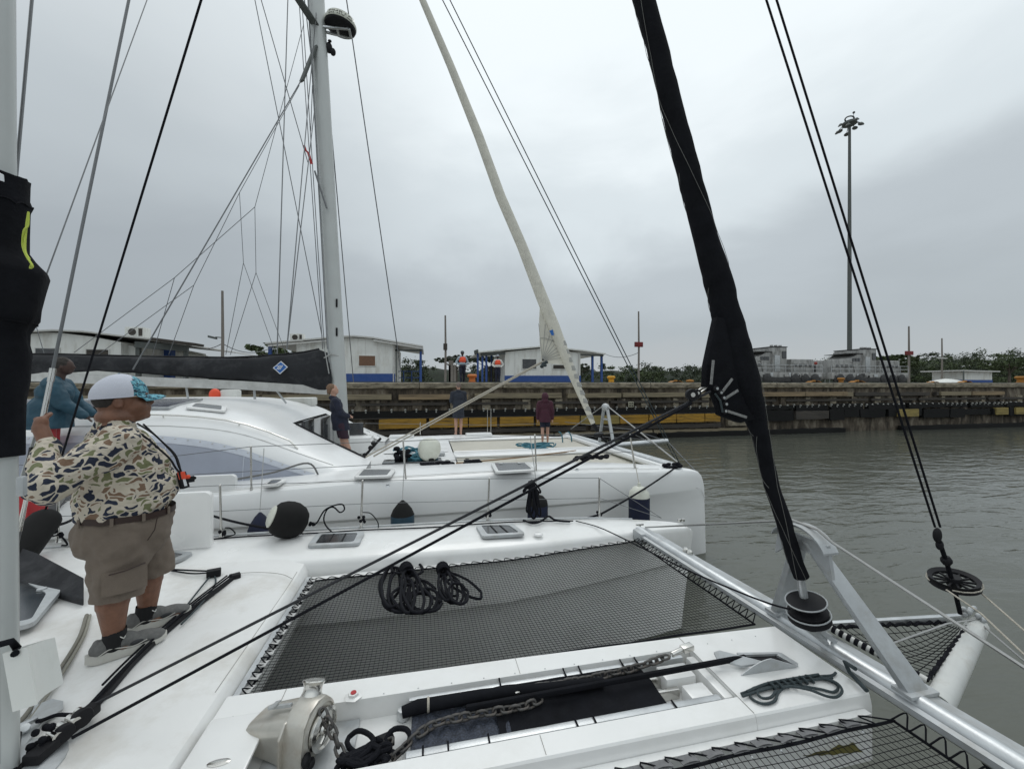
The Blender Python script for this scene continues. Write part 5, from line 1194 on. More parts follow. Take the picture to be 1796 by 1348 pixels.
galv = mat('galvanised_chain', (.09, .088, .085), .5, .5, var=.3, vs=60, dirt=(.10, .07, .05), ds=30, da=.6)
cm = chain_mesh(galv); cmb = chain_mesh(mat('dark_wet_chain', (.05, .05, .05), .4, .5, var=.3, vs=60))
def run_chain(path, me, pitch=.0445, parent=ch):
    P = spline(path, 8); d = 0; acc = [0]
    for a, b in zip(P, P[1:]): d += (b-a).length; acc.append(d)
    n = int(d/pitch); i = 0
    for k in range(n):
        s = (k+.5)*pitch
        while acc[i+1] < s: i += 1
        t = (s-acc[i])/(acc[i+1]-acc[i]); p = P[i].lerp(P[i+1], t); dr = (P[i+1]-P[i]).normalized()
        o = link('link', me, parent, parent.location); o.location = p-parent.location
        up = V(0, .25*math.sin(k*1.7), 1); y = up.cross(dr).normalized(); z = dr.cross(y); M3 = Matrix((dr, y, z)).transposed()
        rot = Matrix.Rotation(R(90 if k % 2 else 8), 3, 'X'); o.rotation_euler = (M3 @ rot).to_euler()
run_chain([W(gx+.03, -.01, .215), W(.17, -.02, .12), W(.24, -.05, .055), W(.33, -.05, .02), W(.42, -.02, .02), V(.0, 2.075, 1.355), V(.2, 2.10, 1.36), V(.5, 2.09, 1.368), V(.62, 2.12, 1.37)], cm)
run_chain([V(.56, 2.20, 1.372), V(.9, 2.215, 1.362), V(1.2, 2.235, 1.362), V(1.38, 2.25, 1.375), V(1.52, 2.27, 1.385)], cm)
run_chain([W(.30, .03, .03), W(.38, .06, .04), W(.44, .08, .07)], cm, .0445)
MB().tube([V(1.52, 2.27, 1.385), V(1.62, 2.285, 1.40)], .017, 10).bar(V(1.60, 2.28, 1.40), V(1.68, 2.29, 1.405), .045, .035).build('swivel_shackle', steel, ch, bevel=.006)
MB().tube([V(.48, 2.17, 1.38), V(.56, 2.19, 1.38)], .009, 8).build('chain_hook', steel, ch)
MB().obox(W(.36, .09, .025), (.05, .015, 0), (-.01, .025, 0), (0, 0, .022)).build('chain_stopper', blackp, boat, bevel=.006)
# bridle thimbles and black rope heap beside the windlass
def ringrope(c, rx, ry, m, parent, r=.012, tilt=(0, 0, 0), name='rope_eye', n=22, wob=.1):
    g = random.Random(int(c.x*1000)); Rm = Matrix.Rotation(tilt[2], 3, 'Z') @ Matrix.Rotation(tilt[0], 3, 'X')
    pts = [c+Rm @ V(rx*math.cos(2*math.pi*k/n)*(1+g.uniform(-wob, wob)*.3), ry*math.sin(2*math.pi*k/n), .004*math.sin(k)) for k in range(n+1)]
    return T(name, m, pts, r, parent, 10)
hp = thing('rope_heap', PZ(645, 1330, 1.27), 'black rope heap with two round eyes beside the windlass at the bottom', 'rope')
ringrope(PZ(632, 1300, 1.30), .075, .045, ropeb, hp, .0125, (R(15), 0, R(-35)))
ringrope(PZ(698, 1297, 1.31), .058, .060, ropeb, hp, .013, (R(12), 0, 0))
g = random.Random(3); c = PZ(645, 1345, 1.29)
for k in range(9):
    a = g.uniform(0, 6.28); cc = c+V(g.uniform(-.06, .06), g.uniform(-.05, .03), .01+.012*k*.6)
    pts = [cc+V(.075*math.cos(t)*g.uniform(.8, 1.2)+.02*math.cos(a), .042*math.sin(t+a), .012*math.sin(t*2+k)) for t in [i*.45 for i in range(15)]]
    T('rope_loop', ropeb, spline(pts, 3), .0125, hp, 8)

# ================================================================ NEIGHBOUR BOAT
NV = 9.35
nb = thing('catamaran', (0, NV, 0), 'second white catamaran rafted beyond, with white mast, grey boom cover and blue window covers', 'catamaran')
NVI = [(-11, 7.0), (2, 6.98), (3.5, 6.85), (4.5, 6.62), (4.97, 6.50)]
NVO = [(-11, 5.98), (0, 6.0), (2.2, 6.06), (3.4, 6.16), (4.3, 6.28), (4.8, 6.38), (4.97, 6.43)]
NZD = [(-11, 1.56), (-3, 1.64), (-1, 1.72), (1, 1.74), (3, 1.68), (4.2, 1.60), (4.7, 1.545), (4.85, 1.50), (4.93, 1.42), (4.97, 1.28)]
def nsec(u, vo, vi, zd, far=False):
    w_ = vi-vo; c = (vi+vo)/2; k = min(1, w_/.8); zk = 1.17
    rk = .10*max(0, (u-3.5)/1.5)
    P = lambda v_, z: V(u-rk*(-.6)*(1-max(0, z)/zd) if False else u+rk*.5*(1-max(0, z)/zd), v_, z)
    s = [P(c-.16*w_, -.35), P(c-.2*w_, .02), P(vo+.16*k, .02) if False else P(c-.28*w_, .05), P(vo+.085*k, .75), P(vo+.055*k, zk-.03), P(vo+.005*k, zk+.02), P(vo, zk+.05), P(vo+.00*k, zd-.30), P(vo+.02*k, zd-.12), P(vo+.06*k, zd-.045), P(vo+.13*k, zd-.01), P(vo+.22*k, zd), P(c, zd+.012), P(vi-.12*k, zd+.01), P(vi-.03*k, zd-.01), P(vi, zd-.05), P(vi+.0*k, zk), P(vi-.1*k, .6), P(c+.28*w_, .05), P(c+.16*w_, -.35)]
    return s
us = [-11, -8, -6, -4]+[-3+.5*i for i in range(12)]+[3.0, 3.4, 3.7, 4.0, 4.25, 4.45, 4.6, 4.72, 4.8, 4.86, 4.91, 4.95, 4.97]
def nhull(mirror, dz=0):
    secs = []
    for u in us:
        s = nsec(u, interp(NVO, u), interp(NVI, u), interp(NZD, u)+dz)
        if mirror: s = [V(p.x, 2*NV-p.y, p.z) for p in s]
        secs.append(s)
    return MB().loft(secs, closed=True).build('hull', geln, nb, angle=32)
nh = nhull(False); nhull(True, -.2)
# blue-black boot line near the bow waterline and styling line
for (z, m_, r) in ((1.50, roofm, .004),):
    T('gunwale_line', m_, [V(u, interp(NVO, u)+.10, interp(NZD, u)+.004) for u in [-8+.4*i for i in range(31)]], r, nb, 6)
T('gunwale_line', roofm, [V(u, interp(NVO, u)+.16, interp(NZD, u)+.008) for u in [-8+.4*i for i in range(30)]], .004, nb, 6)
# foredeck: white deck, centre nacelle and pale net panels
MB().loft([[V(-2.6, v, 1.46), V(.6, v, 1.47), V(.62, v, 1.40), V(.6, v, .95), V(-4, v, .8)] for v in (6.97, 9.35, 11.72)], caps=False).build('foredeck', geln, nb)
MB().box(.60, 4.42, 9.05, 9.65, 1.1, 1.50).build('nacelle', geln, nb, bevel=.05)
for (v0, v1) in ((7.02, 9.03), (9.67, 11.68)):
    MB().grid(lambda a, b: V(.64+3.62*a-(.0), lerp(v0, v1, b), 1.44-.05*math.sin(math.pi*a)*math.sin(math.pi*b)), 14, 8).build('pale_foredeck_net', beige, nb, fixn=False)
for v in (7.02, 9.03, 9.67, 11.68): T('net_edge', geln, [V(.64, v, 1.47), V(4.25, v, 1.47)], .03, nb)
MB().box(-1.0, .5, 9.75, 10.2, 1.475, 1.495).build('locker_lid', geln, nb, bevel=.01); MB().box(-.9, .3, 8.5, 8.9, 1.475, 1.50).build('locker_lid', darkglass, nb, bevel=.01)
MB().box(-.4, .4, 9.2, 9.5, 1.475, 1.55).build('windlass_cover', alup, nb, bevel=.03); MB().lathe([(.05, 0), (.06, .1), (.04, .2), (.07, .24)], (-.15, 9.1, 1.48), n=16).build('winch', alu, nb)
# cabin
VN, VF = 6.62, 12.06; VC = (VN+VF)/2; HW = (VF-VN)/2
ZC = [(-11, 2.76), (-5, 2.82), (-3.8, 2.80), (-3.15, 2.71), (-2.7, 2.56), (-2.2, 2.27), (-1.65, 1.96), (-1.2, 1.73), (-1.05, 1.61)]
def cabz(u): return smi(ZC, u, .18)
def csurf(u, t, off=0):
    # t 0..1 from near foot over the roof to the far foot
    a = math.pi*t; ct, st_ = math.cos(a), math.sin(a); p = .42
    nrw = 1-.02*max(0, u+4)
    v = VC-HW*nrw*math.copysign(abs(ct)**(.36), ct); zb = 1.44
    hh = cabz(u)-zb; z = zb+hh*abs(st_)**.55
    if off:
        e = .01; P0 = csurf(u, t); Pu = csurf(u+e, t)-P0; Pt = csurf(u, min(1, t+e))-P0; n_ = Pt.cross(Pu)
        if n_.length > 1e-9: n_.normalize()
        if n_.z < 0: n_ = -n_
        return P0+n_*off
    return V(u, v, z)
cu = [-11, -9, -7.5, -6.3]+[-5.4+.229*i for i in range(20)]; cu[-1] = -1.05
nt_ = 64
vs = [csurf(u, j/nt_) for u in cu for j in range(nt_+1)]; fs = []
for i in range(len(cu)-1):
    for j in range(nt_):
        a = i*(nt_+1)+j; c = (vs[a]+vs[a+nt_+2])/2
        if 8.05 < c.y < 10.5 and c.x > -2.35: continue
        fs.append((a, a+nt_+1, a+nt_+2, a+1))
MB().add(vs, fs).build('cabin', geln, nb, angle=60)
def zat(u, v):
    best = min((abs(csurf(u, j/200).y-v), csurf(u, j/200).z) for j in range(201)); return best[1]
for vv in (8.02, 10.53):
    up = [V(u, vv, zat(u, vv)) for u in [-2.35+.118*i for i in range(12)]]; lo = [V(p.x, vv, 1.45) for p in up]
    MB().loft([lo, up], caps=False).loft([[p+V(0, .03, 0) for p in lo], [p+V(0, .03, 0) for p in up]], caps=False).build('cabin_side', geln, nb)
MB().loft([[V(-2.36, v, 1.45), V(-2.36, v, zat(-2.36, v)+.0)] for v in [8.02+i*.25 for i in range(11)]], caps=False).build('cabin_front', geln, nb)
MB().box(-2.33, -2.29, 9.75, 10.35, 1.5, 2.35).build('front_door', darkglass, nb, bevel=.02)
MB().box(-2.34, -2.30, 8.3, 9.0, 1.75, 2.40).build('front_window', darkglass, nb, bevel=.02)
MB().box(-2.2, -1.55, 10.46, 10.52, 1.6, 2.15).build('open_door_panel', darkglass, nb, bevel=.02)
MB().box(-1.95, -1.3, 9.9, 10.45, 1.47, 1.85).build('cockpit_seat', geln, nb, bevel=.03)
T('cockpit_rim', blackp, [V(-2.36+.11*i, 8.02, zat(-2.36+.11*i, 8.02)+.015) for i in range(12)], .018, nb)
# vents on the far wing
for (u, v) in ((-1.5, 10.9), (-1.25, 10.95)):
    p = V(u, v, zat(u, v)+.01); MB().lathe([(.05, 0), (.04, .01)], p, (.55, -.4, .75), 12).build('vent', alup, nb)
# fabric window covers on the near side
def wpatch(name, tfun0, tfun1, u0, u1, m, off):
    return MB().grid(lambda a, b: csurf(lerp(u0, u1, a), lerp(tfun0(a), tfun1(a), b), off), 40, 10).build(name, m, nb, fixn=False)
ttop = lambda a: .030+.105*max(0.02, math.sin(math.pi*min(1, max(0, .30+.70*a))))**.9 if a > .3 else .135
wpatch('window_cover', lambda a: .010, lambda a: ttop(a), -5.6, -1.45, vinyl, .012)
wpatch('window_cover_hem', lambda a: ttop(a)*1.0, lambda a: ttop(a)*1.0+.03, -5.6, -1.45, vinylt, .018)
# snaps, stitched seams and moulding lines on the cabin side
sn = MB()
for k in range(26):
    u = lerp(-5.5, -1.55, k/25); a = (u+5.6)/4.15; sn.lathe([(.012, 0), (.008, .006)], csurf(u, ttop(a)+.022, .02), csurf(u, ttop(a)+.022, .1)-csurf(u, ttop(a)+.022, 0), 8)
sn.build('snap_fasteners', roofm, nb)
for u in (-4.7, -3.7, -2.7): T('cover_seam', vinylt, [csurf(u, lerp(.012, ttop((u+5.6)/4.15), k/6), .014) for k in range(7)], .006, nb, 5)
T('moulding_line', roofm, [csurf(u, .215, .003) for u in [-6+.25*i for i in range(19)]], .006, nb, 5)
T('moulding_line', roofm, [csurf(u, .012, .004) for u in [-6+.25*i for i in range(19)]], .007, nb, 5)
# handrail and roof gear
hr = [csurf(u, .27, .05) for u in [-5.2+.3*i for i in range(11)]]
T('roof_handrail', steel, hr+[csurf(-2.05, .25, .005)], .014, nb)
for u in (-5.0, -3.9, -2.9): T('handrail_post', steel, [csurf(u, .27, 0), csurf(u, .27, .05)], .01, nb)
p = csurf(-4.75, .27, .05); MB().ell(p+V(0, 0, .07), (.06, .05, .05)).ell(p+V(.02, 0, .0), (.03, .03, .05)).build('rail_winch', blackp, nb)
for (u0, u1) in ((-7.9, -5.62), (-5.55, -3.95)):
    t0, t1 = .335, .47
    q = [csurf(u0, t0, .05), csurf(u1, t0, .05), csurf(u1, t1, .05), csurf(u0, t1, .05)]
    pn = MB().prism(q, (0, 0, -.035)).build('solar_panel', alu, nb)
    n_u, n_v = 8, 5
    cells = MB()
    for i in range(n_u):
        for j in range(n_v):
            f = lambda a, b: q[0].lerp(q[1], a).lerp(q[3].lerp(q[2], a), b)+V(0, 0, .003)
            a0, a1, b0, b1 = (i+.04)/n_u*.96+.02, (i+.96)/n_u*.96+.02, (j+.04)/n_v*.94+.03, (j+.96)/n_v*.94+.03
            cells.add([f(a0, b0), f(a1, b0), f(a1, b1), f(a0, b1)], [(0, 1, 2, 3)])
    cells.build('solar_cells', solar, pn, fixn=False)
q = [csurf(-3.75, .34, .02), csurf(-3.2, .34, .02), csurf(-3.3, .40, .02), csurf(-3.8, .40, .02)]
hatch(q, nb, handle=False, name='roof_hatch')
p = csurf(-3.1, .56, 0); MB().box(p.x-.35, p.x+.35, p.y-.25, p.y+.25, p.z-.1, p.z+.10).build('roof_locker', whitep, nb, bevel=.03)
# deck hatches
hatch([PZ(620, 840, 1.745), PZ(684, 838, 1.75), PZ(694, 825, 1.75), PZ(634, 825, 1.745)], nb, handle=False)
hatch([PZ(870, 831, 1.765), PZ(940, 827, 1.76), PZ(924, 813, 1.755), PZ(861, 814, 1.76)], nb)
hatch([PZ(458, 855, 1.70), PZ(488, 853, 1.70), PZ(504, 842, 1.71), PZ(474, 843, 1.71)], nb, handle=False)
rounded_board(285, 413, 832, 872, 6.2, .07, nb, geln)
for (x, y) in ((680, 853), (1012, 825)): MB().lathe([(.03, 0), (.02, .02), (.025, .035)], PZ(x, y, 1.72), n=10).build('deck_eye', alu, nb)
# crossbeam, striker, bowsprit
bm_ = MB(); secs = []
for v in (6.45, 8, 9.35, 10.7, 12.2):
    c = V(4.42, v, 1.60-.02*(v-6.4)); secs.append([c+V(.11*math.cos(a), 0, .075*math.sin(a)) for a in [2*math.pi*k/16 for k in range(16)]])
bm_.loft(secs, closed=True).build('crossbeam', alu, nb)
T('beam_walkway', geln, [V(4.28, 6.6, 1.56), V(4.28, 12.1, 1.47)], .06, nb)
apx = PV(1062, 714, 9.35)
for s in (-.42, .42): MB().bar(V(4.42, 9.35+s, 1.6), apx+V(0, s*.25, -.05), .07, .05).build('striker_leg', alup, nb, bevel=.01)
MB().ell(apx, (.09, .15, .10)).build('striker_head', alup, nb)
MB().bar(apx+V(0, -.15, -.3), apx+V(0, .15, -.3), .04, .04).build('striker_strut', alup, nb)
for v in (6.55, 12.1): T('striker_stay', wirel, [apx+V(0, .1 if v > 9 else -.1, .04), V(4.5, v, 1.68)], .014, nb, 6)
st0, tip = V(4.45, 9.35, 1.55), PV(1170, 773, 9.35)
T('bowsprit', alu, [st0, tip], .065, nb, 14)
for v in (6.5, 12.2): T('bowsprit_stay', wire, [tip, V(4.9, v, 1.45)], .01, nb, 6)
T('pulpit_line', wire, [V(4.3, 12.1, 1.9), V(5.1, 9.4, 1.95), tip], .01, nb, 6)
T('black_lashing', ropeb, spline([V(4.45, 9.1, 1.68), V(4.5, 9.3, 1.72), V(4.6, 9.5, 1.66)]), .05, nb, 8)
# mast, boom and sail cover
def MP(px, py): return PV(px, py, NV)
m0, m1 = MP(596, 712), MP(555, 0); md = (m1-m0)
mbase = m0-md*(1.3/md.length)
def mring(p, a=.165, b=.12): return [p+V(a*math.cos(2*math.pi*k/20), b*math.sin(2*math.pi*k/20), 0) for k in range(20)]
ms2 = MB().loft([mring(mbase), mring(m1), mring(m1+md*.95, .13, .1)], closed=True).build('mast', mastm, nb)
T('mast_track', alup, [p+V(-.16, -.04, 0) for p in (mbase, m1, m1+md*.9)], .018, ms2, 6)
for y in (533, 583): c = MP(586, y)+V(.08, -.13, 0); MB().box(c.x-.02, c.x+.02, c.y-.01, c.y+.01, c.z-.09, c.z+.09).build('mast_slot', blackp, ms2, bevel=.008)
for (x, y) in ((598, 636), (597, 568)): c = MP(x, y)+V(.02, 0, 0); MB().ell(c, (.06, .05, .13)).build('mast_winch', blackp, ms2) if y == 636 else None
# radar
rc = MP(597, 50)
MB().lathe([(.30, -.02), (.33, .02), (.33, .07), (.31, .10), (.29, .16), (.20, .20), (.05, .215)], rc+V(0, 0, .03), (.10, -.10, 1), 32).build('radar_dome', whitef, nb)
MB().lathe([(.20, -.08), (.31, -.03), (.325, .01)], rc+V(0, 0, .03), (.10, -.10, 1), 32).build('radar_base', blackp, nb)
br = MB()
for s in (-1, 1): br.bar(MP(568, 52)+V(0, s*.06, 0), rc+V(.18, s*.12, -.08), .05, .04)
br.bar(rc+V(-.05, -.12, -.08), rc+V(-.05, .12, -.08), .05, .04); br.bar(rc+V(.2, -.13, -.08), rc+V(.2, .13, -.08), .05, .04); br.build('radar_bracket', alu, nb, bevel=.008)
rn = (rc-V(0, 0, H)); rn.z = 0; rn.normalize()
fc = bpy.data.curves.new('radar_lettering', 'FONT'); fc.body = 'SIMRAD'; fc.size = .155; fc.align_x = 'CENTER'; fc.extrude = .002
fo = bpy.data.objects.new('tmp', fc); C.objects.link(fo)
dg = bpy.context.evaluated_depsgraph_get(); dg.update(); tm = bpy.data.meshes.new_from_object(fo.evaluated_get(dg)); bpy.data.objects.remove(fo)
ax = V(.10, -.10, 1).normalized(); e_out = (-rn-ax*(-rn).dot(ax)).normalized(); e_side = ax.cross(e_out).normalized()
cc = rc+V(0, 0, .03)
for vtx in tm.vertices:
    th = vtx.co.x/.33; h_ = vtx.co.y; rr_ = .334-.02*max(0, h_-.0)/.1+vtx.co.z
    vtx.co = cc+ax*(.035+h_*.75)+(e_out*math.cos(th)+e_side*math.sin(th))*rr_-Vector(nb['_o'])
tm.materials.clear(); tm.materials.append(timberd); link('radar_lettering', tm, nb, Vector(nb['_o']))
c = MP(577, 84); MB().ell(c, (.07, .06, .12)).ell(c+V(.08, 0, -.08), (.06, .06, .08)).ell(MP(575, 75)+V(.05, -.05, 0), (.04, .03, .03)).build('deck_light', blackp, nb)
# spreaders
MB().bar(MP(560, 55), MP(497, -8)+V(-.1, -1.2, 0), .16, .05).build('spreader', polem, nb, bevel=.02)
MB().bar(MP(556, 88)+V(0, -.1, 0), PV(529, 143, NV-.35), .12, .05).build('spreader', polem, nb, bevel=.02)
# boom
bo = [MP(x, y) for x, y in ((575, 682), (430, 673), (260, 666), (100, 659), (-60, 651))]
MB().loft([[p+V(0, -.09, -.12), p+V(0, .09, -.12), p+V(0, .11, .06), p+V(0, -.11, .06)] for p in bo], closed=True).build('boom', mat('white_boom_paint', (.55, .55, .53), .5, dirt=(.3, .3, .28), ds=5, da=.5), nb, angle=30)
cvp = [(583, 640, 688, .14), (575, 618, 690, .20), (560, 613, 686, .22), (535, 618, 681, .22), (500, 622, 676, .22), (450, 626, 671, .22), (400, 628, 667, .21), (330, 627, 661, .20), (250, 626, 655, .20), (170, 624, 650, .20), (100, 622, 655, .20), (45, 622, 660, .2), (-30, 620, 665, .2)]
secs = []
for (x, yt, yb, hw) in cvp:
    top, bot = MP(x, yt), MP(x, yb); ring = []
    for k in range(22):
        a = 2*math.pi*k/22; f_ = (1-math.cos(a))/2; wv = .03*noise.noise(V(x*.03, a*1.3, 2))+.02*noise.noise(V(x*.1, a*3, 5))
        ring.append(bot.lerp(top, f_)+V(wv, -(hw*math.sin(a)*(1-.25*f_)+wv*1.5), 0))
    secs.append(ring)
fine = []
for a_, b_ in zip(secs, secs[1:]):
    for t in (0, .25, .5, .75):
        fine.append([p.lerp(q, t)+V(0, .035*noise.noise(p.lerp(q, t)*2.2), .012*noise.noise(p.lerp(q, t)*3.1)) for p, q in zip(a_, b_)])
fine.append(secs[-1])
MB().loft(fine, closed=True).build('boom_cover', grayc, nb, angle=70)
T('cover_zip', blackp, [MP(x, yt-.3)+V(0, 0, .01) for x, yt, yb, hw in cvp[2:]], .02, nb, 6)
# rope strop round the mast and boom fittings
T('boom_strop', wirel, [MP(570, 628)+V(0, -.1, 0), MP(583, 622)+V(0, -.14, 0), MP(596, 625)+V(0, -.1, 0)], .015, nb, 6)
T('boom_prop', alup, [MP(445, 668), MP(447, 700)], .025, nb); T('boom_prop', alup, [MP(480, 678), MP(502, 707)], .02, nb)
T('boom_prop', alup, [MP(324, 660), MP(330, 700)], .02, nb); T('boom_prop', alup, [MP(108, 652), MP(112, 690)], .02, nb)
# square badge on the cover
bc_ = MP(498, 645); bv = V(0, -.235, 0)
def dia(s, dy, m, parent=None, sx=1.0):
    pts = [bc_+bv+V(0, dy, 0)+V(x*s, 0, z*s) for x, z in ((-.135, -.01), (.02, .135), (.15, .01), (0, -.14))]
    return MB().prism(pts, (0, .008, 0)).build('cover_badge' if parent is None else 'badge_field', m, parent or nb)
bd = dia(1.0, 0, badge_w); dia(.82, -.006, badge_b, bd)
for k in (-1, 0, 1):
    c = bc_+bv+V(.028*k, -.014, 0); MB().bar(c+V(-.03, 0, -.045), c+V(.03, 0, .045), .012, .012, up=(0, 1, 0)).build('badge_stripe', badge_w, bd)
MB().bar(bc_+bv+V(-.06, -.014, .02), bc_+bv+V(.0, -.014, .035), .012, .012, up=(0, 1, 0)).build('badge_stripe', badge_w, bd)
# white furled headsail
hp_ = [(1040, 742, 4.5), (1012, 676, 7), (990, 622, 10), (972, 575, 12), (950, 520, 11), (915, 430, 10), (878, 345, 9.5), (840, 240, 8.5), (790, 115, 7.5), (741, 0, 6.5)]
secs = []; P3 = [MP(x, y) for x, y, r in hp_]; dlast = (P3[-1]-P3[-2]).normalized()
for k, p in enumerate(P3+[P3[-1]+dlast*3, P3[-1]+dlast*7]):
    r = .9*(hp_[k][2] if k < len(hp_) else 6)/F*(p.x*SY+p.y*CY); tt = dlast; e1 = tt.cross(V(0, 1, 0)).normalized(); e2 = tt.cross(e1)
    secs.append([p+(e1*math.cos(a)+e2*math.sin(a))*r*(1+.08*noise.noise(V(math.cos(a), math.sin(a), p.z*1.4))) for a in [2*math.pi*j/20 for j in range(20)]])
hs = thing('furled_headsail', P3[0], 'slim white furled headsail with grey stripes on the second catamaran', 'furled sail')
MB().loft(secs, closed=True).build('rolled_sail', sailw, hs)
for k in range(10):   # slanting grey UV stripes low down
    t0 = .05+.085*k; i = 0
    a_ = P3[0].lerp(P3[3], t0); b_ = P3[0].lerp(P3[3], t0+.045); r = lerp(4.7, 11.2, t0)/F*a_.y*1.01
    pp = [a_+V(-r*.9, 0, .05)*1, a_]
    ring0 = []; ring1 = []
    e1 = dlast.cross(V(0, 1, 0)).normalized(); e2 = dlast.cross(e1)
    for j in range(13):
        a = math.pi*(1.0+j/12) ; off = .10*(j/12-.5)
        d_ = (e1*math.cos(a)+e2*math.sin(a))
        if j == 0: sgn = 1 if (e2*math.sin(math.pi*1.5)).y < 0 else -1
        d_ = (e1*math.cos(a)+e2*math.sin(a)*sgn)
        ring0.append(a_+d_*r+dlast*off); ring1.append(b_+d_*r+dlast*off)
    MB().loft([ring0, ring1], caps=False).build('grey_stripe', sailg, hs)
cl = [MP(948, 528), MP(946, 560), MP(947, 600), MP(950, 632), MP(960, 637), MP(1003, 640), MP(985, 600), MP(962, 550)]
MB().prism(cl, (0, .03, 0)).build('clew_panel', sailw, hs)
for k in range(9):
    a = R(8+11*k); c = MP(951, 632)+V(0, -.015, 0); MB().bar(c, c+V(math.cos(a), 0, math.sin(a))*(.62 if k < 7 else .9), .012, .006, up=(0, 1, 0)).build('reinforcement_seam', sailg, hs)
T('seam', sailg, [MP(951, 632)+V(.55*math.cos(R(a)), -.02, .55*math.sin(R(a))) for a in range(5, 100, 10)], .008, hs, 4)
q = MP(965, 584)+V(0, -.12, 0); MB().prism([q+V(-.06, 0, .04), q+V(.03, 0, .07), q+V(.06, 0, -.06), q+V(.0, 0, -.07)], (0, .01, 0)).build('blue_logo', badge_b, hs)
MB().tube([MP(1048, 755), MP(1040, 742)], .05, 10).lathe([(.1, -.05), (.13, 0), (.1, .05)], MP(1050, 762), (0.3, 0, -1), 16).tube([MP(1050, 762), V(4.42, NV, 1.65)], .03, 8).build('furling_drum', blackp, hs)
cw = MP(950, 634)+V(0, -.03, 0)
g = random.Random(8); kn = MB()
for k in range(6): kn.ell(cw+V(g.uniform(-.02, .1), g.uniform(-.04, .03), g.uniform(-.14, .05)), (.05, .03, .04), 8, 6)
kn.build('clew_knot', ropeg, hs)
e_ = PZ(645, 795, 1.52)
T('sheet', ropew, [cw, PV(638, 803, 8.35)], .017, hs, 6); T('sheet', ropew, [cw+V(0, .05, -.03), PV(655, 800, 8.6)], .017, hs, 6)
blk2 = MB(); P0 = PV(655, 795, 8.5)
for (x, y) in ((632, 808), (640, 798), (650, 785), (655, 777)): blk2.ell(PV(x, y, 8.45), (.05, .04, .05), 10, 7)
blk2.tube([PV(628, 812, 8.45), PV(668, 768, 8.45)], .025, 8); blk2.build('sheet_blocks', blackp, nb)
# rigging wires (each its own line)
def rig(p, q, r=.011, m=wire, name='stay', **kw): return T(name, m, [p, q], r, nb, 6)
def xp(x0, y0, x1, y1, v0=NV, v1=NV, r=.011, m=wire, ext=0, name='stay'):
    p, q = PV(x0, y0, v0), PV(x1, y1, v1); return rig(p+(p-q)*ext, q, r, m, name)
xp(529, 140, 233, 648, 9.0, 7.0, .010, wire, 0, 'shroud')
xp(505, -5, 486, 620, NV, 7.4, .011, wire, .3, 'shroud')
xp(557, -5, 503, 612, NV, 7.4, .010, wire, .3, 'shroud'); 
xp(534, 0, 572, 320, NV, NV, .011, wire, .3, 'halyard'); xp(548, 150, 545, 230, NV-.1, NV-.1, .009); xp(552, 190, 503, 612, NV-.2, 8.0, .010, wire, 0, 'shroud')
xp(607, -5, 703, 650, NV+.5, 11.9, .014, wire, .3, 'shroud'); xp(582, 237, 620, 670, NV, 11.9, .012, wire, 0, 'inner_stay')
xp(447, 0, 565, 590, NV-.8, NV-.3, .009, wire, .2, 'halyard'); xp(458, 0, 540, 285, NV-.8, NV-.3, .009, wire, .2, 'halyard')
xp(532, 45, 447, 363, NV-.2, NV-.3, .006, wire, 0, 'lazy_jack'); xp(525, 150, 420, 338, NV+.2, NV+.2, .006, wire, 0, 'lazy_jack')
for (x0, y0, x1, y1) in ((447, 363, 306, 487), (447, 363, 449, 478), (420, 338, 427, 461), (420, 338, 340, 500), (306, 487, 130, 618), (306, 487, 268, 622), (340, 500, 172, 622), (340, 500, 296, 622), (427, 461, 396, 622), (427, 461, 484, 622), (449, 478, 404, 622), (449, 478, 502, 622), (60, 560, 78, 622)):
    xp(x0, y0, x1, y1, NV, NV, .006, wire, 0, 'lazy_jack')
for (x0, x1) in ((524, 566), (529, 569), (540, 574)): xp(x0, -5, x1, 612, NV-.15, NV-.2, .009, wire, .2, 'halyard')
xp(552, 300, 573, 365, NV-.2, NV-.2, .02, wire, 0, 'shroud_end'); xp(569, 610, 577, 655, NV-.3, NV-.3, .012, wirel, 0, 'shroud')
for (a, b) in (((776, 0), (1108, 655)), ((789, 0), (1114, 655))):
    p, q = PV(a[0], a[1], NV), PV(b[0], b[1], NV); d_ = q-p; rig(p-d_*.4, p+d_*1.32, .012, ropeg, 'sprit_halyard')
# rolled courtesy flag on its halyard
fl = MB().loft([[PV(x+dx, y, NV-.3) for dx in (-2.5, -1, 1.5, 2.2)] for x, y in ((533, 255), (536, 264), (541, 268), (543, 275), (547, 288))], caps=False)
fl.build('signal_flag', redm, label='small rolled red and white flag hanging beside the white mast', cat='flag')
# stanchions, lifelines
def nst(px, yb, yt, v, l=0, zb=None):
    b0 = PV(px, yb, v); t0 = PV(px+l, yt, v); MB().tube([b0, t0], .0125, 10).lathe([(.03, 0), (.022, .015), (.018, .08)], b0-V(0, 0, .012), n=10).ell(t0, .016, 8, 6).build('stanchion', steel, nb); return t0
nt2 = [nst(x, yb, yt, v, l) for x, yb, yt, v, l in ((441, 863, 783, 6.12, -1), (712, 846, 773, 6.12, -5), (941, 834, 763, 6.2, -3), (1113, 824, 758, 6.35, -8))]
T('lifeline', wire, [PV(-150, 815, 6.12), PV(180, 815, 6.12)]+nt2+[V(4.6, 6.5, 1.75)], .005, nb, 6)
T('lifeline', wire, [PV(-150, 860, 6.12), PV(440, 826, 6.12), PV(710, 812, 6.12), PV(940, 799, 6.2), PV(1108, 792, 6.35)], .005, nb, 6)
T('deck_sheet', mat('grey_deck_rope', (.16, .16, .155), .8), spline([csurf(-1.65, .06, .03), PV(540, 812, 6.5), PV(480, 828, 6.4), PV(415, 840, 6.3)]), .014, nb)
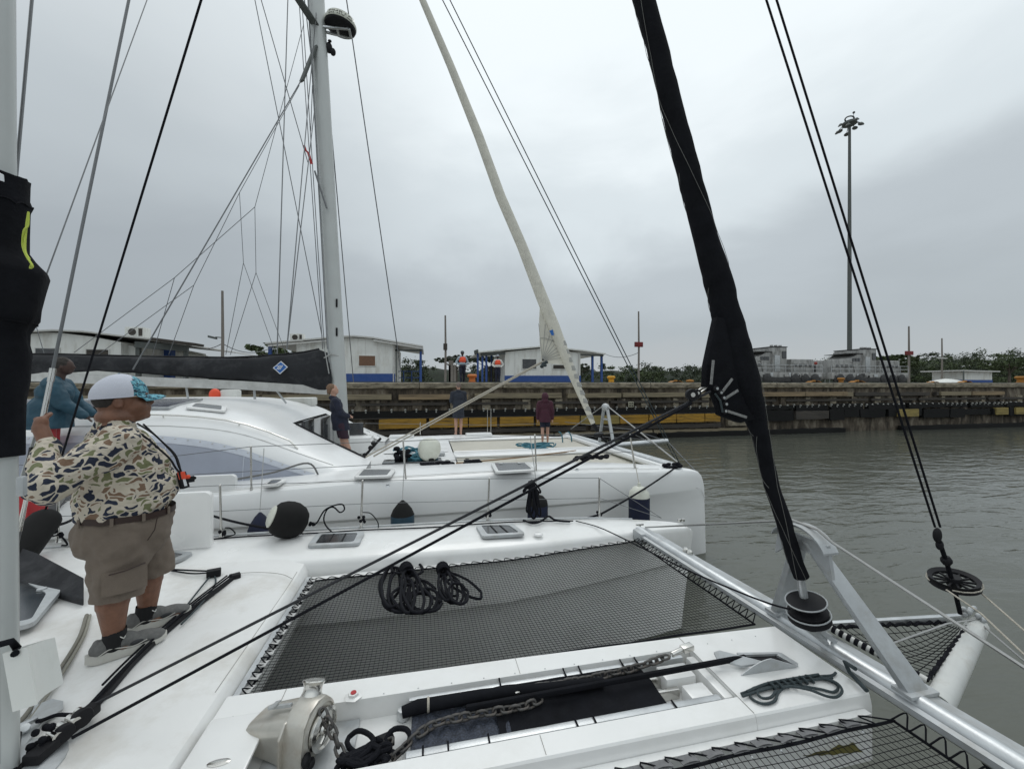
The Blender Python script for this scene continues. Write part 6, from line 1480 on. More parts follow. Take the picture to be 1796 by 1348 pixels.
T('brown_line', mat('tan_rope', (.25, .16, .09), .8), spline([PZ(800, 812, 1.50), PZ(900, 803, 1.50), PZ(960, 796, 1.50), PZ(1010, 790, 1.50)]), .015, nb)
for (x0, x1, y) in ((683, 726, 765), (817, 862, 764)):   # far hull hatches standing proud
    a, b = PV(x0, y, 12.1), PV(x1, y, 12.1); MB().box(a.x, b.x, 11.95, 12.3, 1.50, 1.62).build('far_deck_hatch', geln, nb, bevel=.03)
for x in (855, 861, 737): rig(PV(x, 762, 12.5), PV(x, 716 if x > 800 else 740, 12.5), .012, steel, 'far_stanchion')
T('far_lifeline', wire, [PV(640, 742, 12.5), PV(860, 745, 12.5), PV(980, 742, 12.5)], .007, nb, 5)
for (x, ln) in ((980, .3), (996, .4)): T('line_loop', ropet, [PV(x, 775, 11)+V(.12*math.sin(a), 0, .25+.25*math.cos(a)*1.2-.25) for a in [i*.5 for i in range(9)]], .018, nb, 6)
# ================================================================ PEOPLE
def person_main():
    O = V(-1.85, 3.12, 1.41); fd_ = V(math.cos(R(34)), math.sin(R(34)), 0); sd_ = V(math.sin(R(34)), -math.cos(R(34)), 0)
    Lc = lambda f, s, z: O+fd_*f+sd_*s+V(0, 0, z)
    rotm = Matrix((fd_, -sd_, V(0, 0, 1))).transposed()
    t = thing('person', O, 'heavyset man in duck camouflage shirt, taupe shorts and white cap gripping a shroud', 'person')
    grip0, grip1 = PY(-28, 1234, 2.1), PY(226, 0, 2.9)
    d = (grip1-grip0).normalized()
    # point of the shroud nearest the sight line of the hand
    best = min((abs(((CX+F*((grip0.lerp(grip1, k/400).x*CY-grip0.lerp(grip1, k/400).y*SY)/(grip0.lerp(grip1, k/400).x*SY+grip0.lerp(grip1, k/400).y*CY))))-73), k) for k in range(401))[1]
    G = grip0.lerp(grip1, best/400)
    sh = Lc(-.13, .20, 1.33); el_ = Lc(-.41, .30, 1.13)
    wr = G+(el_-G).normalized()*.095+V(.02, .0, -.03)
    E = lambda c, r: (c, r)
    b = MB()
    def e(f, s, z, r): b.ell(Lc(f, s, z), r, 16, 10, rotm)
    e(-.115, 0, 1.60, (.125, .094, .135)); e(-.06, 0, 1.535, (.098, .082, .082)); e(-.045, 0, 1.50, (.075, .07, .055)); e(-.13, 0, 1.48, (.105, .10, .07))
    b.cap(Lc(-.15, 0, 1.35), Lc(-.125, 0, 1.50), .10, .088)
    e(.026, 0, 1.572, (.026, .018, .020)); e(.012, 0, 1.598, (.022, .013, .032)); e(.012, 0, 1.532, (.020, .030, .011)); e(.008, 0, 1.513, (.020, .027, .011)); e(.004, 0, 1.484, (.030, .034, .024)); e(.0, 0, 1.630, (.022, .062, .014))
    e(-.03, .05, 1.55, (.045, .035, .045)); e(-.03, -.05, 1.55, (.045, .035, .045)); e(-.01, 0, 1.632, (.02, .06, .016))
    for s in (-1, 1): e(-.125, s*.097, 1.575, (.026, .014, .036)); e(-.118, s*.105, 1.555, (.014, .010, .016))
    e(-.12, 0, 1.20, (.19, .20, .2)); e(-.07, 0, 1.0, (.24, .22, .2)); e(-.1, 0, .8, (.17, .16, .13))
    # legs
    for (s, f1, f2, f3) in ((.115, -.125, -.13, -.145), (-.13, .0, .05, .025)):
        b.cap(Lc(-.10, s, .78), Lc(f1, s, .48), .115, .086); b.cap(Lc(f1, s, .48), Lc(f2-.02, s, .34), .080, .083); b.cap(Lc(f2-.02, s, .34), Lc(f3, s, .09), .080, .043)
        b.cap(Lc(f3, s, .06), Lc(f3+.18, s, .045), .045, .035)
    # right arm to the shroud
    b.cap(sh, el_, .075, .055); b.cap(el_, wr, .055, .037)
    n1 = (el_-G); n1 -= d*n1.dot(d); n1.normalize(); cam_dir = V(0, 0, H)-G; n2 = cam_dir-d*cam_dir.dot(d)-n1*cam_dir.dot(n1); n2.normalize()
    palm = G+n1*.036+n2*.010; Rm = Matrix((n1, n2, d)).transposed()
    b.cap(wr, palm-d*.02, .036, .036); b.ell(palm, (.030, .033, .050), 14, 10, Rm)
    for k in range(4):
        o = G+d*(.037-.0235*k); r = [.0125, .013, .0125, .011][k]; Ls = [1.0, 1.08, 1.03, .9][k]; pr = None
        for q, th in enumerate((10, 62, 118, 172, 215)):
            th *= Ls; p = o+n1*math.cos(R(th))*.027+n2*math.sin(R(th))*.028-d*.003*q
            if pr is not None: b.cap(pr, p, r*(1.04-.05*q), r*(1.0-.06*q), 10)
            pr = p
    pr = palm+d*.035-n2*.01
    for q, (th, up) in enumerate(((-30, .055), (-75, .066), (-120, .060))):
        p = G+n1*math.cos(R(th))*.030+n2*math.sin(R(th))*.026+d*up
        b.cap(pr, p, .015-.001*q, .0135-.001*q, 10); pr = p
    # left arm hangs on the far side, hand relaxed
    ls, le, lw = Lc(-.13, -.21, 1.33), Lc(-.20, -.29, 1.06), Lc(-.14, -.30, .83)
    b.cap(ls, le, .075, .055); b.cap(le, lw, .055, .035); b.ell(Lc(-.13, -.30, .775), (.038, .02, .05), 12, 8, rotm)
    for k in range(4):
        p0 = Lc(-.16+.02*k, -.30, .74); p1 = Lc(-.155+.02*k, -.295, .70); p2 = Lc(-.15+.02*k, -.28, .672); b.cap(p0, p1, .0115, .010, 8); b.cap(p1, p2, .010, .009, 8)
    b.cap(Lc(-.10, -.30, .79), Lc(-.08, -.285, .745), .014, .011, 8)
    blob('body', b, skin, t, .0062, 3)
    blob('hair', MB().ell(Lc(-.145, 0, 1.605), (.105, .0965, .098), 16, 10, rotm), hairm, t, .010, 2)
    # shirt
    b = MB()
    def e(f, s, z, r): b.ell(Lc(f, s, z), r, 18, 12, rotm)
    e(-.068, 0, 1.02, (.248, .235, .20)); e(-.068, 0, .95, (.236, .235, .125)); e(-.10, 0, 1.14, (.240, .245, .20)); e(-.13, 0, 1.25, (.205, .235, .155)); e(-.15, 0, 1.36, (.13, .15, .075))
    b.cap(Lc(-.13, .15, 1.335), Lc(-.13, -.15, 1.335), .105, .105); b.cap(Lc(-.1, 0, .90), Lc(-.1, 0, .96), .235, .24)
    b.cap(sh, el_, .112, .092); b.cap(el_, wr+(el_-wr).normalized()*.03, .088, .052); b.cap(ls, le, .10, .08); b.cap(le, lw, .078, .05)
    b.cap(Lc(-.145, 0, 1.36), Lc(-.135, 0, 1.425), .115, .100)
    mz = O.z+.862
    blob('shirt', b, camo, t, .009, 4, .018, 9, keep=lambda p: p.z > mz)
    # neckline and cuffs
    # belt and shorts
    def ringpts(f0, rf, rs, z, n=40, tilt=0): return [Lc(f0+rf*math.cos(2*math.pi*k/n), rs*math.sin(2*math.pi*k/n), z+tilt*math.cos(2*math.pi*k/n)) for k in range(n+1)]
    bl = MB().loft([[p, p+V(0, 0, .036)] for p in ringpts(-.080, .243, .240, .845, tilt=-.01)], caps=False); bl.loft([[p+V(0, 0, .0), p+V(0, 0, .036)] for p in ringpts(-.080, .235, .232, .845, tilt=-.01)], caps=False)
    bl.build('belt', leather, t, fixn=False)
    for a in (-75, -40, -108, 25, -150):
        p = Lc(-.080+.246*math.cos(R(a)), -.243*math.sin(R(a)), .862); q = (p-Lc(-.078, 0, .862)).normalized(); MB().obox(p+q*.003, q*.003, q.cross(V(0, 0, 1))*.008, (0, 0, .024)).build('belt_loop', khaki, t)
    b = MB(); e(-.085, 0, .80, (.245, .235, .16)); e(-.13, 0, .75, (.205, .225, .17)); e(-.06, 0, .72, (.22, .235, .16))
    b.cap(Lc(-.11, .11, .70), Lc(-.135, .118, .34), .155, .122, 18); b.cap(Lc(-.03, -.11, .70), Lc(.06, -.130, .37), .150, .115, 18)
    zt, zb_ = O.z+.856, O.z+.378
    blob('shorts', b, khaki, t, .011, 3, .024, 8, keep=lambda p: zb_ < p.z < zt)
    T('shorts_seam', leather, [Lc(.05, .21, .84), Lc(.035, .235, .77), Lc(-.0, .262, .72)], .003, t, 5)
    T('shorts_seam', leather, [Lc(-.17, .285, .57), Lc(-.10, .300, .578), Lc(-.01, .275, .590)], .0045, t, 5)
    pk = MB().grid(lambda a, b_: Lc(-.20+.20*a, max(.20, .262+.020*math.sin(math.pi*a)), .44+.14*b_), 8, 5); pk.build('cargo_pocket', khaki, t, fixn=False)
    # socks and shoes
    for (s, fa, yaw) in ((.115, -.145, 0), (-.13, .015, -4)):
        blob('sock', MB().cap(Lc(fa+.004, s, .155), Lc(fa, s, .08), .058, .058), sock, t, .009, 2, keep=lambda p: p.z < O.z+.168)
        A_ = Lc(fa, s, 0); c0, s0 = math.cos(R(yaw)), math.sin(R(yaw)); ff = fd_*c0+sd_*s0; ss = sd_*c0-fd_*s0
        Q = lambda f, q, z: A_+ff*f+ss*q+V(0, 0, z)
        rm = Matrix((ff, -ss, V(0, 0, 1))).transposed(); u = MB()
        u.ell(Q(-.05, 0, .075), (.062, .048, .055), 14, 9, rm); u.ell(Q(.03, 0, .085), (.085, .05, .05), 14, 9, rm); u.ell(Q(.12, 0, .062), (.10, .054, .042), 14, 9, rm); u.ell(Q(.185, 0, .05), (.062, .05, .034), 14, 9, rm); u.ell(Q(-.075, 0, .105), (.022, .03, .03), 10, 8, rm)
        uo = blob('shoe', u, shoe, t, .007, 3)
        sec = []
        for k in range(17):
            x = k/16; f_ = -.125+.375*x; hw = .052*min(1, (math.sin(math.pi*min(1, x*1.0+.0))**.35 if 0 < x < 1 else .15))*(1.08 if x > .5 else .95); hw = max(hw, .012)
            lift = .018*max(0, (x-.75)/.25)**1.5+.014*max(0, (.12-x)/.12)
            sec.append([Q(f_, -hw, lift), Q(f_, hw, lift), Q(f_, hw*1.06, .028+lift*.8+.006*(x < .4)), Q(f_, hw*.96, .044+lift*.5+.01*(x < .4)), Q(f_, -hw*.96, .044+lift*.5+.01*(x < .4)), Q(f_, -hw*1.06, .028+lift*.8+.006*(x < .4))])
        so_ = MB().loft(sec, closed=True).build('sole', shoel, uo, angle=50)
        for k in range(5):
            f_ = .035+.027*k; h_ = .128-.013*k; T('lace', whitep, [Q(f_-.005, .030, h_-.012), Q(f_+.004, .0, h_+.004), Q(f_+.012, -.030, h_-.012)], .0032, uo, 5); T('lace', whitep, [Q(f_+.014, .030, h_-.016), Q(f_+.004, 0, h_+.004), Q(f_-.005, -.030, h_-.012)], .003, uo, 5)
        T('lace', whitep, spline([Q(.03, .01, .135), Q(.01, .035, .15), Q(.04, .055, .12), Q(.05, .03, .12)]), .0028, uo, 5)
        for (f0, f1, h0, h1) in ((-.03, .03, .07, .085), (.07, .14, .055, .075)):
            u2 = MB().ell(Q((f0+f1)/2, .047, (h0+h1)/2), ((f1-f0)/2, .008, .014), 12, 8, rm); u2.build('shoe_panel', shoed, uo)
        T('shoe_stripe', shoel, spline([Q(-.07, .046, .05), Q(-.02, .052, .075), Q(.04, .052, .06), Q(.09, .056, .05), Q(.15, .056, .065)]), .0032, uo, 5)
    # cap
    def dome(th, ph, k=1.0): return Lc(-.118+.140*k*math.sin(th)*math.cos(ph), -.110*k*math.sin(th)*math.sin(ph), 1.632-.022*math.sin(th)*(1-math.cos(ph))/2+(.128*k)*math.cos(th))
    nA, nB = 14, 40; vs = [dome(R(96)*i/nA, 2*math.pi*j/nB) for i in range(nA+1) for j in range(nB)]; fw = []; fc_ = []
    for i in range(nA):
        for j in range(nB):
            j2 = (j+1) % nB; f_ = (i*nB+j, i*nB+j2, (i+1)*nB+j2, (i+1)*nB+j); c = sum((vs[k] for k in f_), V(0, 0, 0))/4; lf = (c-O).dot(fd_)
            (fc_ if lf > -.062 and True else fw).append(f_)
    MB().add(vs, fw).build('cap_mesh_back', capw, t, fixn=False); MB().add(vs, fc_).build('cap_front_panel', capc, t, fixn=False)
    bs = []
    for j in range(15):
        ph = R(-62+124*j/14); e0 = dome(R(93), ph); rr = math.cos(ph)**.6 if abs(ph) < R(89) else 0
        bs.append([e0, e0+fd_*(.050*rr+.008)+V(0, 0, -.002-.012*abs(math.sin(ph))), e0+fd_*(.085*rr+.004)+V(0, 0, -.012-.024*abs(math.sin(ph)))])
    br_ = MB().loft(bs, caps=False); br_.loft([[q+V(0, 0, -.004) for q in r_] for r_ in bs], caps=False); br_.build('cap_brim', capc, t, fixn=False)
    T('cap_rim', capw, [dome(R(96), 2*math.pi*k/40)+V(0, 0, .001) for k in range(41)], .0035, t, 5); MB().ell(dome(0, 0), (.008, .008, .005), 8, 6).build('cap_button', capc, t)
    # sunglasses
    T('glasses_arm', mat('tan_glasses_arm', (.30, .20, .10), .4), [Lc(-.118, .104, 1.606), Lc(-.05, .098, 1.612), Lc(-.008, .078, 1.614)], .0032, t, 6)
    T('glasses_arm', leather, [Lc(-.118, -.104, 1.606), Lc(-.05, -.098, 1.612), Lc(-.008, -.078, 1.614)], .0032, t, 6)
    for s in (-1, 1): MB().ell(Lc(.010, s*.044, 1.604), (.014, .034, .021), 14, 8, rotm).build('sunglass_lens', lens, t)
    # lanyards with orange tag
    sh_s = lambda a: None
    def front(f, s, z, off=.012): return Lc(f, s, z)
    ln1 = [Lc(-.20, .105, 1.43), Lc(-.10, .135, 1.425), Lc(-.01, .165, 1.36), Lc(.055, .175, 1.28), Lc(.115, .165, 1.20), Lc(.148, .135, 1.13), Lc(.182, .10, 1.075)]
    T('lanyard', blackp, spline(ln1), .0065, t, 6)
    ln2 = [Lc(-.04, .09, 1.44), Lc(.035, .11, 1.37), Lc(.095, .12, 1.29), Lc(.145, .11, 1.21), Lc(.165, .10, 1.14), Lc(.187, .09, 1.075)]
    T('lanyard', blackp, spline(ln2), .0055, t, 6); T('lanyard', blackp, spline([Lc(.0, -.09, 1.42), Lc(.09, -.05, 1.30), Lc(.16, .0, 1.20), Lc(.182, .06, 1.10), Lc(.19, .09, 1.06)]), .0055, t, 6)
    c = Lc(.19, .10, 1.035); bd = MB().obox(c, sd_*.006+fd_*.010, sd_*.02-fd_*.020, (.012, -.0, -.055)).build('badge_holder', blackp, t, bevel=.004)
    MB().obox(c+sd_*.016-V(0, 0, .012), sd_*.003, fd_*.016, (.006, 0, -.026)).build('badge_card', badge_w, bd)
    MB().obox(c+sd_*.014+V(-.008, 0, .035), sd_*.008, fd_*.020, (.006, 0, -.024)).ell(c+sd_*.016+fd_*.025+V(0, 0, .022), (.016, .012, .014), 8, 6).build('orange_whistle', orange, t)
    MB().obox(c+fd_*.04+V(0, 0, .0), fd_*.022, sd_*.014, (0, 0, .020)).ell(c+fd_*.062+V(0, 0, .005), (.012, .012, .012), 8, 6).build('black_clip', blackp, t, bevel=.004)
    # the shroud he holds
    T('shroud', wire, [grip0, grip0+(grip1-grip0)*2.6], .0085, boat, 8)
    a, b_ = G+d*.02, G-d*.02
    MB().tube([G+d*.02, G+d*.26], .0125, 10).tube([G+d*.26, G+d*.34], .0155, 10).build('swage_tube', steel, boat)
    tb = MB().tube([G-d*.10, G-d*.16], .012, 8); tb.bar(G-d*.13+n1*.02, G-d*.34+n1*.022, .010, .012); tb.bar(G-d*.13-n1*.02, G-d*.34-n1*.022, .010, .012); tb.tube([G-d*.22, G-d*.60], .010, 8); tb.obox(G-d*.34, n1*.026, n2*.014, d*.02)
    tb.build('turnbuckle', steel, boat, bevel=.002)
    MB().bar(G-d*.06-n1*.035, G-d*.36-n1*.055+n2*.02, .012, .03).build('tension_lever', alup, boat, bevel=.004)
    MB().obox(G-d*.17+n2*.015, n1*.022, n2*.012, d*.04).build('lever_hinge', blackp, boat, bevel=.005)
    T('shackle', steel, [G-d*.42+n1*.012, G-d*.52+n1*.020, G-d*.60, G-d*.52-n1*.030, G-d*.43-n1*.012], .006, boat, 8)
    return t
person_main()

def figure(label, base, head_deg, hgt, top, topm, bottom, bottomm, skinm, hairm_, lean=0, sidelean=0, arms='down', hood=False, stance=.09, step=0, coatlen=.80, legs_long=False, hat=None, vest=None, bulk=1.0, bend=0, shoe_m=None, group=None, sc_v=.016, hairlen=0):
    fd_ = V(math.cos(R(head_deg)), math.sin(R(head_deg)), 0); sd_ = V(math.sin(R(head_deg)), -math.cos(R(head_deg)), 0); k = hgt/1.75; tl = math.tan(R(lean)); tsl = math.tan(R(sidelean)); bt_ = math.tan(R(bend))
    Lc = lambda f, s, z: base+(fd_*(f+z*tl+max(0, z-.95)*bt_)+sd_*(s+z*tsl)+V(0, 0, z))*k
    rotm = Matrix((fd_, -sd_, V(0, 0, 1))).transposed(); t = thing('person', base, label, 'person', group)
    def E(mb, f, s, z, r): mb.ell(Lc(f, s, z), tuple(x*k for x in r), 14, 9, rotm)
    def Cp(mb, a, b, r0, r1): mb.cap(Lc(*a), Lc(*b), r0*k, r1*k, 12)
    b = MB(); E(b, .01, 0, 1.63, (.098, .078, .118)); E(b, .05, 0, 1.575, (.055, .055, .055)); E(b, .108, 0, 1.62, (.018, .012, .022)); E(b, .10, 0, 1.575, (.016, .024, .012))
    for s in (-1, 1): E(b, 0, .08*s, 1.62, (.02, .010, .03))
    Cp(b, (-.01, 0, 1.38), (0, 0, 1.55), .06, .052); E(b, 0, 0, 1.25, (.10, .16, .2)); E(b, 0, 0, 1.0, (.10, .14, .15))
    for s in (-1, 1):
        df = step*s
        Cp(b, (0, s*stance, .92), (df*.5, s*stance, .48), .085, .058); Cp(b, (df*.5, s*stance, .48), (df-.01, s*stance, .33), .056, .054); Cp(b, (df-.01, s*stance, .33), (df, s*stance, .07), .052, .036)
        Cp(b, (df-.03, s*stance, .035), (df+.13, s*(stance+.01), .025), .035, .026)
    poses = {'down': lambda s: ((-.02, s*.25, 1.10), (.03, s*.25, .85)), 'crossed': lambda s: ((.04, s*.23, 1.12), (.20, s*.06, 1.05)), 'forward': lambda s: ((.16, s*.22, 1.14), (.36, s*.16, .98)), 'front': lambda s: ((.02, s*.24, 1.12), (.2, s*.10, 1.08)), 'hips': lambda s: ((-.08, s*.33, 1.14), (.06, s*.2, 1.0))}[arms]
    sl = MB()
    for s in (-1, 1):
        e_, h_ = poses(s); Cp(b, (0, s*.19, 1.38), e_, .05, .04); Cp(b, e_, h_, .04, .028); Hn = Lc(*h_); dr = (Lc(*h_)-Lc(*e_)).normalized()
        b.ell(Hn+dr*.045*k, (.035*k, .02*k, .042*k), 10, 7, rotm)
        for q in range(4): p0 = Hn+dr*.07*k+sd_*(q-1.5)*.018*k; b.cap(p0, p0+dr*.055*k-V(0, 0, .02*k), .010*k, .008*k, 6)
        p0 = Hn+dr*.04*k+fd_*.02*k; b.cap(p0, p0+(dr*.03+fd_*.025)*k, .012*k, .009*k, 6)
        Cp(sl, (0, s*.19, 1.38), e_, .078*bulk, .066*bulk); Cp(sl, e_, h_, .062*bulk, .048*bulk)
    blob('body', b, skinm, t, sc_v*.75, 3)
    E(sl, 0, 0, 1.27, (.135*bulk, .19*bulk, .18)); E(sl, 0, 0, 1.10, (.13*bulk, .175*bulk, .2)); Cp(sl, (0, -.14, 1.39), (0, .14, 1.39), .085, .085)
    if coatlen < .95: Cp(sl, (0, 0, 1.05), (0, 0, coatlen-.05), .165*bulk, .185*bulk)
    if hood: E(sl, -.03, 0, 1.60, (.13, .125, .15)); E(sl, -.05, 0, 1.46, (.12, .13, .09))
    elif arms != 'xx': E(sl, -.03, 0, 1.46, (.085, .09, .06))
    zc = base.z+coatlen*k
    blob(top, sl, topm, t, sc_v, 2, .012*k, 9, keep=lambda p: p.z > zc)
    bb = MB(); E(bb, 0, 0, .93, (.13, .165, .14))
    for s in (-1, 1):
        df = step*s; Cp(bb, (0, s*stance, .86), (df*.5, s*stance, .52), .105, .09)
        if legs_long: Cp(bb, (df*.5, s*stance, .5), (df, s*stance, .08), .075, .06)
    zs = base.z+(.06 if legs_long else .56)*k
    blob(bottom, bb, bottomm, t, sc_v, 2, .008*k, 9, keep=lambda p: p.z > zs)
    if hairm_ and not hood:
        hh = MB(); E(hh, -.02, 0, 1.665, (.098, .088, .10))
        if hairlen: E(hh, -.07, 0, 1.60, (.05, .075, .07)); 
        blob('hair', hh, hairm_, t, sc_v*.8, 2, .006, 30)
    if hat: 
        hh = MB(); E(hh, 0, 0, 1.68, (.115, .105, .105)); E(hh, .03, 0, 1.665, (.14, .10, .02)); blob('helmet', hh, hat, t, sc_v*.8, 1)
    if vest:
        vv = MB(); E(vv, .0, 0, 1.24, (.165*bulk, .20*bulk, .19)); Cp(vv, (0, -.10, 1.36), (0, .10, 1.36), .105, .105); blob('vest', vv, vest, t, sc_v, 1)
    if shoe_m:
        for s in (-1, 1):
            df = step*s; q = MB(); Cp(q, (df-.04, s*stance, .04), (df+.14, s*(stance+.01), .032), .05, .04); blob('shoe', q, shoe_m, t, sc_v, 1)
    return t
figure('person in navy hooded jacket and shorts leaning back against the white mast', PZ(613, 812, 1.485), 16, 1.62, 'jacket', navyc, 'shorts', mat('dark_plum_shorts', (.03, .012, .025), .8), skinl, hairb, lean=-12, arms='crossed', coatlen=.74, stance=.08, step=.05, shoe_m=leather, sc_v=.014, hairlen=1)
figure('grey haired person in long dark coat standing with back turned on the far hull', PV(804, 762, 12.0), 100, 1.56, 'coat', mat('slate_coat', (.020, .025, .038), .8, var=.2), 'shorts', navyc, skinl, mat('grey_hair', (.18, .14, .12), .8), arms='front', coatlen=.55, stance=.085, bulk=1.12)
figure('child in hooded burgundy coat standing over the teal rope on the second boat', PZ(956, 777, 1.46), 75, 1.42, 'coat', burg, 'shorts', navyc, skinl, None, arms='down', hood=True, coatlen=.72, stance=.09, step=.10, bulk=1.15)
bs_ = PV(84, 850, 6.5); bs_.z = 1.72
figure('man in teal jacket with cropped dark hair behind the taut shroud at the left', bs_, 20, 1.74, 'jacket', teal, 'shorts', redm, skind, hairm, arms='forward', coatlen=.80, bulk=1.35, bend=12, step=.05, shoe_m=blackp, sc_v=.013)
q = PV(811, 674, 22.3); q.z = QZ; figure('quay worker in orange vest standing on the quay edge beside the orange bollard', q, -80, 1.76, 'shirt', mat('pale_blue_shirt', (.35, .42, .48), .8), 'trousers', navyc, skind, None, arms='hips', legs_long=True, hat=mat('dark_helmet', (.04, .05, .06), .5), vest=hivis, coatlen=.95, stance=.1, step=.1, shoe_m=blackp, group='quay workers')
q = PV(873, 674, 23.6); q.z = QZ; figure('quay worker in orange vest and white shirt standing under the blue posted porch', q, -95, 1.68, 'shirt', whitep, 'trousers', navyc, skind, None, arms='hips', legs_long=True, hat=mat('grey_helmet', (.25, .27, .3), .5), vest=hivis, coatlen=.95, shoe_m=blackp, group='quay workers')

# ================================================================ LOOSE GEAR
def ballf():
    c = PZ(503, 944, 1.44)+V(0, 0, .195); c = c+V(0, .03, 0); ax = V(-.75, -.35, .35).normalized()
    sF = .9
    t = thing('ball_fender', c-V(0, 0, .215), 'round fender in black cover with white end lying on the near side deck', 'fender')
    prof = [(a_*.9, b_*.9) for a_, b_ in [(.0, -.225), (.06, -.222), (.125, -.20), (.175, -.15), (.21, -.07), (.215, .0), (.205, .07), (.175, .135), (.125, .175)]]
    MB().lathe(prof, c, ax, 36).build('cover', rubber, t, angle=60)
    MB().lathe([(.112, .155), (.115, .167), (.09, .185), (.045, .196), (.0, .199)], c, ax, 32).build('ball', whitef, t, angle=60)
    kn = MB(); g = random.Random(2)
    for k in range(5): kn.ell(c-ax*(.235+.012*k)+V(g.uniform(-.01, .01), 0, g.uniform(-.01, .01)), .017, 8, 6)
    kn.build('knot', ropeb, t)
    T('fender_line', ropeb, spline([c-ax*.27, PV(556, 916, 4.85), PV(568, 896, 4.85), PV(583, 887, 4.85), PV(600, 884, 4.85), PV(604, 893, 4.85), PV(596, 898, 4.85), PV(585, 889, 4.85), PV(574, 893, 4.85), PV(568, 908, 4.85), PV(572, 922, 4.85), PZ(586, 936, 1.46)]), .008, t)
ballf()
def fender(px, ytop, ybot, v, wpx, label, m_body, m_top, linetop, pear=False):
    a, b = PV(px, ytop, v), PV(px, ybot, v); Yd = a.x*SY+a.y*CY; r = wpx/2/F*Yd; h_ = a.z-b.z
    t = thing('fender', b, label, 'fender', 'fenders hanging along the second hull')
    if pear: prof = [(r*.5, .01), (r*.95, .04), (r, .09), (r*.98, h_*.66), (r*.80, h_*.78), (r*.42, h_*.92), (r*.18, h_*.98), (r*.1, h_)]; top0 = 5
    else: prof = [(r*.4, 0), (r*.85, .03), (r, .10), (r, h_*.80)]
    body = prof[:4]; MB().lathe(body+([] if pear else [(r*.99, h_*.82)]), b, n=26).build('body', m_body, t, angle=60)
    tp_ = prof[3:] if pear else [(r*.99, h_*.82), (r*.93, h_*.9), (r*.55, h_*.98), (r*.18, h_), (r*.14, h_+.05)]
    MB().lathe(tp_, b, n=26).build('top', m_top, t, angle=60)
    T('hanging_line', ropew if m_top is whitef else wirel, [b+V(0, 0, h_+.02), PV(*linetop)], .006, t, 6)
fender(706, 877, 950, 5.62, 41, 'blue pear shaped fender with dark collar hanging mid hull', bluef, rubber, (710, 790, 6.05), True)
fender(456, 898, 985, 5.70, 38, 'navy pear shaped fender half hidden behind the black ball fender', navy, navy, (463, 786, 6.05), True)
fender(1121, 852, 955, 5.75, 36, 'navy covered fender with white top hanging near the second bow', navy, whitef, (1106, 770, 6.2))
fender(943, 868, 960, 5.65, 36, 'navy covered fender hanging behind the black rope hank', navy, rubber, (930, 765, 6.1))
# hanks of rope
def hank(name, label, K, Bs, m, r, stack=.010, cat='rope', group=None, wraps=True, seed=1, hang=None):
    g = random.Random(seed); t = thing(name, K, label, cat, group)
    for k, (B, wd, lift) in enumerate(Bs):
        ax_h = (B-K); Ln = ax_h.length; ax_h.normalize(); up = V(0, 0, 1) if hang is None else hang; sdv = ax_h.cross(up).normalized(); up = sdv.cross(ax_h)
        pts = []
        for i in range(13):
            a = 2*math.pi*i/12; x = Ln*(.5-.5*math.cos(a)); y = wd*math.sin(a)*(.35+.65*(x/Ln)); pts.append(K+ax_h*x+sdv*y*(1+g.uniform(-.12, .12))+up*(lift+g.uniform(-.004, .004)+.012*math.sin(a*1.5+k)*(x/Ln)))
        T('rope_loop', m, spline(pts, 4), r, t, 8)
    if wraps:
        B = Bs[0][0]; ax_h = (B-K).normalized(); c = K+ax_h*.045
        for k in range(5): cc = c+ax_h*(.02*k-.02); T('wrap', m, [cc+Matrix.Rotation(a*.52, 3, ax_h) @ (ax_h.orthogonal().normalized()*(.036+.003*(k % 2))) for a in range(13)], r, t, 8)
    return t
Z = 1.262
pz = lambda x, y, z=Z: PZ(x, y, z)
def coil(label, knot, loops, m, r, group, seed):
    """loops: centre px, radii px, tilt; laid flat on the net and gathered at the knot"""
    g = random.Random(seed); t = thing('rope_coil', PZ(knot[0], knot[1], Z), label, 'rope', group)
    for k, (cx, cy, rx, ry, rot) in enumerate(loops):
        pts = []; c0, s0 = math.cos(R(rot)), math.sin(R(rot))
        for i in range(15):
            a = 2*math.pi*i/14+g.uniform(-.06, .06); x, y = rx*math.cos(a)*g.uniform(.92, 1.08), ry*math.sin(a)*g.uniform(.95, 1.05)
            pts.append(PZ(cx+x*c0-y*s0, cy+x*s0+y*c0, Z+r*.9+.013*(k % 5)+.006*math.sin(a*2+k)))
        T('rope_loop', m, spline(pts, 4), r, t, 8)
    K = PZ(knot[0], knot[1], Z+.05); ax_ = (PZ(knot[2], knot[3], Z+.05)-K).normalized(); o_ = ax_.orthogonal().normalized()
    for k in range(5):
        cc = K+ax_*(.024*k-.02); T('wrap', m, [cc+Matrix.Rotation(a*.524, 3, ax_) @ (o_*(.050+.004*(k % 2))) for a in range(13)], r, t, 8)
    return t
G_ = 'black rope hanks on the far net'
coil('big black rope hank on the far net with many round loops', (712, 996, 722, 1015), [(694, 1030, 24, 42, 8), (700, 1034, 18, 38, -4), (706, 1036, 26, 40, 14), (690, 1028, 20, 36, 2), (724, 1036, 17, 40, -14), (733, 1042, 20, 34, -24), (741, 1046, 26, 28, -30), (748, 1052, 28, 20, 10), (722, 1050, 34, 24, 12), (715, 1044, 12, 30, 0), (684, 1024, 17, 30, 10), (737, 1056, 32, 15, 4), (728, 996, 14, 10, 20), (700, 996, 14, 9, 0)], ropeb, .0125, G_, 4)
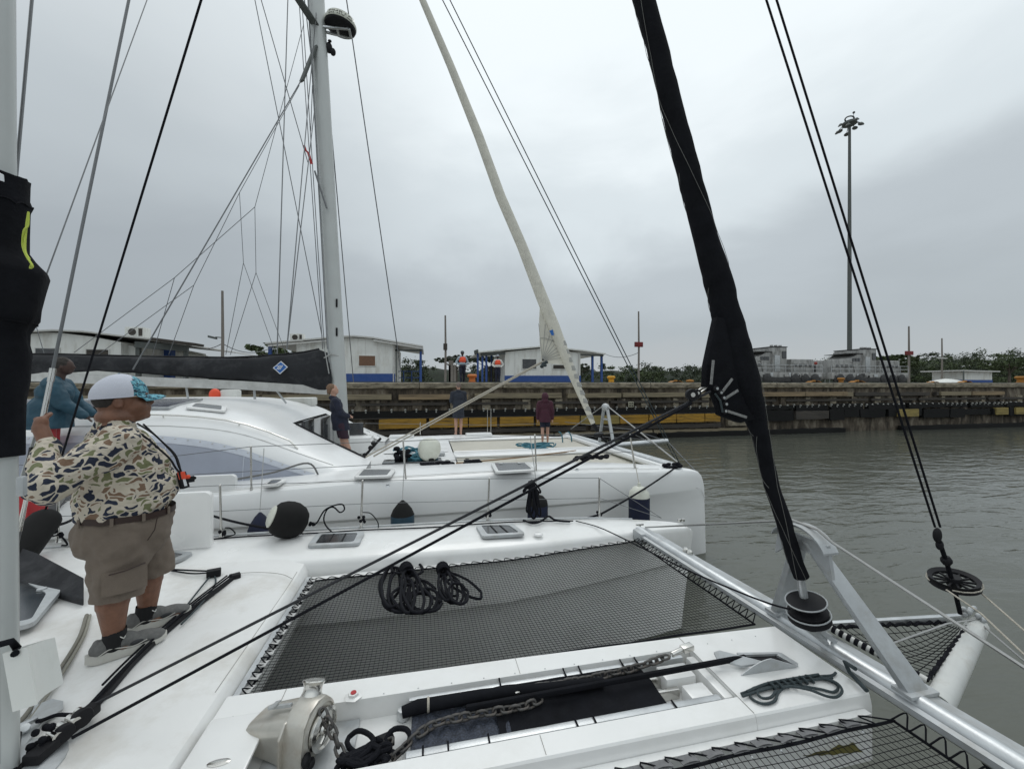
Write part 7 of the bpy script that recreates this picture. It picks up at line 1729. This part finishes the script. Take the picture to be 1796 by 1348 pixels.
coil('smaller black rope hank on the far net with one long loose loop', (776, 996, 782, 1014), [(786, 1028, 15, 30, -18), (793, 1032, 17, 27, -28), (799, 1036, 14, 24, -34), (781, 1026, 12, 28, -8), (804, 1040, 15, 20, -40), (790, 1022, 10, 24, -20), (812, 1026, 12, 38, -58), (776, 998, 9, 10, 0)], ropeb, .0115, G_, 6)
hv = V(0, -1, 0)
hank('rope_coil', 'black rope hank hung over the near lifeline in front of a navy fender', PV(933, 842, 4.86), [(PV(925+5*k, 898+(k % 3)*5, 4.86-.01*k), .03+.01*(k % 3), .01*k) for k in range(5)]+[(PV(918, 862, 4.86), .02, 0), (PV(948, 864, 4.86), .02, 0)], ropeb, .0115, hang=hv, seed=7)
T('loose_rope', ropeb, spline([PZ(918, 912, 1.44), PZ(935, 917, 1.45), PZ(950, 913, 1.45), PZ(962, 905, 1.46), PZ(975, 912, 1.44), PZ(1000, 914, 1.43)]), .013, label='short black rope end on the side deck under the hanging hank', cat='rope')
t = thing('rope_coil', PZ(1400, 1200, 1.354), 'dark grey green rope tied in a loose bundle on the nacelle beside the crossbeam', 'rope')
Zg = 1.362
for k, L_ in enumerate(([(1300, 1216), (1340, 1203), (1390, 1192), (1430, 1186), (1458, 1184), (1466, 1179)], [(1302, 1220), (1338, 1209), (1388, 1197), (1428, 1191), (1460, 1188)], [(1310, 1212), (1345, 1198), (1392, 1189), (1436, 1182)],
        [(1385, 1196), (1352, 1203), (1322, 1206), (1316, 1221), (1336, 1233), (1358, 1229), (1366, 1212), (1386, 1198)], [(1372, 1203), (1342, 1206), (1328, 1212), (1336, 1223), (1352, 1222), (1362, 1210)],
        [(1438, 1186), (1466, 1196), (1477, 1210), (1468, 1221), (1450, 1220), (1420, 1209), (1390, 1203), (1372, 1204)], [(1430, 1187), (1458, 1194), (1470, 1204), (1462, 1213), (1440, 1208), (1405, 1202), (1385, 1200)])):
    T('rope_loop', ropeg, spline([PZ(x, y, Zg+.007*(k % 3)) for x, y in L_], 5), .0072, t, 8)
for k in range(7): c = PZ(1352+11*k, 1203-2.1*k, Zg+.012); T('wrap', ropeg, [c+V(.0025*a, .022*math.cos(a*.6), .014*math.sin(a*.6)) for a in range(11)], .0068, t, 6)
# mooring ropes between the boats
mr = catenary(PV(1184, 820, 6.42), PV(1052, 902, 4.84), .03)+[PV(1030, 908, 4.84), PV(1003, 914, 4.84)]
T('mooring_rope', ropeb, mr, .014, label='black mooring rope from the second bow to the near side deck', cat='rope')
g = random.Random(9); m_ = MB(); c = PV(1180, 819, 6.45)
for k in range(12): m_.ell(c+V(g.uniform(-.2, .15), g.uniform(-.05, .1), g.uniform(-.02, .07)), (.06, .04, .035), 8, 6)
m_.build('bow_rope_knot', ropeb, label='clump of black rope on the bow cleat of the second boat', cat='rope')
T('mooring_rope', ropeb, catenary(PV(366, 902, 5.9), PV(486, 928, 5.0), .02), .015, label='short black mooring rope running behind the black ball fender', cat='rope')
T('mooring_rope', ropeb, catenary(PV(90, 922, 5.0), PV(135, 906, 5.7), .02), .015, label='black rope between the boats seen left of the man', cat='rope')
# teal coils and ball fender on the second boat
def pile(label, c, rx, ry, n, m, r, seed, h_=.10):
    g = random.Random(seed); t = thing('rope_coil', c, label, 'rope', 'teal ropes on the second boat')
    for k in range(n):
        cc = c+V(g.uniform(-.5, .5)*rx, g.uniform(-.5, .5)*ry, r+h_*k/n); a0 = g.uniform(0, 6.28)
        T('rope_loop', m, spline([cc+V(rx*.62*g.uniform(.8, 1.15)*math.cos(a), ry*.62*g.uniform(.7, 1.1)*math.sin(a+a0), .02*math.sin(2*a)) for a in [i*.6 for i in range(12)]], 3), r, t, 6)
pile('teal rope heap in front of the big white fender', PZ(745, 806, 1.48), .42, .34, 10, ropet, .021, 1)
pile('teal rope heap left of the big white fender', PZ(712, 796, 1.48), .26, .3, 6, ropet, .021, 5)
pile('flat teal rope coil at the feet of the child in burgundy', PZ(946, 784, 1.47), .5, .42, 9, ropet, .018, 2, .06)
c = PV(753, 795, 8.6); c.z = 1.49+.24
t = thing('ball_fender', c-V(0, 0, .24), 'large white ball fender standing among teal ropes on the second boat', 'fender')
MB().lathe([(.0, -.235), (.12, -.22), (.2, -.15), (.235, -.03), (.235, .06), (.21, .15), (.14, .215), (.05, .235), (0, .236)], c, (.05, 0, 1), 30).build('ball', whitef, t, angle=60)
MB().ell(c+V(.04, -.17, -.19), (.06, .05, .04)).build('rope_eye', rubber, t)
kn = MB(); g = random.Random(12); c2 = PZ(706, 808, 1.50)
for k in range(22): kn.ell(c2+V(g.uniform(-.14, .14), g.uniform(-.1, .1), g.uniform(0, .26)), (.06, .05, .05), 8, 6)
kn.build('black_rope_heap', ropeb, label='black rope heap left of the teal ropes beside a stanchion', cat='rope')
for (x0, x1, lb) in ((742, 792, 'low black rope heap behind the side deck, left of the far hatch'), (816, 842, 'small black rope clump on the deck left of the grey hatch'), (1020, 1085, 'thin black rope clump near the forward end of the second boat deck')):
    kn = MB()
    for k in range(14): p = PZ(lerp(x0, x1, k/13), 815 if x0 < 1000 else 812, 1.70)+V(0, .25, 0); kn.ell(V(p.x, 7.0, 1.70)+V(0, g.uniform(-.05, .05), g.uniform(0, .06)), (.06, .05, .035), 8, 6)
    kn.build('black_rope_heap', ropeb, label=lb, cat='rope')
# left edge gear
a, b = PY(20, 985, 3.6), PY(76, 915, 3.9)
t = thing('fender', a, 'black cylindrical fender lying on deck behind the near mast foot', 'fender'); MB().cap(a, b, .135, .125, 20).build('cover', rubber, t)
c = PV(36, 893, 5.2); t = thing('jerrycan', c-V(0, 0, .12), 'red jerrycan just visible beside the near mast', 'jerrycan')
MB().box(c.x-.12, c.x+.06, c.y, c.y+.25, c.z-.16, c.z+.14).build('body', redm, t, bevel=.03); T('handle', redm, [c+V(-.08, .1, .13), c+V(-.06, .1, .18), c+V(.02, .1, .18), c+V(.04, .1, .13)], .015, t)
o = [PV(x, y, 6.0) for x, y in ((84, 873), (94, 868), (104, 876), (98, 905), (92, 922), (78, 924), (64, 915), (72, 895))]
MB().prism(o, (0, .22, 0)).build('outboard_cover', mat('grey_fabric_cover', (.14, .14, .145), .8, bump=.5, bs=20), label='grey fabric cover hanging between the rails left of the man', cat='cover', bevel=.03)
T('cover_strap', wirel, [PV(106, 852, 6.0), PV(90, 880, 6.0)], .012, label='pale strut above the grey fabric cover', cat='strut'); 
T('cover_strap', wirel, [PV(128, 850, 6.0), PV(104, 885, 6.0)], .012, label='second pale strut right of the first above the grey cover', cat='strut')
# far items on the second boat's roof
c = PV(400, 693, 11.6); t = thing('storage_box', c-V(0, 0, .12), 'white box beside an orange float beyond the second boat roof', 'box'); MB().box(c.x-.2, c.x+.2, c.y, c.y+.3, c.z-.35, c.z+.14).build('box', whitep, t, bevel=.05)
MB().ell(PV(377, 692, 11.6), (.13, .12, .16)).build('orange_float', orange, label='orange float beside the white box beyond the second boat roof', cat='float')
# yellow green bag caught under the near net
p0 = PZ(1430, 1292, 1.10)
MB().grid(lambda a, b: p0+V((a-.5)*.34, (b-.5)*.16-.05*a, .03*noise.noise(V(a*5, b*5, 1))), 10, 6).build('leaf_shaped_bag', mat('olive_yellow_plastic', (.10, .09, .02), .6, var=.6, vs=9), label='olive yellow scrap of plastic under the near net', cat='scrap')
